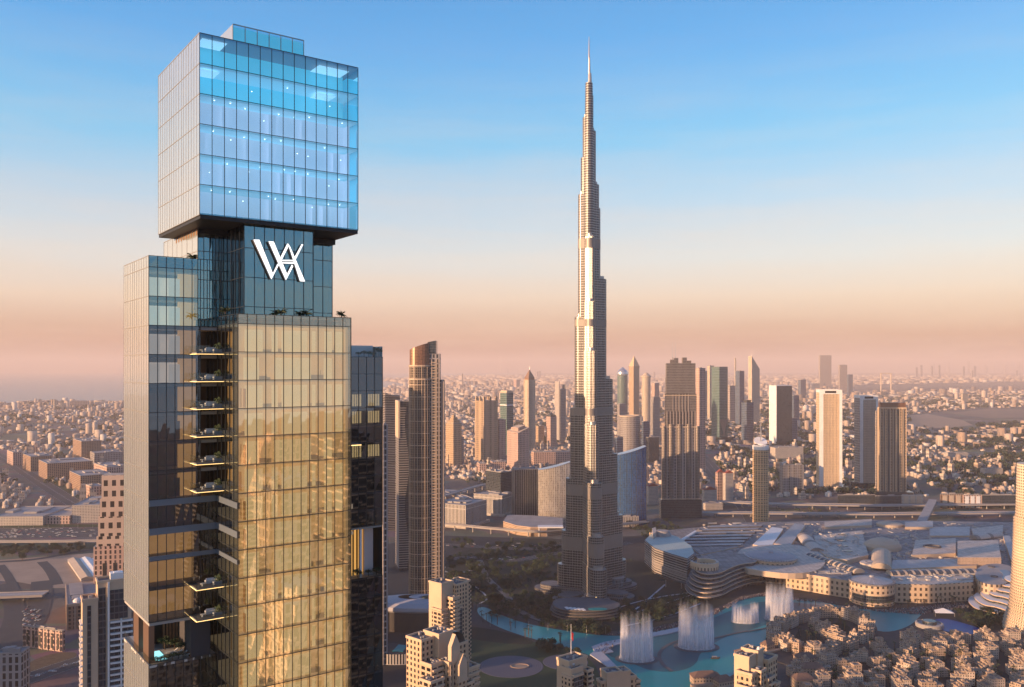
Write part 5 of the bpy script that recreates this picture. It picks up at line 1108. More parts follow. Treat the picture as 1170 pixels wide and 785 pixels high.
# ================================================================== shopping mall, lakeside buildings, fountains
MZ = 26.0
def at(px, py, z=MZ): return G(px, py, z)
M['mall_stone'] = facade('mall_stone_facade', (.56,.42,.29), (.07,.055,.045), 7.5, 8.0, .42, .52, .3, .75, gvar=.5); M['mall_plain'] = mat('mall_plain_stone', (.56,.43,.31), .8, nvar=.12)
M['mall_roof'] = facade('mall_roof_membrane', (.10,.095,.10), (.24,.22,.215), 9, 7, .93, .92, .7, .8, gvar=.28); M['mall_metal'] = facade('mall_metal_roof', (.13,.135,.15), (.31,.31,.335), 4.5, 40, .86, .985, .45, .6, gvar=.14); M['mall_pale'] = facade('mall_pale_roof', (.24,.21,.19), (.52,.45,.385), 8, 6, .94, .93, .7, .8, gvar=.16)
mall = thing('shopping_mall', 'sprawling tan shopping mall with many grey and pale roofs along the lake', 'shopping mall', (0,0,0))
def ppoly(P, z): return [tuple(at(x,y,z))[:2] for x, y in P]
def ccw(P): 
    A = sum(P[i][0]*P[(i+1)%len(P)][1]-P[(i+1)%len(P)][0]*P[i][1] for i in range(len(P))); return P if A > 0 else P[::-1]
def mprism(name, P, z0, z1, mw, mt, parent=mall, zpix=None):
    s = MB(); s.prism(ccw(ppoly(P, zpix or z1)), z0, z1, 0, 1); return s.build(name, [mw, mt], parent)
mprism('main_hall', [(742,608),(850,597),(1000,594),(1170,597),(1175,650),(1112,652),(1070,660),(1015,664),(972,662),(940,662),(905,652),(860,646),(800,640),(785,628)], 0, 22, M['mall_stone'], M['mall_roof'])
mprism('front_wing', [(898,652),(972,664),(974,648),(915,640)], 0, 26, M['mall_stone'], M['mall_roof']); mprism('front_wing', [(1018,667),(1062,668),(1112,665),(1112,652),(1018,654)], 0, 27, M['mall_stone'], M['mall_pale'])
# stepped terrace ledges on the lake front
for (a, b, z) in (((898,656),(972,669),17),((898,658),(972,671),9),((1020,671),(1112,668),18),((1020,673),(1112,670),10)):
    p, q = at(*a,z), at(*b,z); dr = (q-p).normalized(); n_ = Vector((dr.y,-dr.x,0))*6; s = MB(); s.prism(ccw([(p.x,p.y),(q.x,q.y),(q.x+n_.x,q.y+n_.y),(p.x+n_.x,p.y+n_.y)]), z-1.2, z, 0, 0, True); s.build('terrace_ledge', M['mall_plain'], mall)
def disc(px, py, z, rpx, h0, mw, mt, name, rim=None, parent=mall, ky=1.0, n=40):
    c = at(px, py, z); r = rpx*c.y/F; s = MB(); s.cone((0,0), r, r, h0, z, n, 0, 1)
    if rim: s.cone((0,0), r*1.05, r*1.05, z-1.5, z+.6, n, 1, 1)
    o = s.build(name, [mw, mt], parent, (c.x, c.y, 0)); return o, r
o, r = disc(881, 635, 35, 28, 0, M['mall_stone'], M['mall_metal'], 'round_hall', True)
s = MB(); s.cone((0,0), r*.9, r*.2, 36, 40, 40, 0); s.cone((0,0), 4, 3.4, 40, 42, 14, 0); s.build('shallow_cone_roof', mat('ribbed_grey_roof', (.33,.31,.33), .6, nvar=.2, nsc=.3), o)
o, r = disc(996, 663, 31, 24, 0, M['mall_stone'], M['mall_roof'], 'round_hall', True)
s = MB(); s.cone((0,0), r*.92, r*.15, 31.6, 36, 36, 0); s.cone((0,0), 4, 3, 36, 38.5, 12, 0); s.build('shallow_cone_roof', M['mall_metal'], o)
s = MB(); s.lathe((0,0), [(r+.3,4),(r+1.6,4.2),(r+1.6,5.2),(r+.3,5.5)], 40); s.lathe((0,0), [(r+.3,17),(r+1.2,17.2),(r+1.2,18.4),(r+.3,18.6)], 40); s.build('stone_band', M['mall_plain'], o)
s = MB(); s.prism([(r*1.01*cos(a), r*1.01*sin(a)) for a in [pi*1.08+pi*.78*k/20 for k in range(21)]]+[(0,0)], 6, 15.5, 0, 0); s.build('curved_window', M['f_dark'], o)
# serpentine roof band joining the halls
mprism('curved_roof', smooth_poly([(840,628),(870,622),(920,622),(946,636),(938,652),(905,656),(868,652),(846,648)],2), 20, 28.5, M['mall_plain'], M['mall_pale'])
mprism('glass_front', [(856,650),(886,656),(886,654),(856,648)], 6, 19, M['f_dark'], M['f_dark'])
# metal roofs
for P, z, m in (([(785,621),(846,612),(850,623),(800,634)],24,'mall_roof'),([(884,621),(908,598),(920,600),(903,623)],28,'mall_metal'),([(930,612),(985,606),(992,634),(968,640),(945,636),(934,628)],29,'mall_pale'),([(860,622),(882,602),(895,604),(880,626)],27,'white'),
                ([(1046,617),(1092,615),(1092,632),(1042,634)],28,'mall_pale'),([(1020,640),(1114,638),(1116,646),(1018,650)],27,'mall_metal'),([(1062,602),(1108,602),(1108,612),(1062,612)],25,'mall_metal'),([(942,596),(996,593),(996,600),(942,602)],27,'mall_pale'),([(1034,596),(1066,595),(1066,602),(1034,602)],27,'mall_metal'),([(1110,604),(1146,600),(1146,608),(1112,611)],26,'mall_pale'),([(1146,612),(1154,612),(1164,640),(1156,642)],28,'mall_metal')):
    mprism('roof_slab', P, 18, z, M['mall_plain'], M[m])
# four oval skylights
for k, (px, py) in enumerate(((963,611),(962,618),(963,624),(968,630))):
    c = at(px, py, 29); s = MB(); s.prism(circ(0,0,9,20,5.5), 29, 29.9, 0, 0); s.build('oval_skylight', M['f_dark'], mall, (c.x,c.y,0))
c = at(1065,625,28); s = MB(); s.lathe((0,0), [(15,28),(15,30.4),(12.5,30.4),(12.5,28.3),(.1,28.3)], 24, sx=1, sy=.8); s.build('oval_roof_court', [M['roof_dark']], mall, (c.x,c.y,0))
# parking decks with shade rows
for k in range(7):
    y = 600.5+k*3.6; x0, x1 = 812-k*7, 872-k*4; mprism('parking_shade', [(x0,y),(x1,y-1.2),(x1-2,y+.6),(x0-3,y+1.8)], 21.8, 25.5, M['roof_dark'], M['mall_metal'])
mprism('white_rib', [(776,617),(794,606),(796,607),(778,618.5)], 22, 27, M['white'], M['white'])
# barrel vault with dome
def vault(a, b, wdt, z0, rise, m, name='vault_roof', n=12, rings=1, rib=None):
    A = at(*a, z0); B = at(*b, z0); dr = (B-A); l = dr.length; s = MB(); nseg = max(2, int(l/4)) if rib else 2
    for i in range(nseg):
        for k in range(n):
            a0, a1 = pi*k/n, pi*(k+1)/n
            p = lambda u, t: (u*l, -cos(t)*wdt/2, z0+sin(t)*rise)
            mm = (1 if rib and (i % rib) < rib*.45 and 1 <= k < n-1 else 0)
            s.quad(p(i/nseg,a0), p((i+1)/nseg,a0), p((i+1)/nseg,a1), p(i/nseg,a1), mm)
    for u in (0, l): i0 = s.av([(u, -cos(pi*k/n)*wdt/2, z0+sin(pi*k/n)*rise) for k in range(n+1)]); s.face(range(i0, i0+n+1))
    return s.build(name, [m, M['f_dark']], mall, (A.x, A.y, 0), atan2(dr.y, dr.x))
vault((1007,650),(1007,632),30,26,9,M['beige']); c = at(1008,624,27); s = MB(); s.lathe((0,0), [(32,22),(32,28),(29,33),(20,38),(9,41),(.1,42)], 30, sx=1, sy=.8); s.build('dome_roof', M['beige'], mall, (c.x,c.y,0))
c = at(997,644,27); s = MB(); s.cone((0,0), 19,19,20,29,28); s.cone((0,0),17,2,29,31,28); s.build('small_disc_roof', M['mall_pale'], mall, (c.x,c.y,0))
vault((1016,657),(1112,655),22,26,7,M['beige'],rib=3); vault((926,636),(982,655),20,25,7,M['beige'],rib=3)
vault((918,614),(934,632),26,25,9,M['mall_pale']); vault((1112,616),(1142,612),18,24,7,M['mall_pale'])
# tall hall at right
mprism('cube_hall', [(1094,618),(1140,617),(1144,637),(1094,637)], 0, 38, facade('lattice_hall', (.50,.38,.29), (.22,.15,.11), 2.2, 2.2, .5, .5, .5, .8), M['mall_pale'])
mprism('round_corner', smooth_poly([(1116,648),(1134,643),(1156,646),(1162,656),(1150,668),(1126,668),(1113,660)],2), 0, 30, M['mall_stone'], M['roof'])
mprism('blue_roof_shape', smooth_poly([(1140,651),(1152,651),(1155,656),(1148,663),(1144,661),(1147,656)],2), 29, 30.5, M['mall_metal'], mat('blue_grey_roof', (.12,.20,.28), .4))
for c_, r_ in (((1133,648),5),((1136,659),5)): c = at(*c_, 30); s = MB(); s.cone((0,0), r_,r_,30,31.5,16); s.build('roof_light', M['roof_dark'], mall, (c.x,c.y,0))
c = at(1016,598,27); s = MB(); s.cone((0,0), 24,24,16,27,30,0,0); s.cone((0,0),23,3,27,30,30); s.build('small_disc_roof', M['beige'], mall, (c.x,c.y,0))
rnd = random.Random(31); u0 = None
for k in range(95):
    px, py = rnd.choice(((rnd.uniform(800,1150), rnd.uniform(599,612)),(rnd.uniform(1016,1044),rnd.uniform(608,640)),(rnd.uniform(1040,1110),rnd.uniform(634,650)),(rnd.uniform(905,935),rnd.uniform(604,622)),(rnd.uniform(1020,1110),rnd.uniform(652,654))))
    c = at(px, py, 22); s = MB()
    if u0 is None: s.box(-2,2,-1.5,1.5,0,2.2); s.box(-1.2,1.2,-.9,.9,2.2,2.8); u0 = s.build('roof_unit', M['mall_pale'], mall, (c.x,c.y,22))
    else: o = dup(u0, (c.x,c.y,22), rnd.uniform(0,3), parent=mall); v = rnd.uniform(.7,1.9); o.scale = (v, v*rnd.uniform(.6,1.3), rnd.uniform(.6,1.6))
rnd = random.Random(64); s = MB()
for k in range(620):
    zx = rnd.random(); px, py, z0 = (rnd.uniform(790,1160), rnd.uniform(598,640), 22) if zx < .6 else (rnd.uniform(936,984), rnd.uniform(608,636), 29) if zx < .7 else (rnd.uniform(1020,1110), rnd.uniform(652,664), 27) if zx < .85 else (rnd.uniform(905,970), rnd.uniform(646,660), 26)
    if py > 652+(px-900)*.09 and px < 972: continue
    c = at(px, py, z0); a = rnd.choice((.15,.15,1.7)); l, w_ = rnd.choice(((1.2,1.0),(1.6,1.2),(5,.8),(9,.9),(2.6,2.2))); s.xf = Matrix.Translation((c.x,c.y,0)) @ Matrix.Rotation(a,4,'Z'); s.box(-l,l,-w_,w_,z0-.2,z0+rnd.uniform(.8,2.6))
tag(s.build('roof_plant', mat('roof_plant', (.42,.40,.38), .6, nvar=.5, nsc=.05), mall), kind='stuff')
# --- wedge hotel with curved green roof
t = thing('wedge_building', 'dark louvred wedge-shaped hotel with a pale green curved roof behind the serpentine balconies', 'hotel', (0,0,0))
P0 = [(737,660,0),(737,642,0)]; zt_ = 42
P = [tuple(at(x,y,zt_))[:2] for x, y in ((737,617),(746,608),(762,609),(776,614),(790,624),(793,632),(785,638),(765,632),(748,626))]
s = MB(); s.prism(ccw(P), 0, zt_, 0, 1); s.build('hotel_body', [fa('louvre_dark', (.33,.29,.26), (.035,.035,.04), 60, 3.6, .99, .6, .2, .6), mat('pale_green_roof', (.42,.50,.46), .6)], t)
s = MB(); cx_, cy_ = sum(p[0] for p in P)/9, sum(p[1] for p in P)/9
for z in range(4, 41, 4): s.prism(ccw([(cx_+(x-cx_)*1.02, cy_+(y-cy_)*1.02) for x, y in P]), z, z+1.1, 0, 0, True)
s.build('balcony_band', M['plain_conc'], t)
c = at(757,612,zt_); s = MB(); s.cone((0,0), 15,13,zt_,zt_+8,24); s.cone((0,0),11,11,zt_+8,zt_+9,24); s.build('roof_drum', M['roof'], t, (c.x,c.y,0))
s = MB(); s.prism(ccw([tuple(at(x,y,zt_+.5))[:2] for x, y in ((745,609),(749,607.5),(750,613),(746,616))]), zt_, zt_+9, 0, 0); s.build('roof_stair', M['mall_pale'], t)
# --- serpentine balcony building
t = thing('serpentine_building', 'curving terrace building with stacked pale balconies and a ring-shaped roof crown by the lake', 'building', (0,0,0))
base = [(783,675),(790,683),(806,687),(824,684),(838,676),(856,669),(874,668),(880,660),(870,654),(845,654),(822,650),(797,657),(786,665)]
for k in range(6):
    z1 = 6+k*5.6; f = 1-.05*k; cx_, cy_ = 822, 667
    P = smooth_poly([(cx_+(x-cx_)*f, cy_+(y-cy_)*f) for x, y in base], 2); W = ccw([tuple(G(x,y))[:2] for x, y in P])
    s = MB(); s.prism(W, z1-5.6, z1-1.3, 0, 0, True); s.build('glass_storey', M['f_dark'], t)
    W2 = ccw([tuple(G(cx_+(x-cx_)*1.045, cy_+(y-cy_)*1.06))[:2] for x, y in P]); s = MB(); s.prism(W2, z1-1.3, z1, 0, 1, True); s.build('balcony_band', [M['mall_plain'], M['mall_roof']], t)
c = G(805,675); s = MB(); R_ = 21
arc = [(R_*cos(a), R_*sin(a)) for a in [R(-190+300*k/30) for k in range(31)]]; inn = [(x*.82, y*.82) for x, y in arc][::-1]
s.prism(arc+inn, 34.5, 45, 0, 1); s.build('ring_crown', [facade('crown_arcade', (.62,.48,.33), (.20,.14,.10), 5, 14, .5, .55, .4, .7), M['mall_pale']], t, (c.x,c.y,0)); s = MB(); s.cone((0,0), R_*.8,R_*.8,34,37,26); s.build('crown_floor', M['roof_dark'], t, (c.x,c.y,0))
# --- low curved building with rooftop pool in front of the supertall tower
t = thing('crescent_building', 'low layered crescent building with a small rooftop pool in front of the tallest tower', 'building', (0,0,0))
for k in range(4):
    z1 = 4+k*3.5; f = 1-.03*k; P = smooth_poly([(670+(x-670)*f, 703+(y-702)*f*.8) for x, y in ((628,700),(632,693),(655,690),(690,691),(712,699),(708,707),(690,711),(660,712),(636,709))], 2); W = ccw([tuple(G(x,y))[:2] for x, y in P])
    s = MB(); s.prism(W, z1-3.5, z1-1.0, 0, 0, True); s.build('glass_storey', M['f_dark'], t); c_ = (sum(p[0] for p in W)/len(W), sum(p[1] for p in W)/len(W))
    s = MB(); s.prism([(c_[0]+(x-c_[0])*1.04, c_[1]+(y-c_[1])*1.06) for x, y in W], z1-1.2, z1, 0, 1, True); s.build('floor_band', [mat('taupe_band', (.15,.125,.11), .7), M['roof_dark']], t)
c = at(683,696,14.5); s = MB(); s.prism(circ(0,0,13,24,6), 14.3, 14.9, 0, 0); s.build('rooftop_pool', M['water'], t, (c.x,c.y,0))
for k in range(5): c = at(648+k*4.6, 695+.4*k, 14.5); s = MB(); s.box(-2,2,-5,5,14.4,15.2); s.build('skylight', M['white'], t, (c.x,c.y,0), .3)
# --- oval white-roofed hall and the pool building at lower left of centre
t = thing('oval_hall', 'dark oval hall with a pale curved roof and a hole in it', 'hall', G(475,722)); Y = G(475,722).y
s = MB(); s.prism([(x, y) for x, y in circ(0, 26, 66, 40, 30)], 0, 26, 0, 0); s.build('dark_wall', mat('hall_dark_wall', (.05,.045,.045), .5, .2), t)
s = MB(); s.lathe((0,26), [(64,24),(68,27),(67,31),(55,35),(26,38)], 44, sx=1, sy=.46); s.lathe((14,26), [(26,38),(14,37.5),(12,33),(.1,33)], 30, sx=1, sy=.5)
s.build('pale_roof', mat('hall_pale_roof', (.45,.44,.46), .5, nvar=.1), t, smooth=True)
s = MB(); s.prism(circ(22,24,17,24,8.5), 37.6, 38.6, 0, 0); s.build('roof_opening', M['leaf_dark'], t)
t = thing('pool_building', 'low curved white building with a turquoise pool beside the right wing of the glass skyscraper', 'building', G(452,757)); 
s = MB(); s.prism(ccw(smooth_poly([(-22,0),(-10,-9),(16,-8),(28,4),(22,22),(-4,34),(-24,30)],2)), 0, 12, 0, 1); s.build('podium', [M['f_stripe'], M['paving']], t); s = MB(); s.prism([(-4,2),(8,0),(10,22),(0,26)], 12, 12.5, 0, 0); s.build('pool', M['water'], t)
s = MB(); 
for k in range(10): a0, a1 = pi*k/10, pi*(k+1)/10; s.quad((-22+3*(cos(a0)),-2,12+16*sin(a0)),(-22+9*cos(a0)-6,34,12+16*sin(a0)),(-22+9*cos(a1)-6,34,12+16*sin(a1)),(-22+3*cos(a1),-2,12+16*sin(a1)))
s.prism(ccw(smooth_poly([(-26,-4),(-14,-2),(-12,20),(-20,34),(-28,34)],1)), 10, 24, 0, 0); s.build('curved_wing', M['hp'] if 'hp' in M else M['concrete'], t)
# --- spiral paved lawns
def rings_mat():
    m = mat('ring_paving', (.17,.16,.21), .8); nt = m.node_tree; p = nt.nodes['Principled BSDF']; tx = N(nt, 'ShaderNodeTexCoord'); wv = N(nt, 'ShaderNodeTexWave', wave_type='RINGS', rings_direction='Z'); wv.inputs['Scale'].default_value = .12; wv.inputs['Distortion'].default_value = 5; wv.inputs['Detail'].default_value = 1; wv.inputs['Detail Scale'].default_value = .35
    L(nt, tx.outputs['Object'], wv.inputs['Vector']); L(nt, Ramp(nt, wv.outputs['Fac'], [(.0,(.07,.068,.09)),(.62,(.07,.068,.09)),(.78,(.15,.145,.18))]), p.inputs['Base Color']); return m
M['rings'] = rings_mat()
sheet('lawn', smooth_poly([(500,730),(560,724),(600,732),(650,742),(680,756),(690,790),(560,800),(500,790)],2), .52, M['grass'])
for k, (px, py, rx) in enumerate(((584,762,37),(646,757,26))):
    g = G(px, py); r = rx*g.y/F; s = MB(); s.prism(circ(0,0,r,48,r*.98), .3, .66+.04*k, 0, 0); o = s.build('ring_paving', M['rings'], None, (g.x,g.y,0)); tag(o, kind='structure')
g = G(594,762); s = MB(); s.lathe((0,0), [(9,.7),(9.3,1.2),(8.4,1.5),(8.2,.9),(.1,.9)], 26, sx=1.2, sy=.8); o = s.build('plaza_pool', M['sand'], None, (g.x,g.y,0)); tag(o, 'small pale oval basin in the middle of the larger ring-patterned plaza', 'basin')
sheet('dark_lawn', smooth_poly([(520,716),(560,718),(612,732),(605,738),(560,734),(520,728)],2), .56, M['park']); sheet('garden_lawn', smooth_poly([(640,712),(690,716),(700,722),(670,724),(640,720)],2), .45, M['grass'])
for k, P in enumerate(([(700,708),(760,690),(790,680)],[(712,716),(760,706),(800,690)],[(760,668),(735,690),(716,704)],[(690,700),(740,684),(800,676)],[(548,690),(560,684),(540,668)])): ribbon('garden_path', P, 3, .46+.02*k, M['paving_l'])
g = G(775,672); t = thing('entrance_canopy', 'pale pointed leaf-shaped canopy beside the dark wedge hotel', 'canopy', g); s = MB(); i = s.av([(-32,14,9),(-18,4,14),(6,-6,12),(20,-12,7),(4,-2,8),(-18,10,9)]); s.face((i,i+1,i+2,i+3,i+4,i+5)); s.face((i+5,i+4,i+3,i+2,i+1,i)); s.build('canopy_roof', M['mall_metal'], t)
s = MB(); [s.tube((x,y,0),(x,y,h_),.5,6) for x,y,h_ in ((-18,6,12),(4,-4,10),(14,-9,8))]; s.build('canopy_post', M['steel'], t)
# --- fountains: many thin rising jets of spray
def spray_mat(op, sc_, g_, o_):
    m = bpy.data.materials.new('water_spray'); m.use_nodes = True; nt = m.node_tree; nt.nodes.clear()
    tx = N(nt, 'ShaderNodeTexCoord'); sp_ = N(nt, 'ShaderNodeSeparateXYZ'); L(nt, tx.outputs['Generated'], sp_.inputs[0])
    mp_ = N(nt, 'ShaderNodeMapping'); mp_.inputs['Scale'].default_value = sc_; L(nt, tx.outputs['Object'], mp_.inputs[0]); no = N(nt, 'ShaderNodeTexNoise', i_Scale=1.0, i_Detail=4.0); L(nt, mp_.outputs[0], no.inputs['Vector'])
    fade = Ramp(nt, sp_.outputs[2], [(0,(1,1,1)),(.35,(.85,.85,.85)),(.75,(.36,.36,.36)),(1,(0,0,0))])
    al = Mth(nt, 'MULTIPLY', fade, Mth(nt, 'MULTIPLY_ADD', no.outputs[0], g_, o_, clamp=True), clamp=True)
    df = N(nt, 'ShaderNodeBsdfDiffuse'); df.inputs[0].default_value = (.92,.92,.95,1); tl = N(nt, 'ShaderNodeBsdfTranslucent'); tl.inputs[0].default_value = (.92,.92,.95,1); ms = N(nt, 'ShaderNodeMixShader'); ms.inputs[0].default_value = .5; L(nt, df.outputs[0], ms.inputs[1]); L(nt, tl.outputs[0], ms.inputs[2])
    tr = N(nt, 'ShaderNodeBsdfTransparent'); mx = N(nt, 'ShaderNodeMixShader'); L(nt, Mth(nt, 'MULTIPLY', al, op), mx.inputs[0]); L(nt, tr.outputs[0], mx.inputs[1]); L(nt, ms.outputs[0], mx.inputs[2]); o = N(nt, 'ShaderNodeOutputMaterial'); L(nt, mx.outputs[0], o.inputs[0]); return m
M['spray'] = spray_mat(.62, (1.6,1.6,.05), 2.2, -.55); M['mist'] = spray_mat(.5, (.22,.22,.03), 1.6, -.35)
for k, (px, pyb, pyt, wpx, lb) in enumerate(((729,757,699,37,'wide white fountain curtain nearest the white lake walkway, leftmost'),(798,743,686,39,'tallest wide white fountain curtain rising from a dark round basin'),(853.5,713,687,29,'smallest low fountain in the middle distance of the lake'),(893,710,665,31,'rightmost white fountain curtain near the mall front'))):
    g = G(px, pyb); r = wpx/2*g.y/F; h = ZA(pyt, g.y+r*.3); t = thing('fountain', lb, 'fountain', (g.x, g.y+r*.55, 0), 0, 'fountains in the lake'); rnd = random.Random(k)
    for q in range(54):
        a = 2*pi*q/54+rnd.uniform(-.05,.05); rr = r*rnd.uniform(.82,1.0); hh = h*rnd.uniform(.78,1.0)*(1 if k != 2 else (1 if abs(cos(a)) > .55 else .75)); x, y = rr*cos(a), rr*.62*sin(a); s = MB()
        n = 8; pr = [(1.5*(1-.3*z), hh*z) for z in (0,.06,.2,.45,.75,1)]; pr[0] = (2.4, .4); s.lathe((0,0), pr, 9); s.build('jet', M['spray'], t, (x,y,0))
    s = MB(); s.lathe((0,0), [(r*1.12,.5),(r*1.1,2.6),(r*.9,4.5),(r*.6,3),(.1,2.5)], 30, sx=1, sy=.62); s.build('splash', M['spray'], t); s = MB(); s.lathe((0,0), [(r*1.1,.6),(r*1.02,h*.12),(r*.95,h*.4),(r*.9,h*.8),(r*.8,h*.95)], 36, sx=1, sy=.64); s.build('mist', M['mist'], t)
    if k in (0,1): s = MB(); s.lathe((0,0), [(r*1.35,.5),(r*1.35,.95),(r*1.1,.95),(r*1.1,.5)], 40, sx=1, sy=.75); s.build('basin_ring', M['roof_dark'], t)
P = [(742+60*cos(a)*.72+38, 745+26*sin(a)*1.0) for a in [R(115+150*k/16) for k in range(17)]]
ribbon('fountain_arc', [(768,768),(757,760),(752,750),(757,741),(768,735),(778,732)], 4.5, .9, M['roof_dark'], kind='structure'); ribbon('fountain_arc', [(812,731),(840,724),(880,718),(905,708)], 3.5, .9, M['roof_dark'], kind='structure')
g = G(817,753); t = thing('tour_boat', 'small dark wooden boat alone on the turquoise water right of the tall fountain', 'boat', (g.x,g.y,.45), .1); s = MB(); i = s.av([(-5,-1.3,1.2),(4,-1.3,1.2),(6.5,0,1.9),(4,1.3,1.2),(-5,1.3,1.2),(-4.6,-.8,0),(3.5,-.8,0),(5,0,0),(3.5,.8,0),(-4.6,.8,0)])
for k in range(5): s.face((i+5+k, i+5+(k+1)%5, i+(k+1)%5, i+k))
s.face((i,i+1,i+2,i+3,i+4)); s.build('hull', M['bark'], t); s = MB(); s.box(-3.6,2,-1.2,1.2,2.6,2.8); [s.tube((x,y,1.1),(x,y,2.6),.06,4) for x in (-3.4,1.8) for y in (-1,1)]; s.build('canopy', M['beige'], t)
# --- curved hotel at the right edge
Yh = 1110.0; t = thing('curved_hotel', 'cream rounded hotel tower with rings of balconies cut off by the right edge', 'hotel', (XA(1186,Yh), Yh, 0)); k_ = Yh/F
prof = [(44,0),(40,14),(36,26),(33.5,40),(31.8,60),(30,100)]
M['f_hotel'] = facade('hotel_facade', (.66,.54,.40), (.10,.08,.06), 3.4, 3.6, .5, .5, .2, .6)
def hr(z): 
    for (r0,z0),(r1,z1) in zip(prof[:-1], prof[1:]):
        if z0 <= z <= z1: return r0+(r1-r0)*(z-z0)/(z1-z0)
    return 30-(z-100)*.03
s = MB(); zs = [0,14,26,40,60,100,ZA(590,Yh)]; s.lathe((0,0), [(hr(z)*k_*.82, z) for z in zs], 44); s.cone((0,0), hr(120)*.82*k_*.93, 30*k_*.70, ZA(590,Yh), ZA(530,Yh), 44, 0); s.build('hotel_shaft', M['f_hotel'], t)
s = MB(); z = 6
while z < ZA(532,Yh):
    r = hr(z)*k_*.82*(1 if z < ZA(590,Yh) else .93-.1*(z-ZA(590,Yh))/70); s.lathe((0,0), [(r-.3,z),(r+1.3,z),(r+1.3,z+1.2),(r-.3,z+1.3)], 44); z += 3.7
s.build('balcony_ring', M['r_stone_p'], t)
for k in range(8):
    f = 1-.105*k; z1 = 7+k*4.3; P = smooth_poly([(1172+(x-1172)*f, 690-k*1.2+(y-690)*f) for x, y in ((1106,688),(1112,681),(1130,679),(1150,668),(1190,660),(1190,712),(1155,708),(1135,700),(1118,698))], 2); W = ccw([tuple(G(x,y+4))[:2] for x, y in P]); s = MB(); s.prism(W, z1-4.3, z1-1.2, 0, 0, True); s.build('glass_storey', M['f_dark'], t, (-XA(1186,Yh), -Yh, 0)); c_ = (sum(p[0] for p in W)/len(W), sum(p[1] for p in W)/len(W))
    s = MB(); s.prism([(c_[0]+(x-c_[0])*1.05, c_[1]+(y-c_[1])*1.06) for x, y in W], z1-1.2, z1, 0, 1, True); s.build('terrace_band', [M['r_stone_p'], M['white']], t, (-XA(1186,Yh), -Yh, 0))
g = G(1076,703); t = thing('white_tent', 'white peaked tent roof by the blue lagoon', 'tent', g); s = MB(); i = s.av([(-12,-7,5),(13,-9,5),(16,6,5),(-6,9,5),(2,0,10)]); [s.face((i+k,i+(k+1)%4,i+4)) for k in range(4)]; s.build('tent_roof', M['white'], t); s = MB(); [s.tube((x,y,0),(x,y,5),.2,5) for x,y in ((-12,-7),(13,-9),(16,6),(-6,9))]; s.build('tent_post', M['steel'], t)
s = MB(); g = G(1062,716); s.lathe((0,0), [(17,0),(17,5),(15,5.6),(15,4),(.1,4)], 30); t = thing('round_pavilion', 'low round grey pavilion with curved rims between the lake and the blue lagoon', 'pavilion', g); s.build('round_deck', M['roof'], t); s = MB(); s.cone((0,0),9,8,4,8,24); s.build('glass_drum', M['f_dark'], t)
# ================================================================== old-town quarter of low sandy blocks
M['old'] = facade('sand_block_facade', (.44,.33,.25), (.025,.03,.03), 3.3, 3.4, .42, .50, .3, .85, gvar=.5, wvar=.25); M['old_l'] = facade('light_sand_block_facade', (.54,.44,.36), (.025,.035,.035), 3.1, 3.4, .42, .50, .3, .85, gvar=.5, wvar=.2)
M['old_roof'] = mat('sand_roof', (.27,.21,.17), .9, nvar=.5, nsc=.15); M['old_plain'] = mat('sand_plain', (.38,.285,.215), .85, nvar=.2, nsc=.2)
def mk_old(seed, W=26, D=20):
    rnd = random.Random(seed); t = thing('sand_stone_block', 'x', 'apartment block'); fm = M['old'] if seed % 2 else M['old_l']
    nx, ny = 3, 2; body = MB(); par = MB(); vols = []
    for i in range(nx):
        for j in range(ny):
            if rnd.random() < .12 and not (i == 1 and j == 0): continue
            h = 3.4*rnd.choice((3,3,4,4,5)); x0 = -W/2+i*W/nx+rnd.uniform(-.8,.3); x1 = x0+W/nx+rnd.uniform(.2,1.2); y0 = -D/2+j*D/ny+rnd.uniform(-1.2,.4); y1 = y0+D/ny+.6
            body.box(x0,x1,y0,y1,0,h,0,1,False); vols.append((x0,x1,y0,y1,h))
            for q in ((x0-.15,x1+.15,y0-.15,y0+.35),(x0-.15,x1+.15,y1-.35,y1+.15),(x0-.15,x0+.35,y0+.35,y1-.35),(x1-.35,x1+.15,y0+.35,y1-.35)): par.box(*q, h-.3, h+1.0)
            if rnd.random() < .45: a, b = rnd.uniform(x0+1,x1-4), rnd.uniform(y0+1,y1-4); par.box(a,a+3,b,b+2.6,h,h+2.8)
            if rnd.random() < .5: a = rnd.uniform(x0+.5,x1-2.5); par.box(a,a+2.2,y0-1.1,y0-.1,h-8,h-7)
    body.build('walls', [fm, M['old_roof']], t); par.build('parapet', M['old_plain'], t)
    for q in range(2 if seed % 2 else 1):
        x0,x1,y0,y1,h = rnd.choice(vols); s = MB(); c = ((x0+x1)/2,(y0+y1)/2); s.box(c[0]-1.8,c[0]+1.8,c[1]-1.8,c[1]+1.8,h+q*.01,h+3.2)
        if seed % 2 == 0: s.lathe(c, [(2.2,h+3.2),(2.1,h+4.2),(1.3,h+5.4),(.1,h+5.9)], 12)
        s.build('wind_tower', M['old_plain'], t)
    s = MB()
    for q in range(7):
        x0,x1,y0,y1,h = rnd.choice(vols); a, b = rnd.uniform(x0+.8,x1-1.8), rnd.uniform(y0+.8,y1-1.8); s.box(a,a+1.1,b,b+.9,h,h+1.1)
    s.build('roof_unit', M['mall_pale'], t); return t
olds = [mk_old(k) for k in range(1, 8)]; used = [False]*7
def place_old(px, py, rot, k, lab, z=0.35, sc=1.0, px_=True, grp='sand coloured blocks of the old-town quarter'):
    g = G(px, py) if px_ else Vector((px, py, 0)); o = olds[k] if not used[k] else dup(olds[k]); used[k] = True
    o.location = (g.x, g.y, z+.9); o.rotation_euler = (0,0,rot); o.scale = (sc,sc,sc); o['label'] = lab; o['group'] = grp
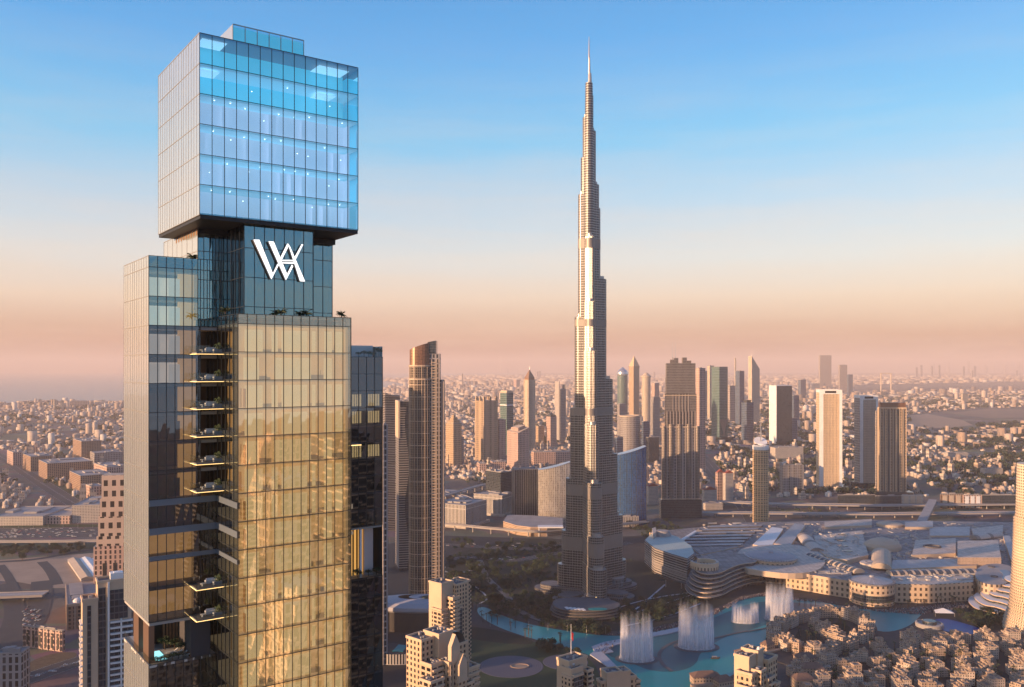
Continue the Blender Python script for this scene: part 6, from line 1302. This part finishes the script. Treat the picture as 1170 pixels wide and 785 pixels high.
# island ring
sheet('island_quay', smooth_poly([(877,744),(873,730),(886,718),(905,707),(925,701.5),(950,699.5),(978,703),(998,711),(1004,722),(998,735),(1010,748),(960,765),(905,762),(884,756)],2), 1.2, M['paving'], thick=1.0)
ring = [(889,737),(884,729.5),(891,722),(901,716),(913,711),(926,707),(940,705),(954,705),(968,707.5),(981,712),(990,718.5),(990,727),(981,735),(968,742),(953,747),(936,750.5),(919,749),(903,744)]
for i, (px, py) in enumerate(ring):
    a = G(*ring[i-1]); b = G(*ring[(i+1) % len(ring)]); place_old(px, py, atan2(b.y-a.y, b.x-a.x), i % 7, 'sand coloured block in the ring around the island courtyards in the lake', .6, .84, grp='blocks ringing the island courtyards')
for i, (px, py) in enumerate(((930,718),(939,723),(948,728),(956,733))): place_old(px, py, .7, (i*3) % 7, 'sand block in the diagonal row between the two island courtyards', .6, .7, grp='blocks between the island courtyards')
sheet('courtyard_garden', smooth_poly([(908,724),(922,719),(946,733),(930,741),(910,736)],2), 1.24, M['park']); sheet('courtyard_garden', smooth_poly([(938,714),(960,712),(975,719),(966,728),(950,723)],2), 1.26, M['park'])
rnd = random.Random(77); n = 0
E2 = []
for j in range(12):
    for i in range(26):
        x = 250+i*31+(j % 2)*11+rnd.uniform(-4,4)-j*2; y = 905+j*26+rnd.uniform(-4,4)+ (i-12)*1.5
        px, py = CX+F*x/y, HY+F*H/y
        if px < 905 or px > 1200: continue
        lim = 742+ (0 if px > 1010 else (1010-px)*.16)
        if px > 1000: lim = 737-(px-1000)*.06 if px < 1110 else 731
        if py < lim or py > 812: continue
        if 1005 < px < 1026 and py > 770: continue
        E2.append((py, x, y, px))
for n, (py, x, y, px) in enumerate(sorted(E2, key=lambda q: -q[0])[:150]):
    where = 'in the front rows at the bottom edge' if py > 768 else 'in the middle rows' if py > 750 else 'in the back row by the lagoon'; side = 'left part' if px < 1000 else 'centre part' if px < 1090 else 'right part'
    place_old(x, y, rnd.choice((.0,.12,-.18,.5,1.57,1.7)), rnd.randrange(7), f'sand coloured old-town block {where}, {side}', .3, rnd.uniform(.70,.86), False, f'old-town blocks {where}, {side}')
# small lakeside lodges with brown roofs
def lodge(px, py, w_, d_, h, rot, lab):
    t = thing('lakeside_lodge', lab, 'lodge', G(px,py), rot); s = MB(); s.box(-w_/2,w_/2,-d_/2,d_/2,0,h,0,1,False); s.build('walls', [M['old'], M['old_roof']], t)
    s = MB(); i = s.av([(-w_/2-1,-d_/2-1,h),(w_/2+1,-d_/2-1,h),(w_/2+1,d_/2+1,h),(-w_/2-1,d_/2+1,h),(-w_/4,0,h+5),(w_/4,0,h+5)]); s.face((i,i+1,i+5,i+4)); s.face((i+1,i+2,i+5)); s.face((i+2,i+3,i+4,i+5)); s.face((i+3,i,i+4)); s.build('hip_roof', mat('brown_tile_roof', (.16,.10,.075), .8, nvar=.3, nsc=.5), t)
    s = MB(); s.box(-w_/2-4,w_/2+4,-d_/2-5,-d_/2-.1,0,3); s.build('terrace', M['old_plain'], t)
for a in ((852,757,20,16,12,.3,'brown hip-roofed lodge on the lake shore left of the golden cream tower'),(806,781,30,14,9,.1,'brown roofed lodge at the bottom edge on the turquoise water'),(826,785,18,12,8,.4,'smaller brown roofed lodge at the bottom edge beside its neighbour'),(920,762,20,16,12,.2,'brown hip-roofed house right of the golden cream tower'),(928,774,22,16,12,-.1,'brown hip-roofed house lower right of the golden cream tower'),(917,786,20,16,11,.1,'brown hip-roofed house at the bottom edge behind the golden cream tower'),(877,744,14,10,9,.6,'dark flat-roofed lodge at the island tip beside the lake')): lodge(*a)
# ================================================================== trees and palms
def crown_tree(seed, h, r, n, size, leaf):
    return mk_tree('leafy_tree', h, r, n, size, seed, 'x', 'tree', leaf, clumps=7)
protos = [crown_tree(1,9,4.6,420,.62,M['leaf_dark']), crown_tree(2,8,4.0,360,.6,M['leaf']), crown_tree(3,10,5.2,460,.66,M['leaf_dark']), crown_tree(4,7,3.6,300,.55,M['leaf'])]
pu = [False]*4
def inpoly(x, y, P):
    c = False
    for i in range(len(P)):
        (x0,y0),(x1,y1) = P[i-1], P[i]
        if (y0 > y) != (y1 > y) and x < (x1-x0)*(y-y0)/(y1-y0)+x0: c = not c
    return c
zones = [([(508,630),(555,640),(640,640),(640,690),(628,706),(560,690),(520,680)],96,'park tree left of the tallest tower'),([(560,690),(625,708),(700,722),(695,727),(640,722),(560,704)],34,'tree in the row along the canal'),
         ([(690,694),(760,682),(790,690),(740,712),(700,712)],34,'tree in the garden behind the left fountain'),([(1092,702),(1140,700),(1160,712),(1130,720),(1100,712)],26,'tree in the lagoon garden by the curved hotel'),
         ([(605,738),(645,742),(670,752),(640,748),(608,745)],12,'tree between the ring-patterned plazas'),([(700,600),(760,596),(780,606),(740,612)],16,'tree beside the road right of the tallest tower'),([(-4,628),(38,627),(38,636),(-4,638)],30,'tree in the dark row beside the left elevated track'),([(40,627),(96,625),(96,633),(40,637)],30,'tree in the green clump beside the left elevated track'),
         ([(20,638),(30,638),(30,654),(20,654)],2,'lone tree on the sandy lot at left'),([(500,618),(560,622),(640,624),(640,632),(560,632),(500,630)],28,'roadside tree below the curved elevated road')]
rnd = random.Random(5)
for P, cnt, lab in zones:
    xs = [p[0] for p in P]; ys = [p[1] for p in P]; k = 0; g_ = 0
    while k < cnt and g_ < 4000:
        g_ += 1; px, py = rnd.uniform(min(xs),max(xs)), rnd.uniform(min(ys),max(ys))
        if not inpoly(px, py, P): continue
        q = rnd.choice((0,0,1,2,2,3)); o = protos[q] if not pu[q] else dup(protos[q]); pu[q] = True
        o.location = G(px,py)+Vector((0,0,.2)); o.rotation_euler = (0,0,rnd.uniform(0,6)); v = rnd.uniform(.8,1.45); o.scale = (v,v,v*rnd.uniform(.8,1.1)); o['label'] = lab; o['group'] = lab.replace('tree','trees')+', all alike'; k += 1
pp = mk_palm(9, 3.0, 11, 9, name='palm_tree', cat='palm'); first = True
pz = [([(528,690),(545,690),(600,722),(660,734),(655,738),(590,728),(545,712)],26,'palm on the canal bank'),([(905,690),(1000,698),(1090,688),(1100,692),(1000,702),(905,694)],34,'palm on the promenade in front of the mall'),([(910,724),(930,724),(936,736),(912,736)],12,'palm in the left island courtyard'),([(942,714),(965,714),(968,724),(950,721)],12,'palm in the right island courtyard'),([(1000,740),(1165,742),(1165,784),(940,784),(950,760)],100,'palm standing between the old-town blocks'),([(905,745),(950,752),(950,760),(905,752)],12,'palm on the quay below the island blocks')]
for P, cnt, lab in pz:
    xs = [p[0] for p in P]; ys = [p[1] for p in P]; k = 0
    while k < cnt:
        px, py = rnd.uniform(min(xs),max(xs)), rnd.uniform(min(ys),max(ys))
        if not inpoly(px, py, P): continue
        o = pp if first else dup(pp); first = False; v = rnd.uniform(.8,1.3); o.location = G(px,py)+Vector((0,0,.5)); o.rotation_euler = (0,0,rnd.uniform(0,6)); o.scale = (v,v,v); o['label'] = lab; o['group'] = lab.replace('palm','palms',1)+', all alike'; k += 1
# ================================================================== low city out to the horizon
import numpy as np
def rand_mat(name, cols, rough=.85, win=True):
    m = bpy.data.materials.new(name); m.use_nodes = True; nt = m.node_tree; p = nt.nodes['Principled BSDF']; p.inputs['Roughness'].default_value = rough
    ge = N(nt, 'ShaderNodeNewGeometry'); r = Ramp(nt, ge.outputs['Random Per Island'], [(i/len(cols), c) for i, c in enumerate(cols)], 'CONSTANT'); 
    if win:
        tx = N(nt, 'ShaderNodeTexCoord'); sp_ = N(nt, 'ShaderNodeSeparateXYZ'); L(nt, tx.outputs['Object'], sp_.inputs[0]); nn = N(nt, 'ShaderNodeSeparateXYZ'); L(nt, ge.outputs['Normal'], nn.inputs[0])
        h_ = Mth(nt, 'ADD', Mth(nt, 'MULTIPLY', sp_.outputs[0], .62), Mth(nt, 'MULTIPLY', sp_.outputs[1], .5))
        f1 = Mth(nt, 'LESS_THAN', Mth(nt, 'FRACT', Mth(nt, 'DIVIDE', h_, 4.2)), .38); f2 = Mth(nt, 'LESS_THAN', Mth(nt, 'FRACT', Mth(nt, 'DIVIDE', sp_.outputs[2], 3.6)), .45)
        wall = Mth(nt, 'LESS_THAN', nn.outputs[2], .5); mk_ = Mth(nt, 'MULTIPLY', Mth(nt, 'MULTIPLY', f1, f2), wall); r = Mix(nt, Mth(nt, 'MULTIPLY', mk_, .8), r, (.07,.065,.06))
    L(nt, r, p.inputs['Base Color']); return m
WALLC = [(.50,.39,.30),(.58,.49,.40),(.40,.29,.21),(.66,.60,.52),(.44,.34,.26),(.32,.24,.19),(.54,.43,.34),(.24,.19,.16),(.60,.49,.39)]
M['city'] = rand_mat('city_walls', WALLC)
def boxes_mesh(name, B, m, label):
    n = len(B); B = np.array(B, dtype=np.float64)       # x y rot w d h
    c, s_ = np.cos(B[:,2]), np.sin(B[:,2]); V = np.zeros((n,8,3))
    for k, (sx, sy, sz) in enumerate(((-1,-1,0),(1,-1,0),(1,1,0),(-1,1,0),(-1,-1,1),(1,-1,1),(1,1,1),(-1,1,1))):
        lx, ly = sx*B[:,3]/2, sy*B[:,4]/2; V[:,k,0] = B[:,0]+lx*c-ly*s_; V[:,k,1] = B[:,1]+lx*s_+ly*c; V[:,k,2] = sz*B[:,5]
    Fq = np.array([(0,1,5,4),(1,2,6,5),(2,3,7,6),(3,0,4,7),(4,5,6,7)]); Fa = (Fq[None]+8*np.arange(n)[:,None,None]).reshape(-1)
    me = bpy.data.meshes.new(name); me.vertices.add(n*8); me.vertices.foreach_set('co', V.reshape(-1)); me.loops.add(len(Fa)); me.loops.foreach_set('vertex_index', Fa.astype(np.int32))
    me.polygons.add(n*5); me.polygons.foreach_set('loop_start', np.arange(0,n*20,4,dtype=np.int32)); me.polygons.foreach_set('loop_total', np.full(n*5,4,dtype=np.int32)); me.update(calc_edges=True); me.materials.append(m)
    o = bpy.data.objects.new(name, me); link(o); tag(o, label, None, None, 'stuff'); return o
SEAP = [(p[0], p[1]) for p in SEA]
KEEP = [  # picture regions with no houses: roads, water, fields, downtown
 [(-40,640),(150,622),(330,560),(470,560),(505,600),(505,800),(-40,800)], [(470,595),(735,560),(800,572),(1200,566),(1200,800),(470,800)], [(-60,492),(0,512),(40,532),(104,584),(96,596),(60,575),(0,540),(-60,510)],
 [(-80,582),(160,578),(480,560),(480,700),(-80,700)], [(1036,474),(1064,471),(1135,466),(1200,467),(1200,480),(1112,487),(1080,490),(1036,491)], [(0,495),(44,495),(40,504),(0,505)], [(495,552),(600,545),(640,530),(640,600),(495,600)],
 [(768,500),(790,498),(835,545),(865,590),(845,600),(812,550)], [(975,440),(1180,436),(1180,446),(975,449)]]
def ok(x, y, road=True):
    if y < 500: return False
    px, py = CX+F*x/y, HY+F*H/y
    if px < -120 or px > 1290: return False
    if inpoly(x, y, SEAP): return False
    for P in KEEP:
        if inpoly(px, py, P): return False
    return True
rnd = random.Random(99); near = []; B = []
def cells(y0, y1, step, ang, jit):
    ca, sa = cos(ang), sin(ang); out = []
    Rm = y1*1.0
    n = int(Rm*1.3/step)
    for i in range(-n, n):
        for j in range(-2, int(Rm*1.5/step)):
            if i % 9 == 0 or j % 7 == 0: continue       # streets
            u, v = i*step, j*step; x = u*ca-v*sa; y = u*sa+v*ca
            if not (y0 < y < y1) or abs(x) > y*.68+120: continue
            out.append((x+rnd.uniform(-jit,jit), y+rnd.uniform(-jit,jit)))
    return out
def dens_at(x, y):          # villa gardens at right are looser than the left quarters
    px = CX+F*x/y
    v = mnoise.noise(Vector((x/420, y/420, 3)))
    return (.9 if px < 700 else .42)+.9*v
for (x, y) in cells(1650, 3600, 24, .42, 3):
    if rnd.random() > dens_at(x, y) or not ok(x, y): continue
    w_, d_ = rnd.uniform(9,17), rnd.uniform(8,15); h = rnd.choice((5,6,7.5,8,8,11,14)) if rnd.random() < .93 else rnd.uniform(18,34)
    near.append((x, y, .42+rnd.choice((0,pi/2)), w_, d_, h))
near.sort(key=lambda b: -(b[3]+b[5])/b[1])
for (x, y) in cells(3600, 8200, 46, .30, 9):
    if rnd.random() > .70+.8*mnoise.noise(Vector((x/900, y/900, 1))) or not ok(x, y): continue
    B.append((x, y, .3+rnd.choice((0,pi/2)), rnd.uniform(16,38), rnd.uniform(12,28), rnd.choice((7,8,10,12,16)) if rnd.random() < .94 else rnd.uniform(22,60)))
for (x, y) in cells(8200, 17000, 92, .22, 20):
    if rnd.random() > .78+.7*mnoise.noise(Vector((x/1700, y/1700, 1))) or not ok(x, y): continue
    B.append((x, y, .2, rnd.uniform(35,85), rnd.uniform(20,45), rnd.choice((10,14,18,24)) if rnd.random() < .93 else rnd.uniform(35,80)))
for (x, y) in cells(17000, 36000, 250, .1, 60):
    if rnd.random() > .8 or not ok(x, y): continue
    B.append((x, y, 0, rnd.uniform(90,200), 60, rnd.uniform(18,60)))
# second storeys / stair boxes on part of the far stock
B += [(x+w_*.1, y, r_, w_*.45, d_*.5, h+3.2) for (x, y, r_, w_, d_, h) in near[300:] if rnd.random() < .6]+near[300:]
boxes_mesh('distant_buildings', B, M['city'], 'mass of small pale buildings spreading to the horizon')
def mk_house(seed):
    rnd = random.Random(seed); t = thing('low_house', 'x', 'house'); s = MB(); fm = (M['f_white'], M['old_l'], M['f_white'], M['f_pink'], M['old'])[seed % 5]
    s.box(-.5,.5,-.5,.5,0,1,0,1,False); 
    if seed % 2: s.box(-.45,.1,-.35,.4,1,1.34,0,1)
    else: s.box(0,.42,-.42,.3,1,1.42,0,1)
    s.uv = [[(u*13, v*7) for u, v in f] for f in s.uv]; s.build('walls', [fm, M['old_roof'] if seed % 3 else M['mall_pale']], t)
    s = MB(); 
    for q in ((-.52,.52,-.52,-.48),(-.52,.52,.48,.52),(-.52,-.48,-.48,.48),(.48,.52,-.48,.48)): s.box(*q, .97, 1.09)
    s.build('parapet', M['beige'], t); return t
hs = [mk_house(k) for k in range(1, 7)]; hu = [False]*6
for k, (x, y, r_, w_, d_, h) in enumerate(near[:300]):
    q = rnd.randrange(6); o = hs[q] if not hu[q] else dup(hs[q]); hu[q] = True; o.location = (x, y, 0); o.rotation_euler = (0,0,r_); o.scale = (w_, d_, h)
    px = CX+F*x/y; zn = 'left of the glass skyscraper' if px < 290 else 'between the curved brown tower and the tallest tower' if px < 660 else 'among trees behind the golden oval tower' if px < 960 else 'among trees at the right behind the retail halls'
    o['label'] = f'small flat-roofed house {zn}'; o['group'] = f'flat-roofed houses {zn}'
# bigger brown blocks of the left quarter
for k, (spec, fm, th, lb) in enumerate((((75,93,116,504.5,529),'f_brown',38,'largest terracotta block of the left quarter, in the centre'),((26,35,60,522,539),'f_brown',40,'dark brown block beside the left avenue'),((42,54,106,530,549),'f_brown',38,'long green-brown block behind the avenue garden'),((8,15,26,517,532),'f_pink',40,'small terracotta block left end of the left quarter'),((68,92,128,544,563),'f_brown',38,'low long brown block nearest the avenue bend'),((100,108,140,518,531),'f_grey',36,'grey-green block right of the terracotta block'),((105,122,145,534,552),'f_pink',40,'pink block with stepped roofs left of the skyscraper'),((75,82,118,578,598),'f_white',10,'white banded car park building beside the highway'),((48,50,80,590,599),'f_pink',4,'low pink shop row beside the highway'),((-20,-10,49,591,601),'f_white',4,'long white shed beside the highway at the left edge'),((98,104,118,556,573),'f_pink',40,'small pink block beside the avenue end'),((60,62,65,457,468),'f_cream',30,'left slim hotel tower on the hazy shore'),((69,70,73,458,468),'f_cream',30,'right slim hotel tower on the hazy shore'),((76,80,100,458.5,465),'f_far',20,'broad terraced hotel on the hazy shore'),
     ((880,886,918,512,524),'f_white',12,'pale low building behind the grey midrise'),((800,806,826,576,583),'f_white',12,'pale strip building beside the flyover'),((1078,1084,1106,518,524),'f_white',12,'white villa complex among the right trees'),((1120,1126,1146,536,545),'f_white',12,'large white villa at the right beside the hotel'),((1098,1100,1106,450,462),'f_cream',20,'pale twin-post building in the right distance'))):
    t, la, lb_, h = tower('city_block', lb, spec, fm, th, cat='building', lbmax=140)
# --- tree cover of the villa gardens as one mass
TV = []; rnd = random.Random(123)
def tree_ok(x, y):
    px, py = CX+F*x/y, HY+F*H/y
    if px < -60 or px > 1230 or py > 566: return False
    if inpoly(x, y, SEAP): return False
    for P in (KEEP[2], KEEP[4], KEEP[5], KEEP[7]):
        if inpoly(px, py, P): return False
    v = mnoise.noise(Vector((x/300, y/300, 9)))*1.2
    if px > 800: d_ = .55+v
    elif px > 470: d_ = .05+v*.6
    else: d_ = .10+v*.5
    if py < 449: d_ = .3+v*1.3 if px > 760 else .08
    return rnd.random() < d_
cnt = 0
while cnt < 9000:
    y = 1700*(10200/1700)**rnd.random(); x = y*rnd.uniform(-.62,.63); cnt += 1
    if tree_ok(x, y):
        sc = 1+y/2600; 
        for q in range(rnd.randint(1,4)): TV.append((x+rnd.uniform(-14,14)*sc, y+rnd.uniform(-12,12)*sc, rnd.uniform(3.2,5.6)*min(sc,3.2)))
Q = []; 
for (x, y, r) in TV:
    for q in range(26):
        dx, dy, dz = rnd.gauss(0,1), rnd.gauss(0,1), rnd.gauss(0,1); l = sqrt(dx*dx+dy*dy+dz*dz)+1e-6; k = r*rnd.uniform(.6,1)/l; c = (x+dx*k, y+dy*k, r*.95+dz*k*.7); e = r*.30
        a = rnd.uniform(0,6.28); b = rnd.uniform(-1,1); u = (cos(a)*e, sin(a)*e, b*e*.5); v = (-sin(a)*e*b, cos(a)*e*b, e)
        Q.append(((c[0]-u[0],c[1]-u[1],c[2]-u[2]),(c[0]+v[0],c[1]+v[1],c[2]+v[2]),(c[0]+u[0],c[1]+u[1],c[2]+u[2]),(c[0]-v[0],c[1]-v[1],c[2]-v[2])))
def quads_mesh(name, Q, m, label):
    V = np.array(Q, dtype=np.float64).reshape(-1,3); n = len(Q); me = bpy.data.meshes.new(name); me.vertices.add(n*4); me.vertices.foreach_set('co', V.reshape(-1)); me.loops.add(n*4); me.loops.foreach_set('vertex_index', np.arange(n*4,dtype=np.int32)); me.polygons.add(n)
    me.polygons.foreach_set('loop_start', np.arange(0,n*4,4,dtype=np.int32)); me.polygons.foreach_set('loop_total', np.full(n,4,dtype=np.int32)); me.update(calc_edges=True); me.materials.append(m); o = bpy.data.objects.new(name, me); link(o); tag(o, label, None, None, 'stuff'); return o
quads_mesh('tree_cover', Q, M['leaf_dark'], 'dark green garden trees spreading between the far houses')
TV = []; rnd = random.Random(321); PK = [[(506,634),(560,628),(640,628),(645,690),(628,708),(560,692),(512,676)],[(640,690),(700,722),(690,726),(600,712)],[(694,712),(735,690),(790,676),(800,690),(745,714)],[(720,604),(770,600),(790,612),(740,618)],[(1092,702),(1140,699),(1162,712),(1125,721)],[(850,584),(960,580),(960,588),(850,590)],[(520,612),(560,616),(640,620),(640,623),(520,618)],[(705,640),(735,632),(740,668),(712,690)]]
n_ = 0
while n_ < 2600:
    P = PK[min(7, int(abs(rnd.gauss(0,2.2))))]; xs = [p[0] for p in P]; ys = [p[1] for p in P]; px, py = rnd.uniform(min(xs),max(xs)), rnd.uniform(min(ys),max(ys)); n_ += 1
    if inpoly(px, py, P):
        g = G(px,py)
        if mnoise.noise(Vector((g.x/70, g.y/70, 4))) > -.22: TV.append((g.x, g.y, rnd.uniform(2.0,4.6)))
Q = []
for (x, y, r) in TV:
    for q in range(44):
        dx, dy, dz = rnd.gauss(0,1), rnd.gauss(0,1), rnd.gauss(0,1); l = sqrt(dx*dx+dy*dy+dz*dz)+1e-6; k = r*rnd.uniform(.55,1)/l; c = (x+dx*k, y+dy*k, r*.8+dz*k*.75); e = r*.2
        a = rnd.uniform(0,6.28); b = rnd.uniform(-1,1); u = (cos(a)*e, sin(a)*e, b*e*.5); v = (-sin(a)*e*b, cos(a)*e*b, e)
        Q.append(((c[0]-u[0],c[1]-u[1],c[2]-u[2]),(c[0]+v[0],c[1]+v[1],c[2]+v[2]),(c[0]+u[0],c[1]+u[1],c[2]+u[2]),(c[0]-v[0],c[1]-v[1],c[2]-v[2])))
quads_mesh('park_planting', Q, M['leaf'], 'dense dark green planting around the foot of the tallest tower')
# --- crowd on the lakeside promenade, seen as specks
C_ = []; rnd = random.Random(8)
M['crowd'] = rand_mat('crowd_clothes', [(.05,.05,.07),(.10,.08,.08),(.45,.42,.40),(.03,.03,.04),(.20,.10,.10),(.08,.10,.16),(.30,.25,.22)], win=False)
for P, cnt in (([(900,683),(960,690),(1000,698),(1100,690),(1108,694),(1050,703),(1000,699),(960,690),(905,686)],1800),([(826,694),(846,683),(876,678),(900,680),(896,683),(870,681),(845,687),(832,696)],900),([(690,726),(740,720),(790,708),(820,696),(826,700),(795,714),(740,726)],700),([(678,744),(690,736),(705,734),(700,742),(690,748)],50)):
    xs = [p[0] for p in P]; ys = [p[1] for p in P]; k = 0
    while k < cnt:
        px, py = rnd.uniform(min(xs),max(xs)), rnd.uniform(min(ys),max(ys))
        if inpoly(px, py, P): g = G(px,py); C_.append((g.x, g.y, rnd.random()*3, .55, .40, 2.1+ (1.3 if cnt == 50 else 0))); k += 1
boxes_mesh('crowd', C_, M['crowd'], 'dense crowd of onlookers along the lakeside promenade')
# --- cars
def mk_car(col, name='parked_car'):
    t = thing('car', 'x', 'car'); s = MB(); s.prism([(-2.2,-.9),(2.2,-.9),(2.2,.9),(-2.2,.9)], .35, .85, 0, 0, True); i = s.av([(-1.7,-.85,.85),(1.2,-.85,.85),(1.2,.85,.85),(-1.7,.85,.85),(-1.2,-.7,1.45),(.5,-.7,1.45),(.5,.7,1.45),(-1.2,.7,1.45)])
    for f in ((0,1,5,4),(1,2,6,5),(2,3,7,6),(3,0,4,7)): s.face([i+q for q in f], 1)
    s.face((i+4,i+5,i+6,i+7)); [s.tube((x,y-.1,.33),(x,y+.1,.33),.33,8,2) for x in (-1.4,1.4) for y in (-.85,.85)]
    s.build('body', [mat('car_paint', col, .3, .1, nvar=0, coat=.5), M['f_dark'], M['black']], t); return t
cars = [mk_car((.75,.75,.76)), mk_car((.08,.08,.09)), mk_car((.35,.05,.05)), mk_car((.45,.46,.48))]; cu = [False]*4; rnd = random.Random(44)
def put_car(p, rot, lab, grp, sc=1.0):
    q = rnd.choice((0,0,0,1,2,3,3)); o = cars[q] if not cu[q] else dup(cars[q]); cu[q] = True; o.location = p; o.rotation_euler = (0,0,rot); o.scale = (sc,)*3; o['label'] = f"{['white','black','red','silver'][q]} car {lab}"; o['group'] = f"{['white','black','red','silver'][q]} cars {grp}"
for k in range(120):
    px = rnd.uniform(0,141); a = G(px, 609.6-px*.011); lane = rnd.choice((-44,-33,-21,-9,0,9,21,33,44)); put_car((a.x, a.y+lane, .32), .03, 'driving on the wide highway at left', 'on the wide highway at left', 1.15)
for k in range(36):
    px, py = rnd.uniform(26,46), rnd.uniform(693,716); put_car(G(px,py)+Vector((0,0,.4)), 1.4+rnd.uniform(-.1,.1), 'queueing on the ramp road above the arched pink building', 'queueing on the left ramp road')
for k in range(44):
    px, py = rnd.choice(((rnd.uniform(510,640), rnd.uniform(621,626)),(rnd.uniform(520,600), rnd.uniform(636,641)),(rnd.uniform(505,540),rnd.uniform(648,660)))); put_car(G(px,py)+Vector((0,0,.4)), .1, 'on the boulevard left of the tallest tower', 'on the boulevard left of the tallest tower')
for k in range(16):
    f = rnd.random(); a = G(110,750).lerp(G(20,780), f); put_car(a+Vector((rnd.uniform(-3,3),rnd.uniform(-9,9),.42)), .45, 'on the road at the bottom left corner', 'on the bottom left road')
for k in range(60):
    px, py = rnd.uniform(825,858), rnd.uniform(548,575); put_car(G(px,py)+Vector((0,0,.33)), rnd.choice((.3,1.8)), 'in the parking area left of the golden oval tower', 'in the parking area by the golden oval tower', 1.1)
# street lamps along the highway and the promenade
lm = thing('street_lamp', 'x', 'street lamp'); s = MB(); s.tube((0,0,0),(0,0,11),.18,6,r2=.1); s.build('post', M['steel'], lm); s = MB(); s.tube((0,0,11),(2.2,0,11.3),.1,5); s.box(1.6,2.8,-.2,.2,11.2,11.4); s.build('lamp_arm', M['steel'], lm)
for k in range(9): o = lm if k == 0 else dup(lm); a = G(4+k*17, 603); o.location = (a.x, a.y, 0); o['label'] = 'tall street lamp on the near side of the left highway'; o['group'] = 'street lamps along the left highway'
for k in range(8): a = G(560+k*22, 716+k*1.6 if k < 7 else 728); o = dup(lm, (a.x,a.y,.3), 1.5, .8); o['label'] = 'small street lamp on the canal promenade'; o['group'] = 'street lamps along the canal'
